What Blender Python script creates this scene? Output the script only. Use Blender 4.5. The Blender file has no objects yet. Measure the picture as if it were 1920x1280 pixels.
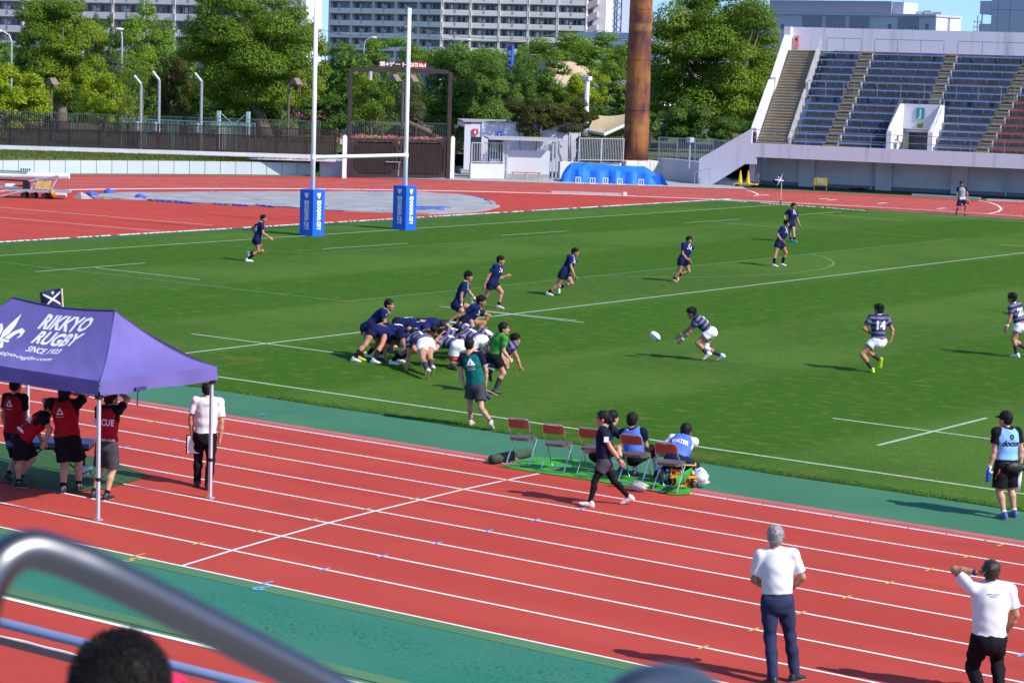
import bpy, bmesh, math, random
import numpy as np
from mathutils import Vector, Matrix
R = math.radians
rng = np.random.default_rng(7)
random.seed(7)
scene = bpy.context.scene
COL = scene.collection

# ------------------------------------------------------------------ camera
CAM = np.array([58.5896, -35.7091, 7.0002]); YAW, PITCH, ROLL, FPX = -0.6303, -0.1226, 0.0309, 4262.53
_f = np.array([math.sin(YAW)*math.cos(PITCH), math.cos(YAW)*math.cos(PITCH), math.sin(PITCH)])
_r0 = np.array([math.cos(YAW), -math.sin(YAW), 0.0]); _u0 = np.cross(_r0, _f)
_r = _r0*math.cos(ROLL)+_u0*math.sin(ROLL); _u = -_r0*math.sin(ROLL)+_u0*math.cos(ROLL)
cd = bpy.data.cameras.new("camera"); cam = bpy.data.objects.new("camera", cd); COL.objects.link(cam)
cam.matrix_world = Matrix(((_r[0], _u[0], -_f[0], CAM[0]), (_r[1], _u[1], -_f[1], CAM[1]), (_r[2], _u[2], -_f[2], CAM[2]), (0, 0, 0, 1)))
cd.sensor_width = 36.0; cd.lens = 36.0*FPX/1920; cd.clip_start = 0.1; cd.clip_end = 6000
cd.dof.use_dof = True; cd.dof.focus_distance = 58.0; cd.dof.aperture_fstop = 9.0
scene.camera = cam

# ------------------------------------------------------------------ sky, sun, exposure
SUN_AZ, SUN_EL = R(6.0), R(42.0)          # azimuth measured from +X towards +Y
world = bpy.data.worlds.new("World"); scene.world = world; world.use_nodes = True
wn = world.node_tree; wn.nodes.clear()
sky = wn.nodes.new("ShaderNodeTexSky"); sky.sky_type = 'NISHITA'; sky.sun_disc = False
sky.sun_elevation = SUN_EL; sky.sun_rotation = R(90) - SUN_AZ
sky.air_density = 1.0; sky.dust_density = 0.3; sky.ozone_density = 6.0
bg = wn.nodes.new("ShaderNodeBackground"); bg.inputs[1].default_value = 0.13
wo = wn.nodes.new("ShaderNodeOutputWorld")
tcw = wn.nodes.new("ShaderNodeTexCoord"); vadd = wn.nodes.new("ShaderNodeVectorMath"); vadd.operation = 'ADD'; vadd.inputs[1].default_value = (0, 0, .13)
vnm = wn.nodes.new("ShaderNodeVectorMath"); vnm.operation = 'NORMALIZE'
wn.links.new(tcw.outputs['Generated'], vadd.inputs[0]); wn.links.new(vadd.outputs[0], vnm.inputs[0]); wn.links.new(vnm.outputs[0], sky.inputs[0])
wn.links.new(sky.outputs[0], bg.inputs[0]); wn.links.new(bg.outputs[0], wo.inputs[0])
sd = bpy.data.lights.new("sun", 'SUN'); sd.energy = 3.3; sd.angle = R(0.55); sd.color = (1.0, 0.93, 0.82)
sun = bpy.data.objects.new("sun", sd); COL.objects.link(sun)
sv = Vector((math.cos(SUN_AZ)*math.cos(SUN_EL), math.sin(SUN_AZ)*math.cos(SUN_EL), math.sin(SUN_EL)))
sun.rotation_euler = sv.to_track_quat('Z', 'Y').to_euler(); sun.location = (60, 20, 60)
vs = scene.view_settings; scene.display_settings.display_device = 'sRGB'
vs.view_transform = 'Standard'; vs.look = 'None'; vs.gamma = 1.0; vs.exposure = 0.82; vs.use_curve_mapping = False
scene.render.engine = 'CYCLES'
cy = scene.cycles; cy.use_denoising = True; cy.max_bounces = 6; cy.diffuse_bounces = 3; cy.transparent_max_bounces = 16
cy.sample_clamp_indirect = 6

# ------------------------------------------------------------------ measuring helpers (photo pixel -> place in the world)
def ray(x, y): return _f+(x-960)/FPX*_r-(y-640)/FPX*_u
def gnd(x, y, z=0.0):
    d = ray(x, y); return CAM+(z-CAM[2])/d[2]*d
def atD(x, y, D): return CAM+D*ray(x, y)
def atY(x, y, Y):
    d = ray(x, y); return CAM+(Y-CAM[1])/d[1]*d
def depth(P): return float((np.asarray(P, float)-CAM)@_f)

# ------------------------------------------------------------------ materials
MATS = {}
def mat(name, col, rough=0.6, metal=0.0, var=0.12, scale=6.0, bump=0.0, bscale=None, spec=0.4, trans=0.0, island=0.0, detail=4.0, coord='pos', aniso=None, col2=None):
    if name in MATS: return MATS[name]
    m = bpy.data.materials.new(name); MATS[name] = m; m.use_nodes = True
    nt = m.node_tree; N = nt.nodes; L = nt.links; N.clear()
    out = N.new("ShaderNodeOutputMaterial"); b = N.new("ShaderNodeBsdfPrincipled")
    b.inputs['Roughness'].default_value = rough; b.inputs['Metallic'].default_value = metal
    b.inputs['Specular IOR Level'].default_value = spec
    c = (*col, 1)
    geo = N.new("ShaderNodeNewGeometry"); tc = N.new("ShaderNodeTexCoord")
    vec = geo.outputs['Position'] if coord == 'pos' else tc.outputs['Object']
    if aniso:
        mp = N.new("ShaderNodeMapping"); mp.inputs['Scale'].default_value = aniso; L.new(vec, mp.inputs['Vector']); vec = mp.outputs[0]
    noise = N.new("ShaderNodeTexNoise"); noise.inputs['Scale'].default_value = scale; noise.inputs['Detail'].default_value = detail
    L.new(vec, noise.inputs['Vector'])
    if var > 0 or island > 0:
        mix = N.new("ShaderNodeMix"); mix.data_type = 'RGBA'
        lo = tuple(x*(1-var) for x in col); hi = tuple(min(1, x*(1+var)) for x in col)
        if col2: lo, hi = col, col2
        mix.inputs[6].default_value = (*lo, 1); mix.inputs[7].default_value = (*hi, 1)
        ramp = N.new("ShaderNodeMapRange"); ramp.inputs[1].default_value = .3; ramp.inputs[2].default_value = .7
        L.new(noise.outputs[0], ramp.inputs[0])
        if island > 0:
            add = N.new("ShaderNodeMath"); add.operation = 'MULTIPLY_ADD'
            L.new(geo.outputs['Random Per Island'], add.inputs[0]); add.inputs[1].default_value = island
            sub = N.new("ShaderNodeMath"); sub.operation = 'SUBTRACT'; L.new(ramp.outputs[0], sub.inputs[0]); sub.inputs[1].default_value = island/2
            L.new(sub.outputs[0], add.inputs[2]); L.new(add.outputs[0], mix.inputs[0])
        else: L.new(ramp.outputs[0], mix.inputs[0])
        L.new(mix.outputs[2], b.inputs['Base Color']); csock = mix.outputs[2]
    else:
        b.inputs['Base Color'].default_value = c; csock = None
    if bump > 0:
        n2 = N.new("ShaderNodeTexNoise"); n2.inputs['Scale'].default_value = bscale or scale*4; n2.inputs['Detail'].default_value = 3
        L.new(vec, n2.inputs['Vector'])
        bp = N.new("ShaderNodeBump"); bp.inputs['Strength'].default_value = bump; bp.inputs['Distance'].default_value = 0.02
        L.new(n2.outputs[0], bp.inputs['Height']); L.new(bp.outputs[0], b.inputs['Normal'])
    if trans > 0:
        tr = N.new("ShaderNodeBsdfTranslucent"); ms = N.new("ShaderNodeMixShader"); ms.inputs[0].default_value = trans
        if csock: L.new(csock, tr.inputs[0])
        else: tr.inputs[0].default_value = c
        L.new(b.outputs[0], ms.inputs[1]); L.new(tr.outputs[0], ms.inputs[2]); L.new(ms.outputs[0], out.inputs[0])
    else: L.new(b.outputs[0], out.inputs[0])
    return m

def mixnode(nt, a, b, fac):
    m = nt.nodes.new("ShaderNodeMix"); m.data_type = 'RGBA'
    for s, v in ((6, a), (7, b)):
        if isinstance(v, tuple): m.inputs[s].default_value = (*v, 1)
        else: nt.links.new(v, m.inputs[s])
    if isinstance(fac, float): m.inputs[0].default_value = fac
    else: nt.links.new(fac, m.inputs[0])
    return m.outputs[2]
def noisenode(nt, vec, scale, detail=4, lo=.35, hi=.65, stretch=None):
    if stretch:
        mp = nt.nodes.new("ShaderNodeMapping"); mp.inputs['Scale'].default_value = stretch; nt.links.new(vec, mp.inputs['Vector']); vec = mp.outputs[0]
    n = nt.nodes.new("ShaderNodeTexNoise"); n.inputs['Scale'].default_value = scale; n.inputs['Detail'].default_value = detail
    nt.links.new(vec, n.inputs['Vector'])
    r = nt.nodes.new("ShaderNodeMapRange"); r.inputs[1].default_value = lo; r.inputs[2].default_value = hi
    nt.links.new(n.outputs[0], r.inputs[0]); return r.outputs[0]
def custom(name, fn, rough=.7, spec=.3, bump=None):
    m = bpy.data.materials.new(name); MATS[name] = m; m.use_nodes = True; nt = m.node_tree; nt.nodes.clear()
    out = nt.nodes.new("ShaderNodeOutputMaterial"); b = nt.nodes.new("ShaderNodeBsdfPrincipled")
    b.inputs['Roughness'].default_value = rough; b.inputs['Specular IOR Level'].default_value = spec
    geo = nt.nodes.new("ShaderNodeNewGeometry")
    c = fn(nt, geo.outputs['Position']); nt.links.new(c, b.inputs['Base Color'])
    if bump:
        n = nt.nodes.new("ShaderNodeTexNoise"); n.inputs['Scale'].default_value = bump[0]; n.inputs['Detail'].default_value = 3
        nt.links.new(geo.outputs['Position'], n.inputs['Vector'])
        bp = nt.nodes.new("ShaderNodeBump"); bp.inputs['Strength'].default_value = bump[1]; bp.inputs['Distance'].default_value = bump[2]
        nt.links.new(n.outputs[0], bp.inputs['Height']); nt.links.new(bp.outputs[0], b.inputs['Normal'])
    nt.links.new(b.outputs[0], out.inputs[0]); return m

# ------------------------------------------------------------------ mesh builder
WL = {}
def _link(o, parent, wl):
    COL.objects.link(o); WL[o.name] = np.asarray(wl, float)
    if parent is not None: o.parent = parent
def tag(o, label=None, cat=None, group=None, kind=None):
    if label: o['label'] = label
    if cat: o['category'] = cat
    if group: o['group'] = group
    if kind: o['kind'] = kind
    return o
def empty(name, loc, label, cat, group=None):
    o = bpy.data.objects.new(name, None); o.empty_display_size = .2; o.location = tuple(float(v) for v in loc); _link(o, None, loc)
    return tag(o, label, cat, group)
class MB:
    def __init__(s): s.v = []; s.f = []; s.m = []; s.n = 0
    def add(s, V, F, mi=0):
        V = np.asarray(V, float); s.v.append(V)
        for f in F: s.f.append([i+s.n for i in f]); s.m.append(mi)
        s.n += len(V); return s
    def box(s, c, d, ax=None, mi=0):
        c = np.asarray(c, float); h = np.asarray(d, float)/2; ax = np.eye(3) if ax is None else np.asarray(ax, float)
        S = np.array([[x, y, z] for x in (-1, 1) for y in (-1, 1) for z in (-1, 1)], float)*h
        return s.add(c+S@ax, [(0, 1, 3, 2), (4, 6, 7, 5), (0, 4, 5, 1), (2, 3, 7, 6), (0, 2, 6, 4), (1, 5, 7, 3)], mi)
    def box2(s, lo, hi, mi=0): return s.box((np.asarray(lo, float)+hi)/2, np.abs(np.asarray(hi, float)-lo), None, mi)
    def hexa(s, bot, top, mi=0):     # two quads, bottom and top, same winding
        V = list(bot)+list(top); n = len(bot)
        return s.add(V, [tuple(range(n-1, -1, -1)), tuple(range(n, 2*n))]+[(i, (i+1) % n, n+(i+1) % n, n+i) for i in range(n)], mi)
    def quad(s, V, mi=0): return s.add(V, [tuple(range(len(V)))], mi)
    def tube(s, P, r, seg=8, caps=True, mi=0, closed=False):
        P = np.asarray(P, float); n = len(P); r = np.full(n, r) if np.isscalar(r) else np.asarray(r, float)
        T = np.gradient(P, axis=0) if n > 2 else np.repeat([P[-1]-P[0]], n, 0)
        if closed: T = np.roll(P, -1, 0)-np.roll(P, 1, 0)
        T /= np.linalg.norm(T, axis=1)[:, None]+1e-12
        up = np.array([0, 0, 1.]) if abs(T[0][2]) < .9 else np.array([1., 0, 0])
        A = np.cross(T[0], up); A /= np.linalg.norm(A); V = []
        for i in range(n):
            A = A-T[i]*(A@T[i]); A /= np.linalg.norm(A)+1e-12; B = np.cross(T[i], A)
            for k in range(seg):
                a = 2*math.pi*k/seg; V.append(P[i]+r[i]*(A*math.cos(a)+B*math.sin(a)))
        F = []
        for i in range(n if closed else n-1):
            j = (i+1) % n
            for k in range(seg): F.append((i*seg+k, i*seg+(k+1) % seg, j*seg+(k+1) % seg, j*seg+k))
        if caps and not closed: F += [tuple(range(seg-1, -1, -1)), tuple((n-1)*seg+k for k in range(seg))]
        return s.add(V, F, mi)
    def cyl(s, a, b, r, seg=10, r2=None, mi=0): return s.tube([a, b], [r, r if r2 is None else r2], seg, True, mi)
    def ball(s, c, rx, seg=10, rings=6, mi=0, ax=None):
        rx = np.full(3, rx) if np.isscalar(rx) else np.asarray(rx, float); V = []; F = []
        for i in range(rings+1):
            t = math.pi*i/rings
            for k in range(seg):
                a = 2*math.pi*k/seg; V.append([math.sin(t)*math.cos(a), math.sin(t)*math.sin(a), math.cos(t)])
        for i in range(rings):
            for k in range(seg): F.append((i*seg+k, (i+1)*seg+k, (i+1)*seg+(k+1) % seg, i*seg+(k+1) % seg))
        V = np.array(V)*rx
        if ax is not None: V = V@np.asarray(ax)
        return s.add(V+np.asarray(c, float), F, mi)
    def build(s, name, mats, parent=None, smooth=False, label=None, cat=None, group=None, kind=None, loc=None):
        V = np.concatenate(s.v) if s.v else np.zeros((0, 3)); wl = np.zeros(3)
        if parent is not None: wl = WL[parent.name]
        if loc is not None: wl = np.asarray(loc, float)
        me = bpy.data.meshes.new(name); me.from_pydata((V-wl).tolist(), [], s.f)
        if not isinstance(mats, (list, tuple)): mats = [mats]
        for m in mats: me.materials.append(m)
        if len(mats) > 1: me.polygons.foreach_set('material_index', s.m)
        if smooth: me.polygons.foreach_set('use_smooth', [True]*len(s.f))
        me.update(); o = bpy.data.objects.new(name, me)
        if parent is None: o.location = tuple(wl)
        _link(o, parent, wl); return tag(o, label, cat, group, kind)
def children_copy(src, loc, rotz=None, label=None, group=None):
    c = src.copy(); COL.objects.link(c); c.location = tuple(float(v) for v in loc)
    if rotz is not None: c.rotation_euler[2] = rotz
    if label: c['label'] = label
    if group: c['group'] = group
    for ch in list(src.children):
        k = ch.copy(); COL.objects.link(k); k.parent = c
        for g in list(ch.children):
            q = g.copy(); COL.objects.link(q); q.parent = k
    return c
def part_copy(src, delta, parent=None):
    c = src.copy(); COL.objects.link(c); c.parent = parent or src.parent; c.location = tuple(np.asarray(src.location)+np.asarray(delta, float)); return c
def text_mesh(body, size=1.0, bold=0.0, italic=0.0, res=2, space=1.0, dense=0.0):
    c = bpy.data.curves.new('lettering', 'FONT'); c.body = body; c.size = size; c.align_x = 'CENTER'; c.align_y = 'CENTER'
    c.offset = bold; c.shear = italic; c.resolution_u = res; c.space_character = space
    o = bpy.data.objects.new('lettering', c); COL.objects.link(o)
    me = bpy.data.meshes.new_from_object(o.evaluated_get(bpy.context.evaluated_depsgraph_get()))
    if dense:
        bm = bmesh.new(); bm.from_mesh(me); bmesh.ops.triangulate(bm, faces=bm.faces[:])
        for _ in range(3):
            es = [e for e in bm.edges if e.calc_length() > dense]
            if not es: break
            bmesh.ops.subdivide_edges(bm, edges=es, cuts=1); bmesh.ops.triangulate(bm, faces=bm.faces[:])
        bm.to_mesh(me); bm.free()
    V = np.array([v.co[:] for v in me.vertices]); F = [tuple(p.vertices) for p in me.polygons]
    bpy.data.objects.remove(o); bpy.data.curves.remove(c); bpy.data.meshes.remove(me); return V, F
def put_text(mb, body, org, ex, ey, size, bold=0.0, italic=0.0, mi=0, space=1.0, width=None):
    V, F = text_mesh(body, size, bold, italic, space=space); ex = np.asarray(ex, float); ey = np.asarray(ey, float)
    if width: V[:, 0] *= width/(V[:, 0].max()-V[:, 0].min())
    mb.add(np.asarray(org, float)+V[:, :1]*ex+V[:, 1:2]*ey, F, mi)
def norm(v):
    v = np.asarray(v, float); return v/(np.linalg.norm(v)+1e-12)

# ------------------------------------------------------------------ common materials
WHITE = mat('white_paint', (.80, .80, .82), .55, var=.04, scale=1.5)
LINE = mat('line_paint', (.78, .76, .74), .7, var=.12, scale=9)
CONC = mat('white_concrete', (.72, .72, .75), .8, var=.07, scale=.8, bump=.1)
GREYC = mat('grey_concrete', (.33, .33, .34), .85, var=.15, scale=2, bump=.2)
STEEL = mat('steel', (.55, .56, .58), .35, metal=.9, var=.08)
GALV = mat('galvanised', (.50, .51, .53), .5, metal=.5, var=.1)
BROWNM = mat('brown_metal', (.034, .023, .022), .5, var=.15, scale=3)
BLACK = mat('black_plastic', (.012, .012, .014), .5, var=.1)
RUBBER = mat('rubber', (.02, .02, .02), .8, var=.1)
ORANGE = mat('orange_paint', (.62, .11, .05), .5, var=.06)
YELLOW = mat('yellow_plastic', (.75, .48, .03), .5, var=.06)
DARKG = mat('window_glass', (.05, .07, .10), .12, var=.5, scale=.25, spec=.8)
BLUEP = mat('blue_pad', (.012, .115, .72), .45, var=.06, scale=3, bump=.05)

# ------------------------------------------------------------------ ground
XC, YC = 11.6, 33.98            # centre of the bend
def stadium(rad, xr=140, n=72, flat=None):
    P = [(xr, YC-rad)]
    for i in range(n+1):
        a = -math.pi/2-math.pi*i/n; P.append((XC+rad*math.cos(a), YC+rad*math.sin(a)))
    P.append((xr, YC+rad)); return P
def sheet(name, P, z, m, label=None):
    b = MB(); b.quad([(x, y, z) for x, y in P]); return b.build(name, m, kind='structure', label=label)
def ring(r0, r1, z, mb, a0=-math.pi/2, a1=-3*math.pi/2, n=60):
    V = []; F = []
    for i in range(n+1):
        a = a0+(a1-a0)*i/n
        for r in (r0, r1): V.append((XC+r*math.cos(a), YC+r*math.sin(a), z))
    for i in range(n): F.append((2*i, 2*i+1, 2*i+3, 2*i+2))
    mb.add(V, F)
def _track(nt, p):
    a = mixnode(nt, (.390, .054, .040), (.440, .062, .045), noisenode(nt, p, .35))
    a = mixnode(nt, a, (.375, .044, .032), noisenode(nt, p, 1.0, 4, .45, .75, stretch=(.06, 1.1, 1)))
    a = mixnode(nt, a, (.31, .044, .036), noisenode(nt, p, .8, 6, .62, .80, stretch=(.4, 1, 1)))
    return mixnode(nt, a, (.52, .075, .06), noisenode(nt, p, 55, 2, .58, .80))
TRK = custom('red_track', _track, .8, .10, bump=(90, .35, .02))
PINK = mat('faded_track', (.46, .115, .11), .8, var=.10, scale=1.2, bump=.3, bscale=90)
def _green(nt, p):
    a = mixnode(nt, (.044, .155, .088), (.060, .182, .105), noisenode(nt, p, .5))
    return mixnode(nt, a, (.045, .165, .10), noisenode(nt, p, 40, lo=.5, hi=.8))
GREENT = custom('green_track', _green, .8, .10, bump=(80, .3, .01))
def _green2(nt, p):
    a = mixnode(nt, (.030, .170, .120), (.045, .185, .125), noisenode(nt, p, .45, stretch=(1, 2.5, 1)))
    b = mixnode(nt, a, (.012, .085, .070), noisenode(nt, p, 16, 6, lo=.52, hi=.70))
    return mixnode(nt, a, b, noisenode(nt, p, .35, 3, lo=.42, hi=.62, stretch=(1, 1.6, 1)))
GREENW = custom('worn_green_track', _green2, .8, .10, bump=(60, .4, .015))
def _earth(nt, p): return mixnode(nt, mixnode(nt, (.055, .085, .03), (.10, .11, .05), noisenode(nt, p, .08)), (.13, .12, .10), noisenode(nt, p, .5, lo=.5, hi=.8))
EARTH = custom('park_earth', _earth, .9)
b = MB(); b.quad([(-2500, -900, -.05), (1500, -900, -.05), (1500, 2600, -.05), (-2500, 2600, -.05)])
b.build('ground', EARTH, kind='structure')
sheet('stadium_apron', stadium(51.6), 0.0, GREENT)
b = MB(); P0 = stadium(36.2); P1 = stadium(50.3)
for i in range(len(P0)-1):
    o0, o1 = (P0[i], P0[i+1]), (P1[i], P1[i+1])
    b.quad([(*o0[0], .004), (*o0[1], .004), (*o1[1], .004), (*o1[0], .004)])
YO = -13.67
# the near straight is only red out to its outer line; the far one and the bend run on to the kerb
b = MB()
for i in range(len(P0)-1):
    a0, a1, c0, c1 = P0[i], P0[i+1], P1[i], P1[i+1]
    if i == 0:
        c0 = (c0[0], YO); c1 = (XC, YO); a0 = (a0[0], -3.62); a1 = (XC, -3.62)
    elif a0[1] < YC and i < 14:
        t = (i-1)/13; r1 = (YC-YO)*(1-t)+50.3*t; t2 = i/13; r2 = (YC-YO)*(1-t2)+50.3*t2
        an = lambda k: -math.pi/2-math.pi*k/72
        c0 = (XC+r1*math.cos(an(i-1)), YC+r1*math.sin(an(i-1))); c1 = (XC+r2*math.cos(an(i)), YC+r2*math.sin(an(i)))
        a0 = (XC+37.6*math.cos(an(i-1)), YC+37.6*math.sin(an(i-1))); a1 = (XC+37.6*math.cos(an(i)), YC+37.6*math.sin(an(i)))
    b.quad([(*a0, .004), (*a1, .004), (*c1, .004), (*c0, .004)])
b.build('running_track', TRK, kind='structure')
# red infield behind the goal line (the D of the bend)
Pd = [(-4.05, YC-37.9+0.0)]
b = MB(); D = [(XC+38.4*math.cos(-math.pi/2-math.pi*i/60), YC+38.4*math.sin(-math.pi/2-math.pi*i/60)) for i in range(61)]
D = [p for p in D if p[0] <= -3.9]
b.quad([(x, y, .008) for x, y in D]); b.build('infield_surface', TRK, kind='structure')
# worn green strip, red run-up lane and terrace below the spectator stand
sheet('worn_green_strip', [(-10, -16.5), (140, -16.5), (140, YO-.02), (-10, YO-.02)], .005, GREENW)
b = MB(); b.quad([(-10, -13.99, .009), (140, -13.99, .009), (140, -13.69, .009), (-10, -13.69, .009)])
b.build('strip_border', mat('moss_border', (.072, .180, .080), .8, var=.1, scale=.6, bump=.3, bscale=80), kind='structure')
b = MB(); b.quad([(-10, -16.49, .009), (140, -16.49, .009), (140, -16.10, .009), (-10, -16.10, .009)])
b.build('strip_border', MATS['moss_border'], kind='structure')
sheet('runup_lane', [(-10, -27.4), (140, -27.4), (140, -16.5), (-10, -16.5)], .004, TRK)
b = MB(); b.box2((-10, -16.40, .010), (140, -16.37, .014)); b.build('drain_slot', mat('drain_dark', (.02, .06, .04), .9), kind='structure')

# track paint
LW = .05
lines = MB()
def lane_r(k): return (YC-YO)-1.2037*k
for k in range(9):
    r = lane_r(k); w = .026
    if k < 8:
        lines.quad([(140, YC-r-w, .008), (140, YC-r+w, .008), (XC, YC-r+w, .008), (XC, YC-r-w, .008)])
    ring(r-.03, r+.03, .0082, lines); lines.quad([(XC, YC+r-.03, .0082), (140, YC+r-.03, .0082), (140, YC+r+.03, .0082), (XC, YC+r+.03, .0082)])
lines.quad([(-10, -16.58, .012), (140, -16.58, .012), (140, -16.49, .012), (-10, -16.49, .012)])
# curved start line on the near straight
pts = [(341.7, 1061), (435, 1032.1), (528.5, 1005.2), (617.3, 980.2), (703.8, 958.1), (789.2, 937.3), (867.7, 918.1), (949, 900.4), (1010.4, 888.3)]
W = np.array([gnd(*p)[:2] for p in pts]); n2 = np.gradient(W, axis=0); n2 = np.stack([n2[:, 1], -n2[:, 0]], 1); n2 /= np.linalg.norm(n2, axis=1)[:, None]
for i in range(len(W)-1):
    lines.quad([(*(W[i]-n2[i]*.025), .0088), (*(W[i]+n2[i]*.025), .0088), (*(W[i+1]+n2[i+1]*.025), .0088), (*(W[i+1]-n2[i+1]*.025), .0088)])
# far markings: little take-over ticks and the two curved break lines
for px, py in [(1075, 362), (1560, 375), (1330, 352), (1262, 349), (1433, 366), (1545, 373), (1655, 381), (1765, 391)]:
    g = gnd(px, py); lines.quad([(g[0]-.1, g[1]-.5, .0088), (g[0]+.1, g[1]-.5, .0088), (g[0]+.1, g[1]+.5, .0088), (g[0]-.1, g[1]+.5, .0088)])
for pth in ([(1400, 357), (1412, 360), (1420, 364), (1422, 366), (1414, 368)], [(1835, 376.5), (1856, 380), (1872, 386), (1878, 392), (1872, 397), (1855, 401)]):
    Q = np.array([gnd(*p)[:2] for p in pth])
    for i in range(len(Q)-1):
        d = norm(Q[i+1]-Q[i]); nn = np.array([-d[1], d[0]])*.06
        lines.quad([(*(Q[i]-nn), .0088), (*(Q[i]+nn), .0088), (*(Q[i+1]+nn), .0088), (*(Q[i+1]-nn), .0088)])
# throwing sector lines on the red infield
for a, c in (((0, 389), (400, 423)), ((0, 408), (300, 434))):
    A, B = gnd(*a)[:2], gnd(*c)[:2]; d = norm(B-A); nn = np.array([-d[1], d[0]])*.03; A = A-d*8
    lines.quad([(*(A-nn), .012), (*(A+nn), .012), (*(B+nn), .012), (*(B-nn), .012)])
lines.build('track_markings', LINE, kind='structure')
# faded strip and the sectional white kerb rail on the inside of lane one
sheet('faded_strip', [(XC, -4.0), (140, -4.0), (140, -3.62), (XC, -3.62)], .0075, PINK)
b = MB(); b.quad([(XC, -3.86, .0095), (140, -3.86, .0095), (140, -3.83, .0095), (XC, -3.83, .0095)])
b.build('faded_strip_seam', mat('seam_dark', (.16, .06, .06), .9), kind='structure')
k = MB(); x = 12.0; random.seed(3)
while x < 75:
    k.box2((x, -4.065, .006), (x+.615, -4.015, .012)); x += .65
k.build('lane_kerb', WHITE, kind='structure')
k = MB()
for i in range(64):
    a = -math.pi/2-math.pi*(i+.01)/64; a2 = -math.pi/2-math.pi*(i+.985)/64
    q = [(XC+r*math.cos(t), YC+r*math.sin(t)) for r, t in ((37.98, a), (38.08, a), (38.08, a2), (37.98, a2))]
    k.hexa([(*p, .005) for p in q], [(*p, .03) for p in q])
k.build('bend_kerb', WHITE, kind='structure')
# hurdle and relay ticks on the near lane lines, with the two numerals
ty = MB(); tb = MB()
def tick(mb, px, py, z=.0125):
    g = gnd(px, py); mb.quad([(g[0]-.022, g[1]-.12, z), (g[0]+.022, g[1]-.12, z), (g[0]+.022, g[1]+.12, z), (g[0]-.022, g[1]+.12, z)])
for p in [(372, 1019.5), (483, 996.5), (587, 974.8), (686, 955), (777, 935.5), (866, 917.5), (948, 900.6), (1318, 1214.5), (1413, 1181), (1502, 1149.5), (1588, 1120), (1668, 1093), (1742, 1068.5), (1813, 1044.2), (1876, 1022.5), (286, 791.5), (261, 1041)]: tick(ty, *p)
for p in [(609, 1067.5), (717, 1043), (819, 1019), (915, 996), (1004, 975.5), (1090, 955), (490, 777.4), (236, 838.5), (325, 824), (1916, 1228), (501, 1093)]: tick(tb, *p)
YT = mat('yellow_mark', (.56, .32, .07), .7, var=.1); BT = mat('blue_mark', (.16, .34, .72), .7, var=.1)
g = gnd(261, 1047); put_text(ty, '5', (g[0], g[1]-.12, .0125), (-1, 0, 0), (0, -1, 0), .40, .008)
g = gnd(501, 1100); put_text(tb, '9', (g[0], g[1]-.10, .0125), (-1, 0, 0), (0, -1, 0), .40, .008)
ty.build('yellow_track_marks', YT, kind='structure'); tb.build('blue_track_marks', BT, kind='structure')
# doubled white cord lying on the run-up lane
for dy in (0, -.17):
    rp = []
    for i in range(120):
        x = 37+i*.05; rp.append((x, -17.9+dy+.012*math.sin(x*9+dy*30)+.02*math.sin(x*2.3+dy), .02))
    o = MB().tube(rp, .022, 6).build('marker_cord', mat('white_cord', (.75, .72, .68), .8, var=.1), loc=rp[0])
    tag(o, 'white wavy cord on the red run-up lane, the one '+('nearer the green strip' if dy == 0 else 'farther from the green strip'), 'cord', 'cords lying on the run-up lane')

# ------------------------------------------------------------------ pitch
def _grass(nt, p):
    a = mixnode(nt, (.045, .112, .015), (.064, .144, .021), noisenode(nt, p, .13, 5, .42, .58))
    # mown bands across the pitch
    sep = nt.nodes.new("ShaderNodeSeparateXYZ"); nt.links.new(p, sep.inputs[0])
    w = nt.nodes.new("ShaderNodeMath"); w.operation = 'MULTIPLY'; nt.links.new(sep.outputs[0], w.inputs[0]); w.inputs[1].default_value = math.pi/5.5
    s = nt.nodes.new("ShaderNodeMath"); s.operation = 'SINE'; nt.links.new(w.outputs[0], s.inputs[0])
    rr = nt.nodes.new("ShaderNodeMapRange"); rr.inputs[1].default_value = -.25; rr.inputs[2].default_value = .25; nt.links.new(s.outputs[0], rr.inputs[0])
    dk = nt.nodes.new("ShaderNodeMath"); dk.operation = 'MULTIPLY'; nt.links.new(rr.outputs[0], dk.inputs[0]); dk.inputs[1].default_value = .9
    a = mixnode(nt, a, (.032, .102, .006), dk.outputs[0])
    a = mixnode(nt, a, (.112, .158, .030), noisenode(nt, p, 2.2, 7, .52, .78, stretch=(1.0, 1.6, 1)))
    a = mixnode(nt, a, (.024, .074, .005), noisenode(nt, p, 24, 3, .50, .74))
    a = mixnode(nt, a, (.15, .22, .035), noisenode(nt, p, 60, 2, .56, .80))
    a = mixnode(nt, a, (.105, .118, .026), noisenode(nt, p, .55, 7, .60, .78))
    return a
GRASS = custom('pitch_grass', _grass, .85, .04, bump=(30, .6, .03))
b = MB(); xs = list(np.arange(-4.0, 141, .25)); V = []; F = []
rr = np.random.default_rng(5)
for i, x in enumerate(xs):
    e = -1.37+.035*math.sin(x*1.7)+rr.normal(0, .018)
    V += [(x, e, .012), (x, 69.1+rr.normal(0, .03), .012)]
for i in range(len(xs)-1): F.append((2*i, 2*i+2, 2*i+3, 2*i+1))
b.add(V, F); b.build('pitch', GRASS, kind='structure')
ART = mat('artificial_turf', (.026, .105, .010), .8, var=.10, scale=.7, bump=.5, bscale=40)
sheet('artificial_turf_strip', [(-4.0, -2), (-2.75, -2), (-2.75, 69.05), (-4.0, 69.05)], .016, ART)
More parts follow.
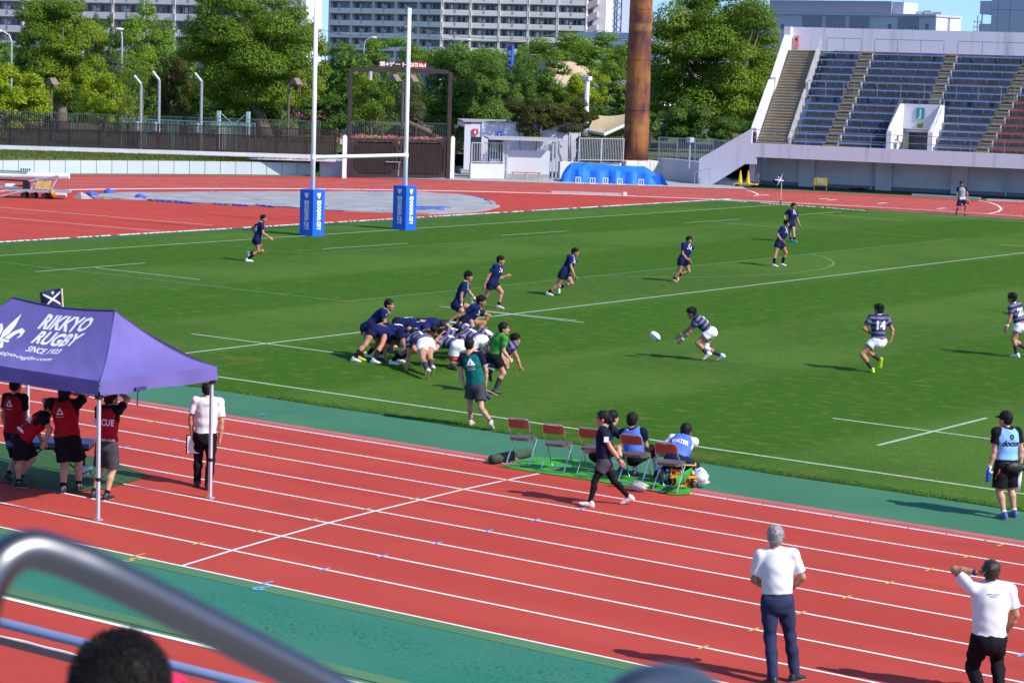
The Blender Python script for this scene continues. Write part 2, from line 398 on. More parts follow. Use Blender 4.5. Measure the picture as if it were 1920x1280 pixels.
# blades along the near edge of the pitch and scattered tufts: one mass
def blades(n, fx, fy, h0, h1):
    X = fx(n); Y = fy(n); h = rng.uniform(h0, h1, n); an = rng.uniform(0, math.pi, n); w = rng.uniform(.006, .014, n); lx = rng.normal(0, .4, n)*h; ly = rng.normal(0, .4, n)*h
    V = np.empty((n, 3, 3)); V[:, 0] = np.stack([X-w*np.cos(an), Y-w*np.sin(an), np.full(n, .008)], 1); V[:, 1] = np.stack([X+w*np.cos(an), Y+w*np.sin(an), np.full(n, .008)], 1)
    V[:, 2] = np.stack([X+lx, Y+ly, .01+h], 1); return V.reshape(-1, 3)
def tri_object(name, V, m, **kw):
    n = len(V)//3; me = bpy.data.meshes.new(name); me.vertices.add(n*3); me.vertices.foreach_set('co', V.astype(np.float32).ravel())
    me.loops.add(n*3); me.loops.foreach_set('vertex_index', np.arange(n*3, dtype=np.int32)); me.polygons.add(n)
    me.polygons.foreach_set('loop_start', np.arange(0, n*3, 3, dtype=np.int32)); me.polygons.foreach_set('loop_total', np.full(n, 3, dtype=np.int32))
    me.materials.append(m); me.update(); me.validate(); o = bpy.data.objects.new(name, me); COL.objects.link(o); WL[o.name] = np.zeros(3); return tag(o, **kw)
BLADE = mat('grass_blade', (.075, .180, .026), .7, var=.4, scale=1.0, island=1.2, trans=.25, spec=.2)
V1 = blades(26000, lambda n: rng.uniform(15, 60, n), lambda n: -1.37+.035*np.sin(0)+np.abs(rng.normal(0, .16, n))-.03, .010, .032)
tri_object('grass_blades', V1, BLADE, kind='stuff', label='short green grass of the pitch')
pm = MB()
PL = mat('pitch_line_paint', (.36, .44, .31), .8, var=.28, scale=14)
def seg(p, q, w=.09, z=.018, mb=None):
    mb = mb or pm; p = np.asarray(p, float); q = np.asarray(q, float); d = norm(q-p); nn = np.array([-d[1], d[0]])*w/2
    L = np.linalg.norm(q-p); n = max(1, int(L/1.5)); pts = [p+(q-p)*i/n for i in range(n+1)]
    for i in range(n): mb.quad([(*(pts[i]-nn), z), (*(pts[i+1]-nn), z), (*(pts[i+1]+nn), z), (*(pts[i]+nn), z)])
WP = 67.97
seg((-4, 0), (120, 0), .10); seg((-4, WP), (120, WP), .10); seg((0, 0), (0, WP), .10); seg((21.5, 0), (21.5, WP), .10, .0185); seg((50, 0), (50, WP))
for Y in (5, 15, WP-15, WP-5): seg((19, Y), (24, Y), .09, .019); seg((37.0, Y), (45.6, Y) if Y == 5 else (42, Y), .09, .019); seg((47.5, Y), (52.5, Y), .09, .019)
for Y in (15, WP-15, WP-5, 5): seg((5, Y), (9.6, Y), .08, .019)
for a, c in (((66.3, 510.3), (272.4, 494.1)), ((605, 467.5), (765, 457)), ((940, 442), (1066, 434)), ((1283, 418.5), (1385, 412)), ((1495, 404), (1578, 397.5)), ((1645.5, 836.3), (1850, 784.8))):
    seg(gnd(*a)[:2], gnd(*c)[:2], .09, .0192)
for a, c in (((865, 579.5), (1081, 602)), ):
    seg(gnd(*a)[:2], gnd(*c)[:2], .09, .0194)
pm.build('pitch_markings', PL, kind='structure')
fm = MB(); seg((0, 13.85), (16.5, 13.85), .09, .017, fm); seg((16.5, 13.85), (16.5, 54.1), .09, .017, fm); seg((16.5, 54.1), (0, 54.1), .09, .017, fm)
seg((5.5, 24.8), (5.5, 43.1), .07, .017, fm); seg((0, 24.8), (5.5, 24.8), .07, .017, fm)
arc = [(11+9.15*math.cos(t), YC+9.15*math.sin(t)) for t in np.linspace(-.93, .93, 24)]
for i in range(len(arc)-1): seg(arc[i], arc[i+1], .09, .0172, fm)
fm.build('faded_pitch_markings', mat('faded_line', (.10, .21, .09), .85, var=.25, scale=6), kind='structure')
# white sand bags / flakes along the turf edge
fl = MB(); rr = np.random.default_rng(11)
for i in range(180):
    y = 14+i*.31; s = rr.uniform(.12, .33)
    if rr.random() < .93: fl.box((-4.07+rr.normal(0, .02), y, .02), (.10+rr.uniform(0, .07), s, .03))
for i in range(30):
    x = -3.6+i*.3
    if rr.random() < .7: fl.box((x, 68.35-.02*i+rr.normal(0, .05), .03), (.28*rr.uniform(.4, 1.2), .12, .03))
fl.build('turf_edging', mat('edging_white', (.72, .72, .72), .8, var=.1), kind='structure')
# ================================================================== surroundings of the bend
PALEB = mat('pale_blue_concrete', (.50, .55, .60), .7, var=.05, scale=.8)
JOINT = mat('joint_grey', (.30, .33, .36), .8)
# low panelled wall round the bend
wr0, wr1, wz = 51.6, 51.85, .72
root = empty('panel_wall', (XC+51.7*math.cos(R(150)), YC+51.7*math.sin(R(150)), 0), 'low pale blue panelled wall round the outside of the running track bend', 'wall')
Lw = .92/51.6; a0 = R(143.1)
core = MB(); cap = MB()
proto = None; ip = 0; a = a0
def arcq(r, t): return (XC+r*math.cos(t), YC+r*math.sin(t))
first = None
while a < R(180):
    q = [arcq(r, t) for r, t in ((wr0, a+.0004), (wr1, a+.0004), (wr1, a+Lw-.0004), (wr0, a+Lw-.0004))]
    MB().hexa([(*p, 0) for p in q], [(*p, wz) for p in q]).build('panel', PALEB, root)
    a += Lw
q0 = [(a0+(R(180)-a0)*i/50) for i in range(51)]
for i in range(50):
    q = [arcq(r, t) for r, t in ((wr0+.03, q0[i]), (wr1-.03, q0[i]), (wr1-.03, q0[i+1]), (wr0+.03, q0[i+1]))]
    core.hexa([(*p, 0) for p in q], [(*p, wz-.02) for p in q])
core.build('wall_core', JOINT, root)
# grass terrace behind it
def _bank(nt, p): return mixnode(nt, mixnode(nt, (.085, .130, .022), (.15, .17, .045), noisenode(nt, p, .7, 5)), (.13, .10, .05), noisenode(nt, p, 1.5, 5, lo=.58, hi=.72))
BANK = custom('bank_grass', _bank, .9, bump=(14, .8, .05))
KA = np.array([-43.63-15*.0, 53.4, 0.0]); KB = np.array([-27.9, 64.9, 0.0]); kd = norm(KB-KA); KA = KB-kd*60; kn = np.array([-kd[1], kd[0], 0])   # kn points away from the pitch
ZT = .98
b = MB()
for i in range(24):
    t0, t1 = R(141.9+i*1.6), R(143.5+i*1.6)
    p0, p1 = arcq(wr1, t0), arcq(wr1, t1)
    def onk(p):
        s = (np.array([p[0], p[1], 0])-KA)@kd; return KA+kd*min(s, 60)
    k0, k1 = onk(p0), onk(p1)
    b.quad([(*p0, .68), (*p1, .68), (k1[0], k1[1], ZT), (k0[0], k0[1], ZT)])
b.build('grass_bank', BANK, kind='structure')
rr = np.random.default_rng(21); n = 26000
th = rr.uniform(R(142), R(170), n); u = rr.beta(2.2, 1.0, n)
X0 = XC+wr1*np.cos(th); Y0 = YC+wr1*np.sin(th); s = (X0-KA[0])*kd[0]+(Y0-KA[1])*kd[1]
Xk = KA[0]+kd[0]*s; Yk = KA[1]+kd[1]*s; X = X0+(Xk-X0)*u; Y = Y0+(Yk-Y0)*u; Z = .68+(ZT-.68)*u
h = rr.uniform(.03, .09, n); an = rr.uniform(0, 6.3, n); w = .03
V = np.empty((n, 3, 3)); V[:, 0] = np.stack([X-w*np.cos(an), Y-w*np.sin(an), Z-.01], 1); V[:, 1] = np.stack([X+w*np.cos(an), Y+w*np.sin(an), Z-.01], 1)
V[:, 2] = np.stack([X+rr.normal(0, .06, n), Y+rr.normal(0, .06, n), Z+h], 1)
tri_object('bank_grass', V.reshape(-1, 3), mat('bank_blade', (.11, .15, .025), .8, var=.3, island=1.0, trans=.2), kind='stuff', label='rough grass on the bank behind the panelled wall')
# white coping and the brown fence standing on it
c = MB(); mid = KB-kd*30
c.hexa([KA+kn*o+np.array([0, 0, ZT-.1]) for o in (0,)]+[KB+np.array([0, 0, ZT-.1]), KB+kn*.35+np.array([0, 0, ZT-.1]), KA+kn*.35+np.array([0, 0, ZT-.1])],
       [KA+np.array([0, 0, 1.24]), KB+np.array([0, 0, 1.24]), KB+kn*.35+np.array([0, 0, 1.24]), KA+kn*.35+np.array([0, 0, 1.24])])
c.build('coping_wall', CONC, label='long white coping wall under the brown fence', cat='wall', loc=mid)
fz0, fz1, fz2, fz3 = 1.28, 2.22, 2.30, 2.72
fence = empty('slatted_fence', KB-kd*14+kn*.17+np.array([0, 0, 1.24]), 'long dark brown slatted metal fence along the white coping on the left', 'fence')
fo = kn*.17; nb = 15; bay = 1.72; slatp = None
ax = np.array([kd, kn, [0, 0, 1.]])
rails = MB(); mesh = MB(); rest = MB(); cnt = 0
for i in range(nb):
    e = KB-kd*(i*bay)+fo
    MB().box(e+np.array([0, 0, (1.24+fz3+.03)/2]), (.07, .07, fz3+.03-1.24), ax).build('post', BROWNM, fence)
    c0 = e-kd*(bay/2)
    for z in (fz0, fz1, fz3-.02): MB().box(c0+np.array([0, 0, z+.02]), (bay-.074, .05, .05), ax).build('rail', BROWNM, fence)
    for j in range(18):
        pp = e-kd*(.085+j*.0925)+np.array([0, 0, (fz0+fz1)/2+.02]); cnt += 1
        if cnt <= 270:
            if slatp is None:
                slatp = MB().box(pp, (.076, .018, fz1-fz0-.05), ax).build('slat', BROWNM, fence); sp0 = pp
            else: part_copy(slatp, pp-sp0)
    for j in range(17):
        t = -.09-j*.092; mesh.box(e+kd*t+np.array([0, 0, (fz1+fz3)/2+.02]), (.040, .012, fz3-fz1-.06), ax)
    for j in range(4): mesh.box(c0+np.array([0, .014*0, fz1+.10+j*.105]), (bay-.08, .010, .022), ax)
mesh.build('lattice', BROWNM, fence, kind='stuff')
# block wall and white posts either side of the gate
gl, gr = gnd(650, 333), gnd(849, 336.5); gd = norm(gr-gl); gn = np.array([-gd[1], gd[0], 0]); gax = np.array([gd, gn, [0, 0, 1]])
wl_ = gnd(641, 331); bl = atD(600, 331, depth(wl_))
bl = np.array([bl[0], bl[1], 0]); c0 = (bl+wl_)/2; c0[2] = 0
MB().box(c0+gn*.2+np.array([0, 0, .5]), (np.linalg.norm(wl_-bl), .3, 1.0), gax).build('end_block', PALEB, label='taller white block closing the panelled wall left of the brown gate', cat='wall', loc=c0)
for px, lab in ((645.5, 'white post left of the brown gate, with a small box on its side'), (847.5, 'white post right of the brown gate')):
    g = gnd(px, 334.5); t = empty('gate_post', g, lab, 'post', 'white posts beside the brown gate')
    MB().box(g+gn*.12+np.array([0, 0, 1.2]), (.24, .24, 2.4), gax).build('shaft', WHITE, t); MB().ball(g+gn*.12+np.array([0, 0, 2.42]), (.1, .1, .06)).build('finial', WHITE, t)
    if px < 700: MB().box(g+gn*.1-gd*.22+np.array([0, 0, 2.1]), (.14, .2, .3), gax).build('meter_box', GALV, t)
# gate
gw = np.linalg.norm(gr-gl)-.2; gate = empty('gate', (gl+gr)/2, 'dark brown double gate of vertical slats under a tall square frame', 'gate')
A = gl+gd*.12+gn*.15; B = gr-gd*.28+gn*.15; H = 6.25
for P in (A, B): MB().box(P+np.array([0, 0, H/2]), (.22, .22, H), gax).build('frame_post', BROWNM, gate)
MB().box((A+B)/2+np.array([0, 0, H+.0]), (np.linalg.norm(B-A)-.226, .2, .24), gax).build('lintel', BROWNM, gate)
fl_ = A+gd*.32*np.linalg.norm(B-A)*.65; MB().cyl(fl_+np.array([0, -.1, 6.15]), fl_+np.array([0, -.1, 5.65]), .12, 12).build('floodlight', GALV, gate)
span = np.linalg.norm(B-A); lw = (span-.22)/2-.06
for s in (0, 1):
    o = A+gd*(.13+s*(lw+.08)); zt = 2.3
    leaf = MB()
    for zz in (.16, zt-.09): leaf.box(o+gd*lw/2+np.array([0, 0, zz]), (lw, .09, .16), gax)
    for xx in (.08, lw-.08): leaf.box(o+gd*xx+np.array([0, 0, zt/2]), (.155, .084, zt-.45), gax)
    for xx, sx in ((.16, 1), (lw-.16, -1)):
        for zz, sz in ((.24, 1), (zt-.17, -1)):
            q = [o+gd*xx+np.array([0, 0, zz]), o+gd*(xx+sx*.3)+np.array([0, 0, zz]), o+gd*xx+np.array([0, 0, zz+sz*.3])]
            leaf.hexa([p-gn*.03 for p in q], [p+gn*.03 for p in q])
    lf = leaf.build('gate_leaf', BROWNM, gate)
    sl = None; ns = 24
    for j in range(ns):
        pp = o+gd*(.2+(lw-.4)*(j+.5)/ns)+np.array([0, 0, zt/2])
        if sl is None: sl = MB().box(pp, (.062, .03, zt-.56), gax).build('slat', BROWNM, lf); s0 = pp
        else: part_copy(sl, pp-s0)
    MB().box(o+gd*lw/2+gn*.09+np.array([0, 0, zt/2]), (lw-.3, .01, zt-.4), gax).build('backing', mat('brown_backing', (.03, .02, .02), .7), lf)
m_ = (A+B)/2
MB().box(m_-gn*.10-gd*.35+np.array([0, 0, .95]), (.9, .05, .05), gax).cyl(m_-gn*.09+np.array([0, 0, .1]), m_-gn*.09+np.array([0, 0, .95]), .03).build('bolt', STEEL, gate)
sg = MB(); sc_ = A+gd*span*.395+np.array([0, 0, H+.33]) 
sg.box(A+gd*span*.42-gn*.02+np.array([0, 0, H+.33]), (span*.295, .06, .36), gax)
so = sg.build('sign', mat('sign_brown', (.045, .02, .022), .5), gate)
tx = MB(); put_text(tx, '第4ゲート', A+gd*span*.42-gn*.056+np.array([0, 0, H+.33]), gd, (0, 0, 1), .30, .006, width=span*.265); tx.build('lettering', WHITE, so)
sg = MB(); sg.box(A+gd*span*.666-gn*.02+np.array([0, 0, H+.33]), (span*.18, .06, .36), gax); so = sg.build('sign', mat('sign_red', (.32, .02, .025), .5), gate)
tx = MB(); put_text(tx, 'GATE No.4', A+gd*span*.666-gn*.056+np.array([0, 0, H+.33]), gd, (0, 0, 1), .30, .012, width=span*.165); tx.build('lettering', WHITE, so)

# raised park ground beyond, with a stone retaining wall
b = MB(); far = 700
def kk(s, o, z): p = KB+kd*s+kn*o; return (p[0], p[1], z)
b.quad([kk(-90, .3, .9), kk(-.6, .3, .9), kk(-.6, 40, 1.0), kk(-90, 40, 1.0)]); b.quad([kk(-.6, 13, 1.0), kk(60, 16, 1.0), kk(60, 40, 1.0), kk(-.6, 40, 1.0)]); b.quad([kk(-90, 40, 1.0), kk(60, 40, 1.0), kk(60, 300, 1.2), kk(-90, 300, 1.2)])
b.build('park_ground', EARTH, kind='structure'); b = MB(); b.quad([kk(-.6, .2, .02), kk(24, .2, .02), kk(24, 14, .02), kk(-.6, 13, .02)]); b.build('paving', GREYC, kind='structure')
sw = empty('stone_wall', atD(700, 262, 163), 'grey stone retaining wall seen through the frame of the brown gate', 'wall')
STONE = [mat('stone_%s' % n, c, .9, var=.2, scale=3, bump=.4) for n, c in (('pale', (.22, .22, .22)), ('mid', (.16, .16, .165)), ('dark', (.11, .11, .115)))]
s0 = atD(600, 266, 164); s1 = atD(850, 270, 160); s0[2] = s1[2] = .95; sdir = norm(s1-s0); sn = np.array([-sdir[1], sdir[0], 0]); sl_ = np.linalg.norm(s1-s0); sax = np.array([sdir, sn, [0, 0, 1]])
rr = np.random.default_rng(4); z = .95
MB().box((s0+s1)/2+sn*.25+np.array([0, 0, .62]), (sl_, .3, 1.3), sax).build('backing', GREYC, sw)
stp = {}
for row in range(4):
    x = -rr.uniform(0, .3)
    while x < sl_:
        w = rr.uniform(.35, .75); MB().box(s0+sdir*(x+w/2)+np.array([0, 0, .02+row*.325+.15])-sn*rr.uniform(0, .05), (w-.04, .3, .295), sax).build('stone', STONE[rr.integers(3)], sw); x += w
b = MB(); b.quad([s0+sn*.3+np.array([0, 0, 1.25]), s1+sn*.3+np.array([0, 0, 1.25]), s1+sn*60+np.array([0, 0, 1.9]), s0+sn*60+np.array([0, 0, 1.9])]); b.build('upper_park_ground', EARTH, kind='structure')

# ================================================================== right of the gate: toilets, shelter, fences, tower
w0 = gnd(882, 335); w1 = gnd(945, 335.3); c = (w0+w1)/2; wd = norm(w1-w0); wnn = np.array([-wd[1], wd[0], 0]); wax = np.array([wd, wnn, [0, 0, 1]]); wlen = np.linalg.norm(w1-w0)
MB().box(c+wnn*.12+np.array([0, 0, .44]), (wlen, .24, .88), wax).build('low_wall', mat('wall_offwhite', (.56, .58, .61), .75, var=.05, scale=.8), label='low white wall with a short railing on it in front of the toilets', cat='wall', loc=c)
def railing(name, p, q, z0, z1, label, n, m=GALV, r=.02, mid=False, group=None, posts=2):
    p = np.array([p[0], p[1], 0.]); q = np.array([q[0], q[1], 0.]); d = norm(q-p); L = np.linalg.norm(q-p)
    t = empty(name, (p+q)/2+np.array([0, 0, z0]), label, 'railing', group); axx = np.array([d, [-d[1], d[0], 0], [0, 0, 1]])
    for z in (z0+.1, z1): MB().box((p+q)/2+np.array([0, 0, z]), (L-.06, .045, .045), axx).build('rail', m, t)
    for i in range(posts): MB().box(p+d*L*i/(posts-1)+np.array([0, 0, (z0+z1)/2+.01]), (.06, .06, z1-z0+.03), axx).build('post', m, t)
    bp = None
    for i in range(n):
        c = p+d*L*(i+1)/(n+1)+np.array([0, 0, (z0+.1+z1)/2])
        if bp is None: bp = MB().box(c, (.024, .024, z1-z0-.15), axx).build('bar', m, t); c0 = c
        else: part_copy(bp, c-c0)
    return t
railing('railing', w0+wd*.1+wnn*.12, w1-wd*.05+wnn*.12, .88, 2.12, 'white vertical-bar railing on the low wall before the toilets', 11)
# toilet block
tb0 = atD(869, 325, 140); tb0[2] = 0; td = norm(gnd(1040, 340)-gnd(880, 336)); tn = np.array([-td[1], td[0], 0]); tax = np.array([td, tn, [0, 0, 1]])
toil = empty('toilet_block', tb0+td*2.6, 'white public toilet block with red and blue figure signs behind the railing', 'building')
LAV = mat('pale_render', (.66, .64, .72), .8, var=.06, scale=.6)
bw = MB()
def tbx(x0, x1, y0, y1, z0, z1, m, name='wall'): return MB().box(tb0+td*(x0+x1)/2+tn*(y0+y1)/2+np.array([0, 0, (z0+z1)/2]), (x1-x0, y1-y0, z1-z0), tax).build(name, m, toil)
tbx(0, .38, 0, .25, .3, 3.05, LAV); tbx(.38, 1.05, .9, 1.1, .3, 2.3, mat('tile_grey', (.25, .25, .28), .5, var=.1), 'wall'); tbx(.38, 1.05, .02, .3, 2.3, 3.15, LAV)
tbx(1.05, 1.45, -.05, .25, .3, 3.2, LAV); tbx(1.45, 2.45, .8, 1.0, .3, 2.2, mat('tile_grey', (.25, .25, .28)), 'wall'); tbx(1.45, 2.45, .05, .25, 2.2, 3.2, LAV); tbx(2.45, 7.2, -.02, .25, .3, 3.2, LAV)
tbx(-.1, 7.3, .26, 4, 2.9, 3.15, LAV, 'roof'); tbx(-.12, 7.32, -.07, 4.05, 3.201, 3.29, GREYC, 'roof_edge'); tbx(-.2, 7.3, -.5, 4, .06, .3, GREYC, 'plinth')
MB().box(tb0+td*1.95+tn*.6+np.array([0, 0, 1.7]), (.4, .05, .6), tax).build('window', mat('green_pane', (.35, .5, .3), .3), toil); MB().box(tb0+td*1.95+tn*.5+np.array([0, 0, .8]), (.6, .3, .35), tax).build('wash_basin', WHITE, toil)
for x, m, lab in ((.42, 'red', 1), (1.92+.0, 'blue', 0)):
    col = (.55, .03, .04) if m == 'red' else (.03, .12, .60)
    p = tb0+td*(x+.22)-tn*.06+np.array([0, 0, 2.62 if m == 'red' else 2.5])
    s = MB().box(p, (.34, .04, .36), tax).build('sign', mat('sign_'+m+'_square', col, .4), toil)
    f = MB(); q = p-tn*.027
    f.ball(q+np.array([0, 0, .11]), (.035, .012, .035), 8, 6)
    if m == 'red': f.add([q+td*-.02+np.array([0, 0, .07]), q+td*.02+np.array([0, 0, .07]), q+td*.08+np.array([0, 0, -.06]), q-td*.08+np.array([0, 0, -.06])], [(0, 1, 2, 3)])
    else: f.box(q+np.array([0, 0, .0]), (.1, .012, .13), tax)
    for e in (-.022, .022): f.box(q+td*e+np.array([0, 0, -.1]), (.026, .012, .1), tax)
    f.build('figure', WHITE, s)
# shelter with the bench
sh0 = gnd(948, 336); sh1 = gnd(1046, 338); sh = empty('shelter', (sh0+sh1)/2, 'small white shelter with a slim flat roof over an orange bench', 'shelter'); hd = norm(sh1-sh0); hn = np.array([-hd[1], hd[0], 0]); hax = np.array([hd, hn, [0, 0, 1]]); hl = np.linalg.norm(sh1-sh0)
a = gnd(953, 336); bq = gnd(1034, 337.5); a[2] = bq[2] = 0
MB().box((a+bq)/2+hn*.6+np.array([0, 0, 1.0]), (np.linalg.norm(bq-a), .1, 1.42), hax).build('panel', MATS['wall_offwhite'], sh); MB().box((a+bq)/2+hn*.6+np.array([0, 0, .145]), (np.linalg.norm(bq-a), .12, .28), hax).build('plinth', GREYC, sh)
for f_ in (0.0, .05, .93, 1.0): MB().box(sh0+hd*hl*f_+hn*.6+np.array([0, 0, 1.2]), (.10, .10, 2.4), hax).build('post', GALV, sh)
MB().hexa([sh0+hd*o+hn*y+np.array([0, 0, z]) for o, y, z in ((-1.1, -.1, 2.33), (hl-.1, -.1, 2.30), (hl-.1, 1.6, 2.38), (-1.1, 1.6, 2.41))],
          [sh0+hd*o+hn*y+np.array([0, 0, z]) for o, y, z in ((-1.1, -.1, 2.43), (hl-.1, -.1, 2.40), (hl-.1, 1.6, 2.48), (-1.1, 1.6, 2.51))]).build('roof', mat('roof_sheet', (.42, .42, .44), .4, var=.1), sh)
wb = MB()
for i in range(24): wb.box(sh0+hd*(.3+i*(hl-.5)/24)+hn*1.7+np.array([0, 0, 1.9]), (.03, .03, .9), hax)
wb.build('slats', WHITE, sh, kind='stuff'); MB().box(sh0+hd*hl/2+hn*1.72+np.array([0, 0, 1.5]), (hl-.4, .04, .05), hax).build('rail', WHITE, sh)
g0, g1 = gnd(960, 336.5), gnd(1013, 337.8); bc = (g0+g1)/2; bd = norm(g1-g0); bax = np.array([bd, [-bd[1], bd[0], 0], [0, 0, 1]]); bl_ = np.linalg.norm(g1-g0)
be = empty('bench', bc, 'long orange bench in front of the white shelter panel', 'bench'); bnrm = bax[1]
for o in (0, .2): MB().box(bc+bnrm*o+np.array([0, 0, .42]), (bl_, .17, .05), bax).build('seat_plank', ORANGE, be)
for f_ in (-.46, 0, .46): MB().box(bc+bd*bl_*f_+bnrm*.1+np.array([0, 0, .2]), (.06, .3, .395), bax).build('leg', GALV, be)
# fence with the hedge, its wall, and the rusty lighting tower on its plinth
p0, p1 = atD(1085, 303, depth(gnd(1085, 338))+1.2), atD(1168, 305.5, depth(gnd(1168, 338.5))+1.2)
hz0 = p0[2]; hz1 = atD(1085, 259, depth(p0))[2]
railing('railing', p0, p1, hz0, hz1, 'white railing in front of a clipped hedge, above the blue sheet', 26, GALV, posts=3)
wc0 = np.array([p0[0], p0[1], 0]); wc1 = np.array([p1[0], p1[1], 0]); dd = norm(wc1-wc0); dn = np.array([-dd[1], dd[0], 0]); dax = np.array([dd, dn, [0, 0, 1]])
w2 = np.array([*atD(1047, 305, depth(p0))[:2], 0])
MB().box((w2+wc1)/2+dn*.12+np.array([0, 0, hz0/2-.01]), (np.linalg.norm(wc1-w2), .3, hz0-.02), dax).build('low_wall', MATS['wall_offwhite'], label='low white wall under the hedge railing, behind the blue sheet', cat='wall', loc=(w2+wc1)/2)
ra, rb = atD(1037, 303, depth(p0)+.3), atD(1083, 305, depth(p0)+.3); railing('railing', ra, rb, hz0, hz0+1.2, 'white railing between the shelter and the hedge railing', 11)
pt = np.array([*gnd(1206, 336)[:2], 0]); pt = pt+dn*1.1
tw = empty('lighting_tower', pt, 'tall rusty cylindrical lighting tower standing on a concrete plinth', 'tower')
def _rust(nt, p):
    a = mixnode(nt, (.20, .075, .035), (.085, .035, .035), noisenode(nt, p, .9, 5, .42, .60, stretch=(1.6, 1.6, .55)))
    a = mixnode(nt, a, (.34, .13, .035), noisenode(nt, p, .55, 5, .50, .66, stretch=(1, 1, .8)))
    a = mixnode(nt, a, (.055, .024, .026), noisenode(nt, p, 3.0, 6, .58, .75, stretch=(1.6, 1.6, .35)))
    a = mixnode(nt, a, (.21, .15, .11), noisenode(nt, p, .35, 2, .68, .74))
    sep = nt.nodes.new("ShaderNodeSeparateXYZ"); nt.links.new(p, sep.inputs[0]); mm = nt.nodes.new("ShaderNodeMath"); mm.operation = 'PINGPONG'; mm.inputs[1].default_value = 1.55; nt.links.new(sep.outputs[2], mm.inputs[0])
    rr_ = nt.nodes.new("ShaderNodeMapRange"); rr_.inputs[1].default_value = .12; rr_.inputs[2].default_value = .32; rr_.inputs[3].default_value = .75; rr_.inputs[4].default_value = 0; nt.links.new(mm.outputs[0], rr_.inputs[0])
    m2 = nt.nodes.new("ShaderNodeMath"); m2.operation = 'MULTIPLY'; nt.links.new(rr_.outputs[0], m2.inputs[0]); nt.links.new(noisenode(nt, p, 1.3, 4, .35, .6), m2.inputs[1])
    return mixnode(nt, a, (.36, .17, .05), m2.outputs[0])
RUST = custom('rusty_steel', _rust, .75, .3, bump=(18, .35, .02))
ph = 1.12
zz = np.linspace(ph, 22, 28); MB().tube([(pt[0], pt[1], z) for z in zz], np.linspace(.79, .60, 28), 40).build('shaft', RUST, tw, smooth=True)
for z in (ph+.02, 4.2, 7.3, 10.4): MB().tube([(pt[0], pt[1], z), (pt[0], pt[1], z+.05)], [.80-(z-ph)*.0091+.012]*2, 40).build('weld_band', RUST, tw)
MB().box(pt+dd*.72-dn*.3+np.array([0, 0, ph+1.35]), (.22, .2, .9), dax).build('junction_box', mat('burnt_metal', (.03, .025, .03), .8), tw)
pl = MB().box(pt+np.array([0, 0, ph/2]), (2.5, 2.2, ph), dax); pl.box(pt+dd*1.5-dn*.2+np.array([0, 0, .2]), (.6, 1.6, .4), dax)
def _stain(nt, p): return mixnode(nt, (.66, .64, .62), (.30, .27, .24), noisenode(nt, p, 2.0, 5, .50, .75, stretch=(3, 3, .25)))
pl.build('plinth', custom('stained_concrete', _stain, .85), tw)
q0, q1 = atD(1236, 336, depth(gnd(1236, 338))+1), gnd(1310, 345); q0[2] = 0; q1[2] = 0; d3 = norm(q1-q0); n3 = np.array([-d3[1], d3[0], 0]); ax3 = np.array([d3, n3, [0, 0, 1]])
MB().box((q0+q1)/2+n3*.3+np.array([0, 0, .66]), (np.linalg.norm(q1-q0)+.5, .3, 1.32), ax3).build('low_wall', mat('grey_render', (.46, .47, .52), .8, var=.05, scale=.7), label='plain grey wall between the lighting tower and the grandstand stair', cat='wall', loc=(q0+q1)/2)
f0 = atD(1234, 301, depth(q0)+1.2); f1 = atD(1372, 306, depth(q1)+2.2); fz = f0[2]
railing('railing', f0, f1, fz, fz+1.45, 'grey railing between the rusty lighting tower and the grandstand', 40, GALV, posts=5)
lb = atD(1293, 292, depth(q1)+.6); MB().box(lb+np.array([0, 0, .95]), (.45, .3, .3), ax3).cyl(lb+np.array([0, 0, -.9]), lb+np.array([0, 0, .8]), .05).build('signal_box', GALV, label='small grey box on a stalk among the railings right of the tower', cat='box', loc=lb)
# steel handrail at the foot of the stair wall
hr = MB(); g = gnd(1302, 346); hr.tube([g+np.array([0, 0, 0]), g+np.array([0, 0, .75]), g+d3*.45+n3*.8+np.array([0, 0, 1.0]), g+d3*.45+n3*.8+np.array([0, 0, .3])], .022, 6)
hr.build('handrail', STEEL, label='short steel handrail beside the lower end of the grandstand stair wall', cat='handrail', loc=g)
# ================================================================== grandstand
SA = R(16.0); SO = np.array([-13.0, 81.2, 0.0]); SU = np.array([math.cos(SA), math.sin(SA), 0]); SV = np.array([-math.sin(SA), math.cos(SA), 0]); SAX = np.array([SU, SV, [0, 0, 1.]])
def S(u, v, z): return SO+SU*u+SV*v+np.array([0, 0, z])
stand = empty('grandstand', S(10, 2, 0), 'white concrete grandstand with rows of blue bench seats, yellow-edged steps and a J doorway', 'grandstand')
UR = 42.0
WST = custom('stand_white', lambda nt, p: mixnode(nt, (.70, .68, .74), (.42, .42, .46), noisenode(nt, p, .9, 6, .56, .82, stretch=(2.2, 2.2, .22))), .8)
DARKF = custom('stand_floor', lambda nt, p: mixnode(nt, (.085, .090, .118), (.135, .140, .170), noisenode(nt, p, 1.2, 5)), .8)
STEPC = mat('step_concrete', (.22, .215, .235), .85, var=.15, scale=2)
NOSE = mat('yellow_nosing', (.50, .33, .07), .7, var=.12, scale=4)
WALLB = custom('under_wall', lambda nt, p: mixnode(nt, (.70, .74, .80), (.60, .64, .70), noisenode(nt, p, .6, 4)), .75)
def sbox(u0, u1, v0, v1, z0, z1, name, m, par=None): return MB().box(S((u0+u1)/2, (v0+v1)/2, (z0+z1)/2), (u1-u0, v1-v0, z1-z0), SAX).build(name, m, par or stand)
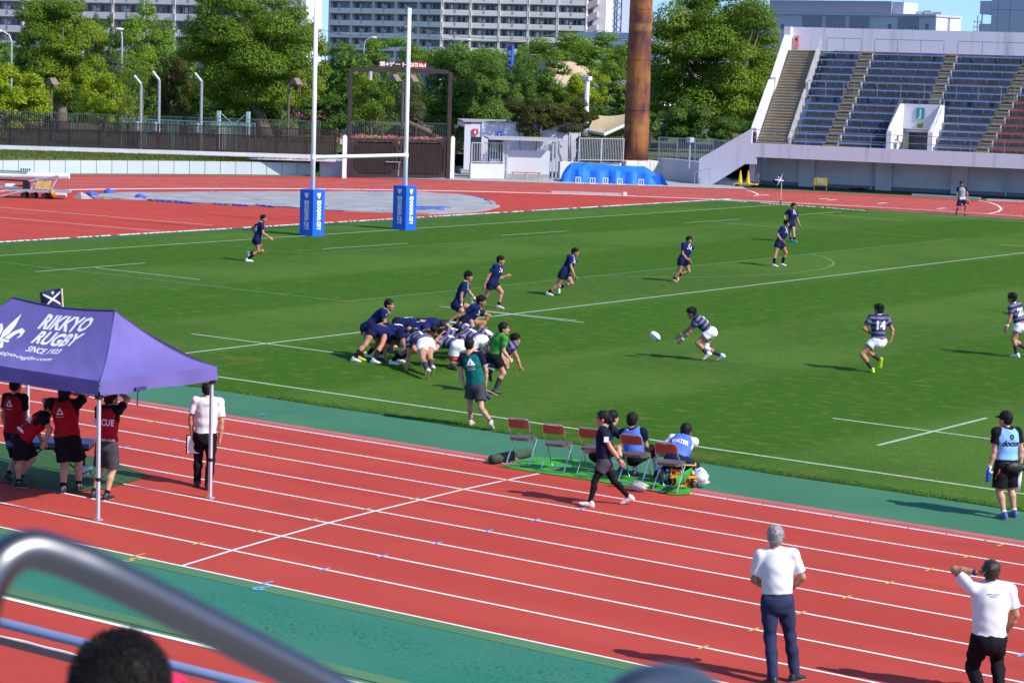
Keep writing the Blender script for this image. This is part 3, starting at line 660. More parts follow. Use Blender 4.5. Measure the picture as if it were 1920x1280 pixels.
# wall below with pilasters
for i, (u0, u1) in enumerate(((3.0, 6.0), (6.01, 8.3), (8.31, 12.9), (12.91, 15.7), (15.71, 21), (21.01, 27), (27.01, 33), (33.01, UR))): sbox(u0, u1, 3.6, 3.9, .22, 1.82, 'wall_panel', WALLB)
sbox(2.2, UR, 3.57, 3.9, 0, .215, 'skirting', mat('skirting_blue', (.22, .24, .32), .8))
for u in (5.15, 9.85, 14.35, 18.9, 23.4, 27.9, 32.4): sbox(u, u+.95, 3.3, 3.56, 0, 1.82, 'pilaster', WALLB)
for u in (9.55, 17.55, 25.5): MB().cyl(S(u, 3.5, 0), S(u, 3.5, 1.8), .05).build('downpipe', WALLB, stand)
sbox(2.0, UR, .22, 5, 1.82, 2.0, 'soffit', WALLB); sbox(3.0, UR, 0, .2, 1.78, 2.6, 'fascia', WST); sbox(2.9, UR, .2, 1.25, 2.25, 2.45, 'walkway', STEPC)
# sloping stair wall running down to the track
q = [(-.2, 0, 0), (.66, 0, 0), (2.62, 0, 1.34), (3.32, 0, 1.36), (3.32, 0, 1.74), (2.98, 0, 1.79), (2.98, 0, 3.42), (2.9, 0, 3.42), (-.2, 0, 1.52)]
MB().hexa([S(u, .21, z) for u, v, z in q[::-1]], [S(u, -.02, z) for u, v, z in q[::-1]]).build('stair_wall', WST, stand)
sbox(-.2, 2.9, .3, 2.2, 0, .25, 'step', GREYC)
# terraces
TR, RI, Z0, V0 = .78, .447, 2.40, 1.25
NR = 13
floor = MB()
for i in range(NR+1):
    v0 = V0+TR*i; z = Z0+RI*i-.02*(i < 1)
    for ua, ub in (((4.95, 11.1), (13.3, UR)) if v0 < 6.5 else ((4.95, UR),)):
        floor.box(S((ua+ub)/2, v0+TR/2+.05, z-.15), (ub-ua, TR+.1, .3), SAX)
        floor.box(S((ua+ub)/2, v0-.0+.01, z-RI/2), (ub-ua, .04, RI), SAX)
floor.build('terrace', DARKF, stand)
ZTOP = Z0+RI*NR+.0; VT = V0+TR*NR
sbox(2.0, UR, VT+.05, VT+1.7, ZTOP-.3, ZTOP+.02, 'top_walkway', STEPC)
sbox(1.9, UR, VT+1.15, VT+1.4, ZTOP-3, 9.72, 'back_wall', WST)
sbox(4.95, UR, VT+1.08, VT+1.15, ZTOP+.02, ZTOP+.07, 'wall_joint', mat('joint_rust', (.30, .10, .08), .8))
sbox(2.35, 2.62, VT+1.02, VT+1.14, ZTOP+.15, ZTOP+.95, 'hydrant_box', mat('hydrant_red', (.62, .18, .17), .5)); MB().cyl(S(2.48, VT+1.03, ZTOP+.72), S(2.48, VT+.99, ZTOP+.72), .07, 12).build('alarm_disc', BLACK, stand)
# left stair: solid flight, nosings, walls
st = MB(); ns = 33; sz0, sv0 = 2.45, 1.25
nos = None
for i in range(ns):
    t = i/ns; z = sz0+(ZTOP-sz0)*(i+1)/ns; u0 = 2.95-.62*t; u1 = 4.80-.64*t; v0 = sv0+(VT+.1-sv0)*t
    V = [S(u0, v0, z-.5), S(u1, v0, z-.5), S(u1, v0+.5, z-.5), S(u0, v0+.5, z-.5)]; Tt = [p+np.array([0, 0, .5]) for p in V]
    MB().hexa(V, Tt).build('step', STEPC, stand)
    MB().box(S((u0+u1)/2, v0+.03, z+.005), (u1-u0-.12, .10, .055), SAX).build('nosing', NOSE, stand)
def slantwall(pts, w, name, m):     # pts: (u, v, ztop, zbot)
    b = MB(); V = []
    for u, v, zt, zb in pts: V += [S(u-w/2, v, zb), S(u+w/2, v, zb), S(u+w/2, v, zt), S(u-w/2, v, zt)]
    F = [(0, 1, 2, 3)]; n = len(pts)
    for i in range(n-1):
        o = 4*i
        for k in range(4): F.append((o+k, o+4+k, o+4+(k+1) % 4, o+(k+1) % 4))
    F.append(tuple(4*(n-1)+k for k in (3, 2, 1, 0))); b.add(V, F); return b.build(name, m, stand)
slantwall([(2.75, 1.3, 3.45, 0), (2.30, 6.9, 6.35, 0)], .34, 'side_wall', WST)
slantwall([(2.42, 6.9, 6.5, 0), (1.98, 11.9, 9.2, 0)], .34, 'side_wall', WST)
slantwall([(1.98, 11.9, 9.72, 0), (1.95, 12.8, 9.72, 0)], .42, 'side_wall', WST)
sbox(2.78, 2.95, 1.05, 1.3, 2.45, 3.2, 'stair_gate', mat('gate_maroon', (.10, .05, .06), .6))
slantwall([(4.88, 1.4, 2.95, 2.3), (4.55, 6.6, 5.9, 5.0)], .12, 'stair_wall', mat('aged_concrete', (.36, .36, .38), .85, var=.2, scale=2))
slantwall([(4.62, 6.5, 6.25, 5.2), (4.25, 11.6, 9.0, 8.0)], .12, 'stair_wall', MATS['aged_concrete'])
# aisles: (u at row 0, u at row 12), width
AIS = [(7.08, 7.0, .82), (12.2, 12.36, .72), (16.0, 17.2, .74), (21.2, 22.4, .8), (26.4, 27.6, .8), (31.6, 32.8, .8), (36.8, 38, .8)]
def aisle(k, i): a = AIS[k]; return a[0]+(a[1]-a[0])*i/12
for k in range(4):
    for i in range(NR):
        u = aisle(k, i); v0 = V0+TR*i; z = Z0+RI*i
        if k == 1 and i < 6: continue
        sbox(u, u+AIS[k][2], v0-.02, v0+.40, z-.1, z+RI/2, 'aisle_step', STEPC)
        MB().box(S(u+AIS[k][2]/2, v0+.0, z+RI/2+.004), (AIS[k][2]-.04, .08, .055), SAX).build('nosing', NOSE, stand)
        MB().box(S(u+AIS[k][2]/2, v0+.42, z+RI-.01), (AIS[k][2]-.04, .08, .055), SAX).build('nosing', NOSE, stand)
        MB().box(S(u+AIS[k][2]-.03, v0+.28, z+.12), (.05, .6, .5), SAX).build('kerb', mat('kerb_pale', (.36, .37, .38), .8), stand)
# benches: one object per row and block, each with slab, back strip and brackets
BLUES = mat('bench_blue', (.15, .31, .62), .45, var=.12, scale=2); BLUED = mat('bench_blue_dull', (.27, .37, .52), .55, var=.15, scale=2); REDS = mat('bench_red', (.58, .085, .04), .45, var=.1)
def bench(u0, u1, i, red=False):
    v = V0+TR*i+.34; z = Z0+RI*i+.36
    top = BLUES if i % 3 else BLUED
    o = MB().box(S((u0+u1)/2, v, z), (u1-u0, .06, .075), SAX).build('bench', REDS if red else BLUES, stand)
    MB().box(S((u0+u1)/2, v+.175, z+.012), (u1-u0, .28, .045), SAX).build('seat_slab', REDS if red else BLUED, o)
    nb = max(2, int(round((u1-u0)/.62))); bp = None
    for j in range(nb):
        c = S(u0+.12+(u1-u0-.24)*j/(nb-1), v+.1, z-.13)
        if bp is None:
            b = MB(); b.box(c+SV*.06+np.array([0, 0, .07]), (.05, .26, .05), SAX); b.hexa([c+SU*x+SV*y-np.array([0, 0, .14]) for x, y in ((-.03, .10), (.03, .10), (.03, .17), (-.03, .17))], [c+SU*x+SV*y+np.array([0, 0, .05]) for x, y in ((-.03, -.02), (.03, -.02), (.03, .16), (-.03, .16))])
            bp = b.build('bracket', GALV, o); c0 = c
        else:
            k = part_copy(bp, c-c0)
for i in range(NR):
    bench(5.12-.05*i, aisle(0, i)-.06, i)
    a0_ = aisle(0, i)+AIS[0][2]+.04
    if i < 7: bench(a0_, 10.72, i)
    else: bench(a0_, aisle(1, i)-.05, i)
    if i < 6: bench(13.52, aisle(2, i)-.05, i)
    elif i == 6: bench(10.9, aisle(2, i)-.05, i)
    else: bench(aisle(1, i)+AIS[1][2]+.04, aisle(2, i)-.05, i)
    bench(aisle(2, i)+AIS[2][2]+.04, aisle(3, i)-.05, i, red=(i < 7))
# J doorway
zt = 5.18
sbox(10.78, 11.06, 1.2, 1.3, Z0, 3.6, 'door_pier', WST); sbox(13.2, 13.48, 1.2, 1.3, Z0, 3.6, 'door_pier', WST)
slantwall([(10.92, 1.3, 3.62, Z0), (11.0, 4.5, zt, Z0)], .26, 'portal_wall', WST); slantwall([(13.34, 1.3, 3.62, Z0), (13.4, 4.5, zt, Z0)], .26, 'portal_wall', WST)
sbox(11.14, 13.26, 4.45, 4.7, 3.72, zt, 'portal_front', WST)
sbox(11.14, 13.26, 1.3, 6.5, Z0-.3, Z0+.03, 'portal_floor', STEPC)
sbox(11.14, 13.26, 4.75, 6.4, 3.5, 3.7, 'portal_ceiling', WST); sbox(11.14, 13.26, 6.4, 6.6, Z0, 3.6, 'inner_wall', mat('inner_wall', (.5, .5, .52), .8)); sbox(11.9, 12.9, 6.3, 6.39, Z0, 3.5, 'door', mat('door_grey', (.42, .42, .45), .6))
sg = MB().box(S(12.13, 4.42, 4.64), (.5, .04, .66), SAX).build('sign', mat('sign_teal', (.03, .30, .34), .45), stand)
tx = MB(); put_text(tx, 'J', S(12.13, 4.395, 4.64), SU, (0, 0, 1), .62, .012); tx.build('lettering', WHITE, sg)
sg = MB().box(S(12.13, 4.42, 3.93), (.3, .04, .3), SAX).build('sign', mat('sign_exit', (.45, .42, .05), .5), stand)
ex = MB()
for a_, b_ in (((-.06, .08), (-.02, .02)), ((-.02, .02), (.05, .06)), ((-.02, .02), (.0, -.05)), ((0, -.05), (-.07, -.1)), ((0, -.05), (.06, -.1)), ((-.11, .12), (-.11, -.12)), ((.11, .12), (.11, -.12))):
    ex.cyl(S(12.13+a_[0], 4.395, 3.93+a_[1]), S(12.13+b_[0], 4.395, 3.93+b_[1]), .016, 5)
ex.build('running_figure', mat('exit_green', (.02, .14, .05), .5), sg)
# handrails
def rail(pts, name='handrail', r=.022): return MB().tube(pts, r, 6).build(name, mat('rail_grey', (.23, .23, .25), .5, metal=.3), stand)
for z in (2.95, 3.40):
    rail([S(2.95, .1, z), S(UR, .1, z)], 'front_rail', .02)
u = 4.3
while u < 30:
    rail([S(u, .1, 2.6), S(u, .1, 3.40)], 'rail_post', .02); u += 1.93
def hoop(u0, u1, v, z, h, n):
    P = [S(u0, v, z), S(u0, v, z+h-.08), S(u0+.08, v, z+h), S(u1-.05, v, z+h), S(u1, v, z+h-.05), S(u1, v, z)]; rail(P)
    for j in range(1, n): rail([S(u0+(u1-u0)*j/n, v, z), S(u0+(u1-u0)*j/n, v, z+h)], 'rail_post', .02)
hoop(4.75, 6.95, VT-.12, ZTOP-.3, 1.15, 2); hoop(7.8, 12.15, VT-.12, ZTOP-.3, 1.15, 3); hoop(13.0, 17.6, VT-.12, ZTOP-.3, 1.15, 3); hoop(18.3, 22.1, VT-.12, ZTOP-.3, 1.15, 3)
zm = Z0+RI*7; vm = V0+TR*7-.1
hoop(4.7, 6.95, vm, zm-.3, 1.15, 2); hoop(7.6, 11.9, vm, zm-.3, 1.15, 3); hoop(12.5, 16.5, vm, zm-.3, 1.15, 3); hoop(17.3, 21.4, vm, zm-.3, 1.15, 3)
rail([S(10.9, 4.6, zt+.02), S(10.9, 4.6, zt+.28), S(13.5, 4.6, zt+.28), S(13.5, 4.6, zt+.02)], 'portal_rail')
for s_ in (10.85, 13.5):
    for t in (0, .33, .66, 1.0): rail([S(s_, 1.3+3.2*t, 3.62+1.56*t), S(s_, 1.3+3.2*t, 3.85+1.56*t)], 'rail_post', .012)
    rail([S(s_, 1.3, 3.85), S(s_, 4.5, 5.41)], 'portal_rail', .015)
rail([S(11.25, 1.5, Z0), S(11.25, 1.5, 3.15), S(11.35, 2.6, 2.9), S(11.35, 2.6, Z0)])

# ================================================================== things standing in front of the grandstand
def cone(p, label):
    t = empty('traffic_cone', p, label, 'cone', 'cones on the trolley under the grandstand')
    MB().cyl(p+np.array([0, 0, .26]), p+np.array([0, 0, 1.0]), .14, 14, .025).build('cone_body', YELLOW, t, smooth=False); MB().box(p+np.array([0, 0, .235]), (.34, .34, .05)).build('base', YELLOW, t)
c0 = gnd(1391, 350); tr = empty('trolley', c0, 'yellow flat trolley carrying two tall cones under the grandstand', 'trolley')
MB().box(c0+SU*.25+np.array([0, 0, .17]), (1.35, .62, .06), SAX).build('deck', YELLOW, tr)
for du in (-.3, .75):
    for dv in (-.22, .22): MB().cyl(c0+SU*du+SV*(dv-.03)+np.array([0, 0, .07]), c0+SU*du+SV*(dv+.03)+np.array([0, 0, .07]), .07, 10).build('wheel', RUBBER, tr)
MB().tube([c0+SU*.9-SV*.25+np.array([0, 0, .2]), c0+SU*.98-SV*.25+np.array([0, 0, .8]), c0+SU*.98+SV*.25+np.array([0, 0, .8]), c0+SU*.9+SV*.25+np.array([0, 0, .2])], .018, 6).build('push_handle', STEEL, tr)
cone(c0+SU*-.12+np.array([0, 0, -.035]), 'tall yellow cone on the left of the trolley under the grandstand'); cone(c0+SU*.36+np.array([0, 0, -.035]), 'tall yellow cone on the right of the trolley under the grandstand')
g = gnd(1538, 356.5); nb_ = empty('notice_board', g, 'yellow-framed notice board on legs in front of the grandstand wall', 'notice board')
for du in (-.36, .36): MB().box(g+SU*du+np.array([0, 0, .36]), (.05, .05, .72), SAX).build('leg', mat('old_wood', (.30, .20, .10), .8), nb_)
MB().box(g+np.array([0, 0, .5])-SV*.03, (.78, .04, .44), SAX).build('board', YELLOW, nb_); MB().box(g+np.array([0, 0, .52])-SV*.056, (.42, .01, .28), SAX).build('notice', mat('faded_paper', (.55, .48, .38), .8), nb_)
for (a_, b_, lab) in (((1710, 367.5), (1838, 374.5), 'dull white plank lying along the far edge of the track behind the linesman'), ((1850, 377), (1990, 383), 'longer white bar lying along the far edge of the track at the right')):
    A_, B_ = gnd(*a_), gnd(*b_); d_ = norm(B_-A_); MB().box((A_+B_)/2+np.array([0, 0, .07]), (np.linalg.norm(B_-A_), .14, .12), np.array([d_, [-d_[1], d_[0], 0], [0, 0, 1]])).build('plank', mat('dull_white', (.5, .5, .5), .7, var=.1), label=lab, cat='plank', loc=(A_+B_)/2)
g = gnd(1608, 356); cb = MB(); rr = np.random.default_rng(3); P = [g+np.array([.5*math.cos(t)+rr.normal(0, .08), .35*math.sin(t)+rr.normal(0, .08), .04+.02*(i % 3)]) for i, t in enumerate(np.linspace(0, 14, 40))]
cb.tube(P, .035, 5).build('hose', BLACK, label='black coiled hose lying at the foot of the grandstand wall', cat='hose', loc=g)
# ================================================================== buildings far behind
def bldg_frame(px, D): P = atD(px, 100, D); return P
APW = mat('apartment_white', (.84, .78, .73), .8, var=.05, scale=.2); APP = mat('apartment_pink', (.80, .68, .68), .8, var=.05, scale=.2); APE = mat('apartment_end', (.80, .77, .79), .8, var=.03, scale=.2)
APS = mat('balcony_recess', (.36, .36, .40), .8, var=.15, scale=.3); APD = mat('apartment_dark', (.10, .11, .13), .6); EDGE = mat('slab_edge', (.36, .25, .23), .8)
STAIRP = mat('stair_pink', (.52, .43, .46), .8, var=.04, scale=.3)
def apartment(name, label, pxs, D, px_ref, y0, floor_h, nfl, wallm, bay, tower_end, seed, turn=0, pivot=0):
    """facade along X facing -Y; pxs = left and right pixel column of the facade"""
    Y = atD(px_ref, 60, D)[1]
    xl, xr = atY(pxs[0], 60, Y)[0], atY(pxs[1], 60, Y)[0]; ztop0 = atY(px_ref, y0, Y)[2]
    t = empty(name, (xl if pivot < 0 else xr if pivot > 0 else (xl+xr)/2, Y, 0), label, 'building'); t.rotation_euler[2] = R(turn)
    zb = ztop0-floor_h*math.floor(ztop0/floor_h); H = zb+floor_h*nfl
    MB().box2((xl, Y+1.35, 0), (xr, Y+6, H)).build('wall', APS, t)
    rr = np.random.default_rng(seed)
    for i in range(nfl):
        z = zb+floor_h*i
        if z < ZVIS-3: continue
        MB().box2((xl, Y, z-.02), (xr, Y+.14, z+1.18)).build('balcony_parapet', wallm, t)
        MB().box2((xl, Y+.03, z-.16), (xr, Y+1.4, z-.03)).build('balcony_slab', EDGE, t)
    nbay = max(1, int(round((xr-xl)/bay))); bw = (xr-xl)/nbay
    for j in range(nbay+1):
        MB().box2((xl+bw*j-.09, Y-.06, 0), (xl+bw*j+.09, Y+1.3, H)).build('party_wall', wallm, t)
        if j < nbay:
            MB().cyl((xl+bw*j+.4, Y-.08, 0), (xl+bw*j+.4, Y-.08, H), .06, 6).build('downpipe', wallm, t)
    win = None
    for i in range(nfl):
        z = zb+floor_h*i
        if z < ZVIS-2: continue
        for j in range(nbay):
            x = xl+bw*j
            for k, (a, b_, zt) in enumerate(((.09, .38, 2.35), (.52, .62, 2.3), (.68, .93, 2.35))):
                c = np.array([x+bw*(a+b_)/2, Y+1.32, z+1.18+.62])
                w = MB().box(c, (bw*(b_-a), .06, 1.24)).build('window', DARKG if rr.random() < .7 else APD, t)
                if k != 1: MB().box(c-np.array([bw*(b_-a)*.05, .04, 0]), (.09, .04, 1.24)).box(c-np.array([-bw*(b_-a)*.25, .04, 0]), (bw*(b_-a)*.3, .04, 1.0)).build('sash', wallm, w)
            for q in (.46, .50): MB().box((x+bw*q, Y-.02, z+.75), (.05, .05, .7)).build('parapet_slot', APD, t)
            if rr.random() < .5: MB().box((x+bw*.45, Y+1.1, z+1.6), (.6, .4, .5)).build('air_conditioner', wallm, t)
    if tower_end:
        pe0, pe1 = tower_end
        xe = atY(pe1, 60, Y)[0]
        MB().box2((xr+.02, Y+2.2, 0), (xe, Y+8.2, H)).build('end_wall', APE, t)
        for i in range(nfl):
            z = zb+floor_h*i
            if z < ZVIS-3: continue
            m = xr+(xe-xr)*.62
            MB().hexa([(xr+.1, Y+.1, z-.9), (xr+(m-xr)*.55, Y+.1, z-.2), (m, Y+.1, z+.3), (m, Y+2.1, z+.3), (xr+(m-xr)*.55, Y+2.1, z-.2), (xr+.1, Y+2.1, z-.9)],
                      [(xr+.1, Y+.1, z+.35), (xr+(m-xr)*.55, Y+.1, z+1.2), (m, Y+.1, z+1.5), (m, Y+2.1, z+1.5), (xr+(m-xr)*.55, Y+2.1, z+1.2), (xr+.1, Y+2.1, z+.35)]).build('stair_flight', STAIRP, t)
            MB().box2((xr+.2, Y+1.9, z+1.2), (xr+(xe-xr)*.25, Y+2.19, z+2.4)).build('stair_opening', APD, t)
    return t, Y, xl, xr, H
ZVIS = 8.0
ap1, Ya, xl, xr, Ha = apartment('apartment_block', 'shaded left wing of the long white apartment block, behind the goal posts', (616, 826), 515, 826, 84/2.824-2, 2.8, 14, APW, 6.6, None, 1)
ap3, Yc_, xl3, xr3, Hc_ = apartment('apartment_block', 'sunlit right wing of the long white apartment block, ending in a stair tower', (826.5, 1056), 515, 826, 84/2.824-2, 2.8, 14, APW, 6.6, (1056, 1084), 3, 20, -1)
e0 = atD(560, 60, 380)
ap2, Yb, xl2, xr2, Hb = apartment('apartment_block', 'pinkish apartment block with long balconies behind the big trees on the left', (60, 562), 394, 562, 44.7, 2.8, 12, APP, 6.4, None, 2, 16, 1)
pxe = atY(572, 60, Yb)[0]
MB().box2((xr2+.05, Yb-.1, 0), (pxe, Yb+6.2, Hb)).build('end_wall', APE, ap2)
for z in np.arange(8, Hb, 2.8): MB().box2((pxe+.005, Yb+3.0, z), (pxe+.06, Yb+3.7, z+1.0)).build('window', DARKG, ap2)
# far-left wing with small windows
Yw = Yb-6; x0, x1 = atY(-60, 60, Yw)[0], atY(128, 60, Yw)[0]
wg = empty('apartment_wing', ((x0+x1)/2, Yw, 0), 'lavender rendered apartment wing with small square windows at the far left', 'building')
MB().box2((x0, Yw, 0), (x1, Yw+11, 40)).build('wall', mat('wing_render', (.42, .39, .48), .8, var=.05, scale=.2), wg)
for py in (-5, 24, 52, 80):
    for px in (-28, 0, 20, 60, 100):
        c = atY(px, py, Yw); f = MB().box(c-np.array([0, .02, 0]), (1.05, .06, 1.35)).build('window', WHITE, wg); MB().box(c-np.array([0, .06, 0]), (.9, .06, 1.2)).build('pane', DARKG, f)
# grey building on the right
Dg = 230; PG = atD(1600, 60, Dg); Yg = PG[1]
GB = mat('cladding_grey', (.50, .50, .58), .75, var=.04, scale=.4); GD = mat('cladding_dark', (.27, .27, .34), .7, var=.05, scale=.4)
gb = empty('office_building', (PG[0], Yg, 0), 'low grey institutional building with a darker roof storey behind the grandstand', 'building')
def yb(px, py, Y): return atY(px, py, Y)
xa, xb_ = yb(1380, 60, Yg)[0], yb(1752, 60, Yg)[0]; zt_ = yb(1600, 29.5, Yg)[2]
MB().box2((xa, Yg, 0), (xb_, Yg+5.6, zt_)).build('wall', GB, gb)
MB().box2((xb_+.005, Yg+.02, 0), (xb_+.15, Yg+2.5, zt_-.1)).build('wing_wall', WHITE, gb); MB().box2((xb_+.005, Yg+3.1, 0), (xb_+.15, Yg+5.6, zt_-.1)).build('wing_wall', WHITE, gb)
MB().box2((xb_+.005, Yg+2.55, 0), (xb_+.05, Yg+3.05, zt_-.2)).build('recess', GD, gb)
MB().box2((xa-.2, Yg-.2, zt_+.01), (xb_+.2, Yg+5.8, zt_+.22)).build('parapet', GB, gb)
xc_, xd_ = yb(1456, 20, Yg+3)[0], yb(1684, 20, Yg+3)[0]
MB().box2((xc_, Yg+1.5, zt_+.22), (xd_, Yg+5, yb(1600, 3, Yg+3)[2])).build('roof_storey', GD, gb); MB().box2((xd_+.02, Yg+1.8, zt_+.22), (xd_+1.2, Yg+5, yb(1690, 5, Yg+3)[2])).build('roof_storey', GB, gb)
for i, (p0_, p1_) in enumerate(((1505, 1541), (1549, 1585), (1593, 1630), (1684, 1723))):
    u0, u1 = yb(p0_, 40, Yg)[0], yb(p1_, 40, Yg)[0]
    MB().box2((u0, Yg-.06, zt_-1.1), (u1, Yg-.01, zt_-.12)).build('dark_panel', GD, gb)
    fr = MB().box2((u0, Yg-.06, zt_-1.62), (u1, Yg-.01, zt_-1.12)).build('window', DARKG, gb)
    for j in range(7): x = u0+(u1-u0)*(j+.5)/7; MB().box2((x-.05, Yg-.10, zt_-1.62), (x+.05, Yg-.062, zt_-1.12)).build('mullion', GB, fr)
for px in (1467, 1668, 1738): c = yb(px, 50, Yg); MB().box(c-np.array([0, .02, 0]), (.32, .06, .5)).build('window', DARKG, gb)
for (px, py, h) in ((1492, 2, 1.2), (1540, 2, 1.0), (1600, 2, .8), (1695, 0, 1.6)): c = yb(px, py+4, Yg+4); MB().cyl(c-np.array([0, 0, .4]), c+np.array([0, 0, h]), .05, 6).build('aerial', GALV, gb)
for (px, py) in ((1708, 26), (1728, 27), (1742, 25), (1760, 28)): c = yb(px, py, Yg+5); MB().box(c, (.9, .8, .5)).build('roof_unit', GALV, gb)
# concrete tower block at the far right
Y2 = atD(1880, 40, 260)[1]; rb_ = empty('concrete_block', (yb(1900, 40, Y2)[0], Y2, 0), 'plain grey concrete building at the far right edge behind the grandstand', 'building')
MB().box2((yb(1858, 40, Y2)[0], Y2, 0), (yb(1990, 40, Y2)[0], Y2+14, 22)).build('wall', GB, rb_); x0 = yb(1836, 40, Y2)[0]; x1 = yb(1857.5, 40, Y2)[0]
MB().box2((x0, Y2+.02, yb(1845, 27, Y2)[2]), (x1, Y2+6, yb(1845, 2, Y2)[2])).build('balcony_block', GB, rb_); MB().box2((x0, Y2+.02, 0), (x1, Y2+6, yb(1845, 45, Y2)[2])).build('balcony_block', GB, rb_)
MB().cyl((x0+.2, Y2+.3, yb(1845, 45, Y2)[2]), (x0+.2, Y2+.3, yb(1845, 27, Y2)[2]), .07).build('column', GB, rb_)
for z in (14.5, 11.6): MB().box2((yb(1858, 40, Y2)[0], Y2-.03, z), (yb(1990, 40, Y2)[0], Y2-.005, z+.05)).build('panel_joint', GD, rb_)
for px in (1870, 1893): xx = yb(px, 40, Y2)[0]; MB().box2((xx-.02, Y2-.03, 8), (xx+.02, Y2-.005, 21)).build('panel_joint', GD, rb_)
am = yb(1832, 56, Y2); ant = MB().cyl(am-np.array([0, 0, 8]), am+np.array([0, 0, 1.6]), .06, 6)
for z in (-.2, .3, .9): ant.box(am+np.array([0, 0, z]), (.9, .1, .06)); ant.box(am+np.array([.4, 0, z]), (.06, .06, .4)); ant.box(am+np.array([-.4, 0, z]), (.06, .06, .4))
ant.build('aerial_mast', GALV, label='thin aerial mast with antennas left of the concrete building at the far right', cat='mast', loc=am-np.array([0, 0, 8]))
# glass tower with lattice masts
Y3 = atD(1120, 40, 900)[1]; gt = empty('glass_tower', (yb(1120, 40, Y3)[0], Y3, 0), 'blue-grey glass high-rise far away beside the end of the white apartment block', 'building')
TWG = mat('tower_glass', (.20, .26, .40), .3, var=.05, scale=.05); TWL = mat('tower_light', (.36, .42, .56), .5)
xa_, xb2 = yb(1070, 40, Y3)[0], yb(1134, 40, Y3)[0]; MB().box2((xa_, Y3, 0), (xb2, Y3+25, 70)).build('wall', TWL, gt)
for px in (1098, 1101.5, 1105, 1109, 1113): x = yb(px, 40, Y3)[0]; MB().box2((x-.18, Y3-.2, 0), (x+.18, Y3-.02, 70)).build('glass_strip', TWG, gt)
def lattice(px, w, Dm, label):
    P = atD(px, 70, Dm); P[2] = 0; t = MB(); W_ = w
    for dx in (-W_, W_):
        for dy in (-W_, W_): t.box2((P[0]+dx-.12, P[1]+dy-.12, 0), (P[0]+dx+.12, P[1]+dy+.12, 75))
    z = 8
    while z < 74:
        for dy in (-W_, W_): t.cyl((P[0]-W_, P[1]+dy, z), (P[0]+W_, P[1]+dy, z+1.6), .10, 4); t.cyl((P[0]+W_, P[1]+dy, z+1.6), (P[0]-W_, P[1]+dy, z+3.2), .10, 4)
        z += 3.2
    t.build('lattice_mast', mat('mast_blue', (.10, .11, .22), .6), label=label, cat='mast', loc=P)
lattice(1153, 1.05, 600, 'dark lattice crane mast standing alone in the sky left of the rusty tower'); lattice(1108, .9, 640, 'dark lattice mast in front of the blue glass high-rise'); lattice(1117, .8, 700, 'second lattice mast between the first one and the right edge of the glass high-rise')
# solar roof building
Y4 = atD(1140, 90, 330)[1]; so_ = empty('solar_roof_building', (yb(1140, 90, Y4)[0], Y4, 0), 'white building with solar panels on its sloping roof left of the rusty tower', 'building')
MB().box2((yb(1125, 90, Y4)[0], Y4, 0), (yb(1240, 90, Y4)[0], Y4+12, yb(1160, 75, Y4)[2])).build('wall', WHITE, so_)
u0, u1, z0_, z1_ = yb(1060, 75, Y4)[0], yb(1196, 75, Y4)[0], yb(1140, 74, Y4)[2], yb(1140, 61, Y4)[2]
SOL = mat('solar_panel', (.05, .055, .075), .25, var=.2, scale=1); um = u0+(u1-u0)*.56
for a_, b_ in ((u0, um-.15), (um+.15, u1)):
    n_ = 6
    for j in range(n_):
        p0_, p1_ = a_+(b_-a_)*j/n_+.03, a_+(b_-a_)*(j+1)/n_-.03
        MB().hexa([(p0_, Y4-.4, z0_), (p1_, Y4-.4, z0_), (p1_-1.6, Y4+6, z1_), (p0_-1.6, Y4+6, z1_)], [(p0_, Y4-.45, z0_+.1), (p1_, Y4-.45, z0_+.1), (p1_-1.6, Y4+5.95, z1_+.1), (p0_-1.6, Y4+5.95, z1_+.1)]).build('panel', SOL, so_)
MB().box2((yb(1138, 90, Y4)[0], Y4-.05, yb(1150, 98, Y4)[2]), (yb(1185, 90, Y4)[0], Y4-.01, yb(1150, 84, Y4)[2])).build('window', GD, so_)
# small beige building with coloured signs among the trees
Y5 = atD(980, 150, 255)[1]; sb = empty('beige_building', (yb(985, 150, Y5)[0], Y5, 0), 'beige shop building glimpsed between the trees with an orange sign', 'building')
BE = mat('beige_render', (.55, .42, .28), .8, var=.06, scale=.5)
MB().box2((yb(945, 150, Y5)[0], Y5, 0), (yb(1030, 150, Y5)[0], Y5+8, yb(985, 113, Y5)[2])).build('wall', BE, sb)
MB().box2((yb(975, 150, Y5)[0], Y5-.4, yb(985, 142, Y5)[2]), (yb(994, 150, Y5)[0], Y5-.1, yb(985, 127, Y5)[2])).build('orange_sign', mat('sign_orange', (.8, .14, .02), .5), sb)
MB().box2((yb(930, 150, Y5)[0], Y5-.5, yb(945, 152, Y5)[2]), (yb(956, 150, Y5)[0], Y5-.1, yb(945, 143, Y5)[2])).build('blue_sign', mat('sign_blue', (.05, .18, .65), .5), sb)
MB().box2((yb(957, 150, Y5)[0], Y5-.5, yb(957, 188, Y5)[2]), (yb(965, 150, Y5)[0], Y5-.1, yb(957, 177, Y5)[2])).build('blue_sign', mat('sign_cyan', (.03, .30, .80), .5), sb)
Pb = atD(957, 110, 250); bs = empty('banner_sign', (Pb[0], Pb[1], 0), 'tall narrow blue sign with white characters in front of the white apartment block', 'sign')
zb0, zb1 = atD(957, 190, 250)[2], atD(957, 86, 250)[2]; MB().box2((Pb[0]-.32, Pb[1]-.2, 0), (Pb[0]+.32, Pb[1]+.2, zb1)).build('panel', mat('banner_blue', (.045, .10, .52), .5), bs)
tx = MB(); z = zb1-.85
for ch in '東戸口': put_text(tx, ch, (Pb[0]+.02, Pb[1]-.215, z), (1, 0, 0), (0, 0, 1), .62, .012); z -= .75
tx.build('lettering', WHITE, bs)
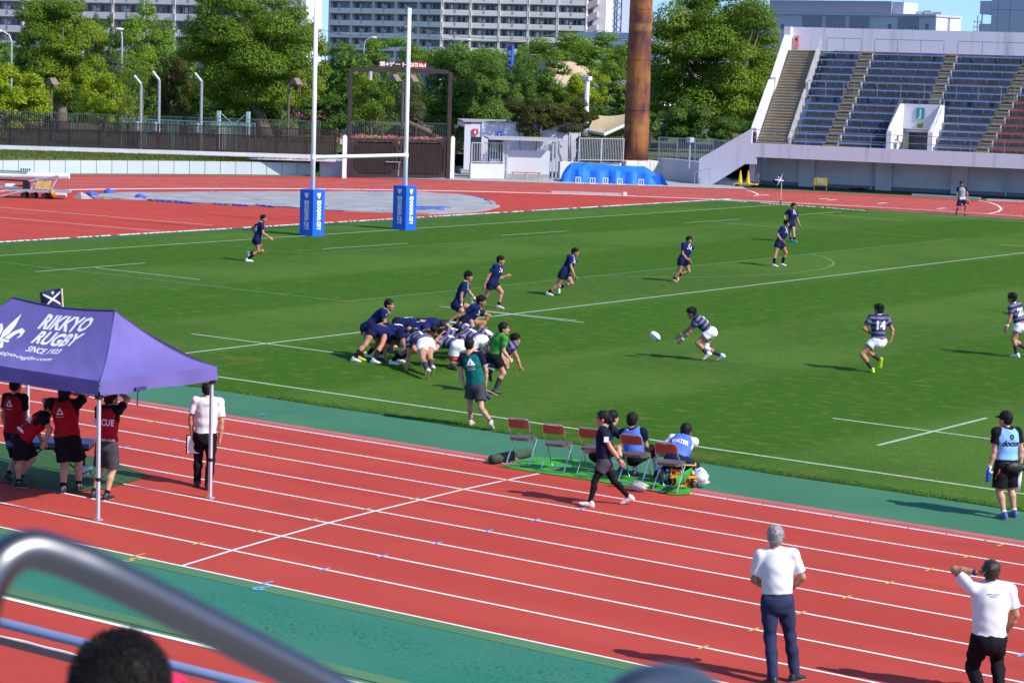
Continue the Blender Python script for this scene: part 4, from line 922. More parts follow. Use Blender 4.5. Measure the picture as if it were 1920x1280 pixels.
# cream sail canopy with its white mast
cn = empty('sail_canopy', atD(1150, 250, 143), 'cream tensile sail canopy left of the rusty tower', 'canopy'); zc = depth(cn.location)
Pq = [atD(1103, 243, 146), atD(1134, 250, 143.5), atD(1194, 223, 144.5), atD(1172, 222, 154), atD(1116, 215, 154)]
V = []; F = []; n_ = 12
for i in range(n_+1):
    for j in range(n_+1):
        s, t = i/n_, j/n_; a_ = Pq[0]*(1-s)+Pq[1]*s if t < 0 else None
        p = (Pq[1]*(1-s)+Pq[2]*s)*(1-t)+(Pq[4]*(1-s)+Pq[3]*s+np.array([0, 0, .3*s]))*t; p = p-np.array([0, 0, .5*s*(1-s)*t+.10*math.sin(math.pi*t)]); V.append(p)
for i in range(n_):
    for j in range(n_): F.append((i*(n_+1)+j, (i+1)*(n_+1)+j, (i+1)*(n_+1)+j+1, i*(n_+1)+j+1))
sm = MB(); sm.add(V, F); sm.quad([Pq[0], Pq[1], Pq[4]]); sm.build('sail', mat('sail_cream', (.72, .56, .33), .7, var=.05, scale=1, trans=.3), cn, smooth=True)
MB().tube([Pq[0]-np.array([0, 0, .08]), Pq[1]-np.array([0, 0, .08]), Pq[2]-np.array([0, 0, .08])], .10, 6).build('edge_beam', WHITE, cn)
def pole(name, px, py0, py1, D, r, label, m, cat, bend=None, head=None, group=None, r2=None, zb=None):
    a_, b_ = atD(px, py0, D), atD(px, py1, D); base = np.array([a_[0], a_[1], a_[2] if zb is None else zb]); top = np.array([a_[0], a_[1], b_[2]])
    t = empty(name, base, label, cat, group); MB().cyl(base, top, r, 10, r2 or r).build('shaft', m, t)
    return t, base, top
IR = _r0
t, ba, to = pole('mast', 1097.5, 255, 147, 152, .17, 'thick white mast standing beside the cream sail canopy', WHITE, 'mast'); MB().box(to, (.5, .4, .25)).build('cap', WHITE, t)
# net poles with cranked tops
for px, yb_, yt, lab in ((297, 300, 150, 'white cranked net pole, middle of three behind the brown fence'), (376, 300, 153, 'white cranked net pole, right of three behind the brown fence'), (263, 300, 158, 'white cranked net pole among thin branches, left of three behind the brown fence')):
    t, ba, to = pole('net_pole', px, yb_, yt, 138, .09, lab, mat('pole_grey', (.36, .37, .40), .5, metal=.3), 'pole', group='net poles behind the brown fence', zb=.9)
    MB().tube([to, to-IR*.42+np.array([0, 0, .5])], .085, 10).build('crank', GALV, t)
    MB().box(ba+np.array([0, 0, 1.5])-IR*.25, (.32, .2, .55)).build('winch_box', GALV, t)
# street lamps
def curved_lamp(px, y0, y1, D, dx, lab, zb=1):
    t, ba, to = pole('street_lamp', px, y0, y1, D, .08, lab, GALV, 'street lamp', zb=zb, group='street lamps beyond the fence')
    MB().tube([to, to+np.array([0, 0, .5])+IR*dx*.2, to+np.array([0, 0, .8])+IR*dx*.7], .07, 8).build('arm', GALV, t); MB().ball(to+np.array([0, 0, .82])+IR*dx*1.1, (.4, .3, .13)).build('lamp_head', WHITE, t)
curved_lamp(21.5, 140, 78, 190, -1, 'curved white street lamp in front of the lavender wing at the far left'); curved_lamp(682, 120, 84, 260, 1, 'curved white street lamp before the long white apartment block'); curved_lamp(228, 160, 74, 190, -.2, 'straight-topped white street lamp between the big left tree and the round green tree'); curved_lamp(861, 110, 86, 300, 1, 'street lamp head just above the bright trees before the white apartment block')
for px, lab in ((95.5, 'brown park lamp with a roof-shaped head left of the big tree trunk'), (539, 'brown park lamp with a roof-shaped head right of the largest tree'), (752, 'twin-headed brown park lamp inside the gate frame')):
    t, ba, to = pole('park_lamp', px, 300, 158 if px != 752 else 152, 147, .09, lab, mat('lamp_brown', (.12, .09, .08), .6), 'street lamp', group='brown park lamps', zb=1.0)
    for s_ in ((1,) if px != 752 else (-1, 1)):
        o = to+IR*(.55*s_ if px == 752 else (.45 if px > 300 else .05)); MB().hexa([o+np.array([-.4, -.3, 0]), o+np.array([.4, -.3, 0]), o+np.array([.4, .3, 0]), o+np.array([-.4, .3, 0])], [o+np.array([-.06, -.25, .42]), o+np.array([.06, -.25, .42]), o+np.array([.06, .25, .42]), o+np.array([-.06, .25, .42])]).build('lamp_roof', mat('lamp_brown2', (.20, .14, .12), .6), t)
        if abs((o-to)@IR) > .2: MB().tube([to-np.array([0, 0, .1]), o+np.array([0, 0, .1])], .04, 6).build('arm', MATS['lamp_brown'], t)
# utility pole with wires
t, ba, to = pole('utility_pole', 759, 130, 50, 300, .16, 'utility pole with crossarms and wires before the white apartment block', GALV, 'utility pole', zb=1)
for dz in (0, -.7, -1.5, -2.3): MB().box(to+np.array([0, 0, dz-.1]), (2.4, .12, .12)).build('crossarm', GALV, t)
for dx in (-.9, -.3, .3, .9): MB().box(to+np.array([dx, -.1, -.35]), (.28, .25, .5)).build('insulator', APD, t)
wr = MB()
for (e, dz) in ((atD(600, 58, 320), .2), (atD(1060, 62, 320), 0), (atD(1060, 52, 320), -.8), (atD(600, 66, 330), -1)):
    P = [to+np.array([0, 0, dz])+(e-to)*k/10-np.array([0, 0, 1.2*math.sin(math.pi*k/10)]) for k in range(11)]; wr.tube(P, .035, 4)
wr.build('wire', APD, t)
# green mesh fence and goal frame beyond the brown fence
GG = mat('sea_green_steel', (.16, .36, .34), .5, var=.08)
gf = empty('mesh_fence', atD(350, 238, 140), 'pale green mesh fence seen above the brown fence', 'fence'); A_ = atD(228, 228, 141); B_ = atD(478, 240, 139); A_[2] = B_[2] = .95; zt2 = atD(350, 227, 140)[2]
d_ = norm(B_-A_); L_ = np.linalg.norm(B_-A_); axg = np.array([d_, [-d_[1], d_[0], 0], [0, 0, 1]])
MB().box((A_+B_)/2+np.array([0, 0, zt2-.95]), (L_, .06, .06), axg).build('rail', GG, gf)
for f_ in np.linspace(0, 1, 8): MB().box(A_+d_*L_*f_+np.array([0, 0, (zt2-.95)/2]), (.07, .07, zt2-.95), axg).build('post', GG, gf)
me_ = MB()
for i in range(90): me_.box(A_+d_*L_*i/90+np.array([0, 0, (zt2-.95)/2]), (.025, .02, zt2-.95), axg)
me_.build('mesh_wire', GG, gf, kind='stuff')
go = empty('practice_goal', atD(438, 240, 141), 'pale green goal frame with a net behind the brown fence', 'goal')
a_, b_ = atD(410, 240, 141), atD(465, 240, 141); a_[2] = b_[2] = .95; zt3 = atD(410, 208, 141)[2]
for P in (a_, b_): MB().box(P+np.array([0, 0, (zt3-.95)/2]), (.2, .2, zt3-.95), axg).build('post', mat('pale_green_paint', (.38, .56, .54), .5), go)
MB().box((a_+b_)/2+np.array([0, 0, zt3-1.75]), (np.linalg.norm(b_-a_), .1, .1), axg).build('crossbar', MATS['pale_green_paint'], go)
mm_ = (a_+b_)/2+np.array([0, 0, zt3-1.75]); MB().tube([a_+np.array([0, 0, zt3-1.0]), mm_], .03, 6).tube([b_+np.array([0, 0, zt3-1.0]), mm_], .03, 6).build('stay', GG, go)
nt_ = MB()
for i in range(20): P = a_+(b_-a_)*i/19; nt_.box(P+np.array([0, .1, .75]), (.025, .02, 1.5), axg)
nt_.build('net', mat('net_white', (.6, .62, .6), .8), go, kind='stuff')

# ================================================================== trees
def leafmat(name, c1, c2):
    return mat(name, c1, .55, var=.01, scale=.45, island=.8, trans=.42, spec=.2, col2=c2, coord='obj', detail=2)
LM = {'bright': leafmat('leaf_bright', (.20, .30, .014), (.46, .52, .026)), 'mid': leafmat('leaf_mid', (.085, .170, .014), (.260, .350, .030)), 'dark': leafmat('leaf_dark', (.050, .125, .020), (.150, .255, .038)),
      'olive': leafmat('leaf_olive', (.06, .09, .035), (.13, .16, .06)), 'fresh': leafmat('leaf_fresh', (.10, .215, .020), (.270, .400, .040)), 'bronze': leafmat('leaf_bronze', (.055, .062, .014), (.14, .13, .028))}
BARK = mat('bark', (.14, .105, .08), .9, var=.3, scale=4, bump=.6, bscale=14)
def crown_mesh(name, blobs, n, leaf, seed, up=.5):
    """leaf-sized faces spread through overlapping clumps of the unit crown"""
    rr = np.random.default_rng(seed); w = np.array([b[3]**2 for b in blobs]); w /= w.sum()
    k = rr.choice(len(blobs), n, p=w); B = np.array(blobs)[k]
    d = rr.normal(size=(n, 3)); d /= np.linalg.norm(d, axis=1)[:, None]
    low = d[:, 2] < -.25; d[low, 2] *= .45
    rad = B[:, 3]*(1-np.abs(rr.normal(0, .20, n))); C = B[:, :3]+d*rad[:, None]*np.array([1, 1, .80])
    C += rr.normal(0, leaf*.7, (n, 3))
    nrm = d+rr.normal(0, .48, (n, 3)); nrm[:, 2] += up; nrm /= np.linalg.norm(nrm, axis=1)[:, None]
    a = np.cross(nrm, rr.normal(size=(n, 3))); a /= np.linalg.norm(a, axis=1)[:, None]; b = np.cross(nrm, a)
    s = leaf*rr.uniform(.55, 1.35, n)[:, None]; V = np.stack([C-a*s, C-b*s*.55+nrm*s*.12, C+a*s, C+b*s*.55+nrm*s*.12], 1).reshape(-1, 3)
    me = bpy.data.meshes.new(name); me.vertices.add(4*n); me.vertices.foreach_set('co', V.astype(np.float32).ravel())
    me.loops.add(4*n); me.loops.foreach_set('vertex_index', np.arange(4*n, dtype=np.int32)); me.polygons.add(n)
    me.polygons.foreach_set('loop_start', np.arange(0, 4*n, 4, dtype=np.int32)); me.polygons.foreach_set('loop_total', np.full(n, 4, dtype=np.int32)); me.update(); return me
def blobset(seed, n, shape):
    rr = np.random.default_rng(seed); out = []
    tries = 0
    while len(out) < n and tries < 4000:
        tries += 1; p = rr.uniform(-1, 1, 3)
        if shape == 'round': ok = p@p < .80
        elif shape == 'cone': ok = math.hypot(p[0], p[1]) < .80*(1-(p[2]+1)/2.3)
        elif shape == 'wide': ok = (p[0]**2+p[1]**2) < .8 and p[2] > -.7+.5*(math.hypot(p[0], p[1])) and p@p < 1.0
        else: ok = math.hypot(p[0], p[1]) < .75
        if not ok: continue
        r = rr.uniform(.20, .36)
        if min([np.linalg.norm(np.array(q[:3])-p) for q in out]+[9]) < .24: continue
        out.append((*p, r))
    return out
CROWNS = {}
def crown(kind, seed, n, leaf, shape, nb):
    n, leaf = int(n*1.45), leaf*.80
    key = (kind, seed, shape, n)
    if key not in CROWNS:
        CROWNS[key] = crown_mesh('crown', blobset(seed, nb, shape), n, leaf, seed); CROWNS[key].materials.append(LM[kind])
    return CROWNS[key]
def tree(label, kind, box, D, base, seed, n=9000, leaf=.035, shape='round', nb=26, tr=.28, lean=0.0, squash=1.0, name='tree', group='trees of the park beyond the track', base_px=None, trunk=True, fork=0):
    """box = crown in photo pixels (x0, x1, y0, y1); base = ground height of the trunk"""
    x0, x1, y0, y1 = box; c = atD((x0+x1)/2, (y0+y1)/2, D); pm_ = FPX/D; rx = (x1-x0)/2/pm_; rz = (y1-y0)/2/pm_
    bx = c if base_px is None else atD(base_px, 200, D); foot = np.array([bx[0], bx[1], base])
    t = empty(name, foot, label, 'tree' if trunk else 'shrub', group)
    me = crown(kind, seed, n, leaf, shape, nb); o = bpy.data.objects.new('crown', me); COL.objects.link(o); o.parent = t; WL[o.name] = c
    o.location = tuple(c-foot); o.scale = (rx, rx*squash, rz); o.rotation_euler[2] = (seed*1.7) % 6.28
    if trunk:
        mb = MB(); top = c+np.array([0, 0, rz*.35]); mid = foot*.55+c*.45; mid = np.array([mid[0]+lean, mid[1], (foot[2]+c[2]-rz*.6)*.5+.2])
        fk = c-np.array([0, 0, rz*.55])
        if trunk == 'multi':
            for k in range(5):
                a = k*1.3; q = foot+np.array([math.cos(a), math.sin(a), 0])*.12; e = c+np.array([math.cos(a)*rx*.5, math.sin(a)*rx*.4, rz*.2*math.sin(k)]); mb.tube([q, q*.5+e*.5+np.array([math.cos(a)*.2, 0, -.2]), e], [tr*.4, tr*.3, tr*.1], 7)
        else:
            P = [foot-np.array([0, 0, .1]), foot*.6+fk*.4+np.array([lean*.6, 0, 0]), fk, fk*.4+c*.6, top]; mb.tube(P, [tr*1.25, tr*.92, tr*.75, tr*.5, tr*.12], 12)
            rr = np.random.default_rng(seed+50)
            for k in range(7):
                a = rr.uniform(0, 6.28); s_ = P[1]*(1-k/7)+P[3]*(k/7) if k > 2 else P[2]; e = c+np.array([math.cos(a)*rx*.7, math.sin(a)*rx*.7, rz*rr.uniform(-.35, .6)])
                mb.tube([s_, s_*.5+e*.5+np.array([0, 0, -.1*rz]), e], [tr*.45, tr*.3, tr*.08], 6)
        mb.build('trunk', BARK, t, smooth=True)
    return t
Z1 = 1.0
tree('big broad camphor tree with olive-green leaves and a leaning trunk at the left', 'mid', (20, 196, -12, 200), 160, Z1, 1, 60000, .026, 'round', 56, .42, .5, base_px=113)
tree('bright yellow-green layered tree in the left corner behind the brown fence', 'bright', (-50, 92, 124, 268), 146, Z1, 2, 15000, .045, 'round', 30, .2, base_px=20)
tree('bright yellow-green layered tree right of the leaning trunk', 'bright', (148, 240, 126, 262), 145, Z1, 3, 13000, .045, 'round', 30, .16, base_px=190)
tree('round dark green tree in front of the pinkish apartment block', 'fresh', (202, 334, 8, 195), 235, 1.2, 4, 20000, .032, 'round', 40, .35)
tree('smaller green tree between the big left tree and the round green one', 'dark', (160, 222, 22, 160), 240, 1.2, 5, 8000, .045, 'round', 24, .3)
tree('pale olive tree behind the net poles', 'olive', (184, 275, 108, 200), 185, 1.1, 6, 8000, .045, 'round', 24, .2)
tree('thin many-stemmed tree around the left net pole', 'mid', (205, 300, 112, 250), 141.5, Z1, 7, 2600, .045, 'column', 40, .22, trunk='multi')
tree('dark tree with a yellowish top between the middle and right net poles', 'bronze', (272, 362, 100, 235), 170, Z1, 8, 9000, .045, 'round', 26, .25)
tree('low dark tree under the yellowish-topped tree', 'dark', (282, 420, 150, 262), 178, Z1, 9, 9000, .04, 'round', 26, .25)
tree('largest camphor tree with a forked trunk left of the goal posts', 'mid', (342, 590, -38, 222), 162, Z1, 10, 75000, .0225, 'round', 64, .5, .2, base_px=500)
tree('dark tree below the largest camphor tree', 'dark', (395, 500, 135, 250), 172, Z1, 11, 8000, .045, 'round', 24, .2)
tree('green tree right of the largest camphor tree, behind the left goal post', 'mid', (520, 618, 50, 235), 170, Z1, 12, 11000, .04, 'round', 30, .25)
tree('dense dark green tree filling the gap left of the gate frame', 'dark', (588, 692, 68, 225), 200, 1.2, 13, 12000, .038, 'round', 30, .3)
tree('leafy many-stemmed tree inside the left half of the gate frame', 'mid', (650, 742, 135, 265), 158, Z1, 14, 6500, .045, 'round', 28, .3, trunk='multi')
tree('grey-green olive tree leaning inside the right half of the gate frame', 'olive', (712, 812, 148, 252), 160, Z1, 15, 4600, .040, 'round', 26, .26, 1.0, base_px=840)
tree('dense glossy tree standing right of the gate frame', 'dark', (788, 950, 92, 276), 150, Z1, 16, 42000, .029, 'round', 50, .34, base_px=856)
tree('bright light green tree behind the glossy one, under the apartment block', 'fresh', (680, 806, 76, 165), 262, 1.2, 17, 9000, .045, 'wide', 26, .22)
tree('light green tree right of the bright one, under the apartment block', 'fresh', (792, 975, 82, 190), 255, 1.2, 18, 12000, .04, 'wide', 32, .26)
tree('dark tree beside the blue banner sign', 'dark', (960, 1080, 105, 215), 195, 1.2, 19, 10000, .042, 'round', 28, .26)
tree('bright airy tree behind the dark tree, before the end of the apartment block', 'fresh', (985, 1130, 70, 165), 262, 1.2, 20, 8000, .045, 'wide', 26, .2)
tree('bright airy tree left of the rusty tower', 'fresh', (1068, 1212, 66, 175), 240, 1.2, 21, 8500, .045, 'wide', 26, .24)
tree('yellow-green small tree behind the white mast', 'bright', (1062, 1150, 130, 225), 190, 1.2, 22, 7000, .05, 'round', 22, .18)
tree('mid green tree between the white mast and the rusty tower', 'mid', (1108, 1216, 105, 230), 200, 1.2, 23, 9000, .045, 'round', 26, .2)
tree('huge camphor tree between the rusty tower and the grandstand', 'mid', (1212, 1472, -40, 272), 168, Z1, 24, 80000, .0225, 'round', 64, .5, base_px=1372)
tree('darker tree behind the huge camphor tree next to the grandstand stair', 'dark', (1360, 1478, 75, 260), 172, Z1, 25, 9000, .045, 'round', 28, .26)
tree('dark green tree filling the gap behind the shelter', 'dark', (905, 1010, 120, 240), 172, Z1, 26, 9000, .045, 'round', 26, .22)
tree('bushy bronze-green tree over the toilet block', 'bronze', (944, 1046, 186, 274), 139.6, .0, 27, 13000, .045, 'wide', 26, .15, trunk='multi')
tree('bushy dark shrub tree right of the bronze one beside the sail canopy', 'bronze', (1015, 1118, 190, 278), 140.5, .0, 28, 13000, .045, 'wide', 26, .15, trunk='multi')
tree('dark tree in the left corner before the lavender wing', 'dark', (-50, 62, 60, 175), 215, 1.2, 29, 9000, .045, 'round', 28, .3)
tree('yellowish tree behind the curved street lamp at the far left', 'bright', (-10, 70, 96, 160), 200, 1.2, 30, 6000, .05, 'round', 20, .2)
for i, (b_, D_, kd_, lab) in enumerate((((110, 182, 170, 262), 166, 'dark', 'dark bush behind the leaning trunk'), ((40, 130, 168, 262), 170, 'dark', 'dark bush left of the leaning trunk'), ((300, 400, 205, 275), 165, 'dark', 'dark bush behind the green mesh fence'), ((440, 560, 195, 275), 164, 'dark', 'dark bush under the largest camphor tree'), ((555, 668, 185, 275), 158, 'dark', 'dark bush left of the gate behind the left goal post'),
        ((1030, 1200, 195, 290), 168, 'dark', 'dark bush below the sail canopy'), ((1228, 1330, 185, 300), 160, 'dark', 'dark bush right of the rusty tower'), ((1320, 1420, 215, 300), 160, 'dark', 'dark bush beside the grandstand stair wall'), ((880, 965, 180, 262), 160, 'dark', 'dark bush behind the toilet block roof'), ((205, 310, 190, 270), 163, 'dark', 'dark bush behind the thin many-stemmed tree'), ((640, 760, 205, 250), 169, 'dark', 'low dark bush above the stone wall'), ((740, 860, 205, 260), 168, 'olive', 'low olive bush above the stone wall'), ((1440, 1500, 150, 260), 165, 'mid', 'green bush behind the stair of the grandstand'))):
    tree(lab, kd_, b_, D_, Z1-.2, 31+(i % 5), 7000, .055, 'wide', 26, .1, name='shrub', group='shrubs of the park', trunk=False)
# far undergrowth closing the gaps between the trunks: one leafy mass
rr = np.random.default_rng(77); n = 60000; pxr = rr.uniform(-60, 1240, n); Dq = rr.uniform(196, 214, n); q = np.array([atD(x_, 150, 1.0)-CAM for x_ in pxr]); C = CAM+q*Dq[:, None]
hmax = 4.6+1.5*np.sin(pxr*.021)+1.1*np.sin(pxr*.057+2)+.6*np.sin(pxr*.13); C[:, 2] = .8+hmax*rr.beta(1.6, 1.1, n); nr = rr.normal(size=(n, 3)); nr[:, 2] += .5; nr -= _f*.4; a = np.cross(nr, rr.normal(size=(n, 3))); a /= np.linalg.norm(a, axis=1)[:, None]; b2 = np.cross(nr, a); b2 /= np.linalg.norm(b2, axis=1)[:, None]; q = rr.uniform(.12, .34, n)[:, None]
tri_object('undergrowth', np.stack([C-a*q, C-b2*q*.6, C+a*q, C-a*q, C+a*q, C+b2*q*.6], 1).reshape(-1, 3), LM['dark'], kind='stuff', label='dark green undergrowth filling the gaps between the park trees')
# flowering azaleas behind the gate
def _flow(n, A_, B_, w, z0, z1, seed, m, name, label):
    rr = np.random.default_rng(seed); s = rr.uniform(0, 1, n); C = A_[None]*(1-s[:, None])+B_[None]*s[:, None]; C[:, :2] += rr.normal(0, w, (n, 2)); C[:, 2] = z0+(z1-z0)*rr.beta(2.5, 1, n)*(0.75+.25*np.sin(s*23+seed))
    nr = rr.normal(size=(n, 3)); nr[:, 2] += 1; a = np.cross(nr, rr.normal(size=(n, 3))); a /= np.linalg.norm(a, axis=1)[:, None]; b2 = np.cross(nr, a); b2 /= np.linalg.norm(b2, axis=1)[:, None]; q = rr.uniform(.03, .07, n)[:, None]
    V = np.stack([C-a*q, C-b2*q, C+a*q, C-a*q, C+a*q, C+b2*q], 1).reshape(-1, 3); return V
A_, B_ = atD(652, 262, 143), atD(842, 267, 143)
tri_object('azalea_leaves', _flow(12000, A_, B_, .7, 1.0, 2.02, 3, None, '', ''), LM['mid'], kind='stuff', label='green azalea hedge behind the brown gate')
tri_object('azalea_blossom', _flow(3000, A_-np.array([0, .3, 0]), B_-np.array([0, .3, 0]), .6, 1.55, 2.12, 4, None, '', ''), mat('azalea_pink', (.62, .20, .24), .7, var=.3, island=1.0, trans=.3), kind='stuff', label='pink azalea blossom behind the brown gate')
A_, B_ = atD(560, 232, 158), atD(600, 234, 158); tri_object('azalea_blossom', _flow(900, A_, B_, .5, 2.4, 3.2, 5, None, '', ''), MATS['azalea_pink'], kind='stuff', label='pink azalea blossom left of the gate, behind the fence')
pk = railing('railing', atD(655, 265, 146.5), atD(842, 268, 146.5), 1.0, 2.85, 'row of thin dark pickets between the azaleas and the stone wall', 46, mat('picket_dark', (.10, .11, .11), .6), posts=4)
pk2 = railing('railing', atD(-5, 240, 139), atD(600, 246, 138), 1.0, 3.0, 'long line of thin dark pickets just behind the brown fence', 150, mat('picket_dark', (.10, .11, .11), .6), posts=9)
# clipped hedge behind the hedge railing
def hedge(A_, B_, th, z0, z1, n, seed):
    rr = np.random.default_rng(seed); s = rr.uniform(0, 1, n); C = A_[None]*(1-s[:, None])+B_[None]*s[:, None]; C = C+dn[None]*rr.uniform(0, th, n)[:, None]; C[:, 2] = rr.uniform(z0, z1, n)
    nr = rr.normal(size=(n, 3))-dn*1.0; a = np.cross(nr, rr.normal(size=(n, 3))); a /= np.linalg.norm(a, axis=1)[:, None]; b2 = np.cross(nr, a); b2 /= np.linalg.norm(b2, axis=1)[:, None]; q = rr.uniform(.04, .09, n)[:, None]
    return np.stack([C-a*q, C-b2*q, C+a*q, C-a*q, C+a*q, C+b2*q], 1).reshape(-1, 3)
hd_ = tri_object('hedge', hedge(p0+dn*.12+dd*.1, p1+dn*.12, .5, hz0, hz1+.02, 14000, 6), leafmat('leaf_hedge', (.05, .075, .008), (.13, .15, .015)), label='clipped yellow-green hedge right behind the white railing', cat='hedge')
# ================================================================== goal posts with printed pads
def fleur(mb, c, ex, ey, s, mi=0):
    ex = np.asarray(ex, float); ey = np.asarray(ey, float); c = np.asarray(c, float)
    def poly(P): mb.add([c+ex*x*s+ey*y*s for x, y in P], [tuple(range(len(P)))], mi)
    poly([(0, -.35), (.16, .0), (.15, .35), (0, .85), (-.15, .35), (-.16, 0)])
    for k in (1, -1):
        P = [(.12, -.22), (.26, .12), (.50, .34), (.72, .26), (.74, .02), (.62, -.12), (.64, .10), (.52, .14), (.40, .0), (.34, -.22)]
        pts = [(x*k, y) for x, y in P]; n = len(pts)
        for i in range(1, n//2): mb.add([c+ex*q[0]*s+ey*q[1]*s for q in (pts[i-1], pts[i], pts[n-1-i], pts[n-i])], [(0, 1, 2, 3)], mi)
    poly([(-.42, -.36), (.42, -.36), (.42, -.25), (-.42, -.25)])
    poly([(0, -.95), (.15, -.55), (.10, -.38), (-.10, -.38), (-.15, -.55)])
    for k in (1, -1): poly([(.12*k, -.38), (.22*k, -.38), (.42*k, -.62), (.36*k, -.78), (.24*k, -.62)])
def shield(mb, c, ex, ey, s):
    P = [(-.5, .5), (-.2, .42), (0, .5), (.2, .42), (.5, .5), (.42, -.05), (0, -.6), (-.42, -.05)]
    mb.add([np.asarray(c)+np.asarray(ex)*x*s+np.asarray(ey)*y*s for x, y in P], [tuple(range(8))])
gp = empty('goal_posts', (0, WP/2, 0), 'tall white H-shaped rugby goal posts with blue padded bases', 'goal posts')
PW = mat('post_white', (.80, .80, .82), .35, var=.02)
for i, (sy, htop) in enumerate(((-1, 9.0), (1, 9.0))):
    y = WP/2+sy*2.86; MB().cyl((0, y, 0), (0, y, htop), .095, 20, .078).build('upright', PW, gp, smooth=True)
    MB().tube([(0, y, 2.96), (0, y, 3.14)], .106, 20).build('collar', PW, gp)
    pdp = MB(); w = .34
    pd = MB().box((0, y, .905), (.68, .68, 1.81)).build('pad', BLUEP, gp)
    lt = MB()
    put_text(lt, 'EDOGAWA CITY', (.343, y, .82), (0, 0, -1), (0, 1, 0), .30, .018, width=1.15); lt.build('lettering', WHITE, pd); lt = MB(); shield(lt, (.343, y, 1.58), (0, 1, 0), (0, 0, 1), .22); lt.build('emblem', WHITE, pd); lt = MB()
    put_text(lt, 'EDOGAWA CITY', (0, y-.343, .82), (0, 0, -1), (1, 0, 0), .30, .018, width=1.15); lt.build('lettering', WHITE, pd); lt = MB(); shield(lt, (0, y-.343, 1.58), (1, 0, 0), (0, 0, 1), .22); lt.build('emblem', WHITE, pd)
MB().cyl((0, WP/2-2.86, 3.05), (0, WP/2+2.86, 3.05), .075, 16).build('crossbar', PW, gp, smooth=True)

# ================================================================== grey tarpaulin on the infield with blue sand bags
TARP = custom('tarp_grey', lambda nt, p: mixnode(nt, mixnode(nt, (.36, .355, .37), (.27, .265, .28), noisenode(nt, p, .8, 6)), (.17, .16, .155), noisenode(nt, p, 1.4, 6, .60, .78, stretch=(2.5, .7, 1))), .7, .3, bump=(4, .5, .06))
out = [gnd(*p)[:2] for p in [(166, 366), (240, 363), (400, 361.5), (560, 361), (700, 361), (800, 362), (860, 366), (905, 373), (930, 381), (934, 388), (915, 395), (870, 400), (800, 402.5), (740, 400), (640, 397), (560, 391.5), (470, 386), (380, 382), (300, 377), (230, 374.5), (175, 373)]]
cen = np.mean(out, 0); tv = []; tf = []; rr = np.random.default_rng(8); n = len(out); RR_ = 9
dense = []
for i in range(n):
    for t in range(3): dense.append(out[i]*(1-t/3)+out[(i+1) % n]*t/3)
dense = np.array(dense)+rr.normal(0, .05, (3*n, 2)); m = len(dense)
for k in range(RR_):
    f_ = 1-k/RR_
    for i in range(m):
        p = cen+(dense[i]-cen)*f_; z = .03+.05*abs(math.sin(p[0]*.9+p[1]*.5))+rr.uniform(0, .05)*(k > 0); tv.append((p[0], p[1], z))
tv.append((cen[0], cen[1], .06))
for k in range(RR_-1):
    for i in range(m): tf.append((k*m+i, k*m+(i+1) % m, (k+1)*m+(i+1) % m, (k+1)*m+i))
for i in range(m): tf.append(((RR_-1)*m+i, (RR_-1)*m+(i+1) % m, len(tv)-1))
tp = MB(); tp.add(tv, tf)
for i in range(m):
    j = (i+1) % m; tp.quad([(*dense[i], .0), (*dense[j], .0), tv[j], tv[i]])
tp.build('tarpaulin', TARP, label='large weathered grey tarpaulin spread over the red infield behind the goal', cat='tarpaulin', loc=(*cen, 0), smooth=True)
SBAG = mat('sandbag_blue', (.035, .10, .50), .6, var=.2, scale=2); SBD = mat('sandbag_dull', (.14, .17, .34), .7, var=.2, scale=2)
def sandbag(px0, py0, px1, py1, lab, hump=.06, m=SBAG):
    A_, B_ = gnd(px0, py0), gnd(px1, py1); d = norm(B_-A_); b = MB(); L = np.linalg.norm(B_-A_); P = [A_+(B_-A_)*k/8+np.array([0, 0, hump*.6+.02*math.sin(k*2.2)]) for k in range(9)]
    b.tube(P, [hump*.5]+[hump*(.9+.15*math.sin(k*3)) for k in range(7)]+[hump*.5], 7); b.build('sandbag', m, label=lab, cat='sandbag', group='sandbags holding the grey tarpaulin down', loc=(A_+B_)/2)
EDGEB = [(178, 371.5, 208, 373.5, 'front left'), (255, 372.5, 290, 378, 'front'), (290, 377.5, 325, 380, 'front'), (328, 380.5, 362, 383, 'front'), (400, 383.5, 432, 386, 'front'), (436, 385.5, 468, 388, 'front'), (478, 386, 515, 390, 'front'), (600, 389, 630, 392, 'front'), (640, 393, 672, 396, 'front'), (690, 396, 724, 398.5, 'front'), (730, 398, 750, 400, 'front'),
         (255, 364, 290, 363, 'back'), (375, 363, 412, 362.5, 'back'), (460, 362, 492, 362, 'back'), (605, 362, 630, 361.8, 'back'), (682, 362, 716, 361.6, 'back'), (855, 366, 880, 368.5, 'right curved'), (886, 369, 905, 373, 'right curved'), (908, 375, 920, 381, 'right curved'), (921, 382, 922, 386, 'right curved')]
ORD = ['first', 'second', 'third', 'fourth', 'fifth', 'sixth', 'seventh', 'eighth', 'ninth', 'tenth', 'eleventh']; seen = {}
for i, (a, b_, c, d, w) in enumerate(EDGEB):
    q_ = seen[w] = seen.get(w, -1)+1; col_ = 'dull blue' if i % 3 == 1 else 'bright blue'
    sandbag(a, b_, c, d, col_+' sandbag on the '+{'front left': 'left corner of the tarpaulin front edge', 'front': 'front edge of the tarpaulin, '+ORD[q_]+' from the left', 'back': 'back edge of the tarpaulin, '+ORD[q_]+' from the left', 'right curved': 'curved right edge of the tarpaulin, '+ORD[q_]+' from the back'}[w], m=SBD if i % 3 == 1 else SBAG)
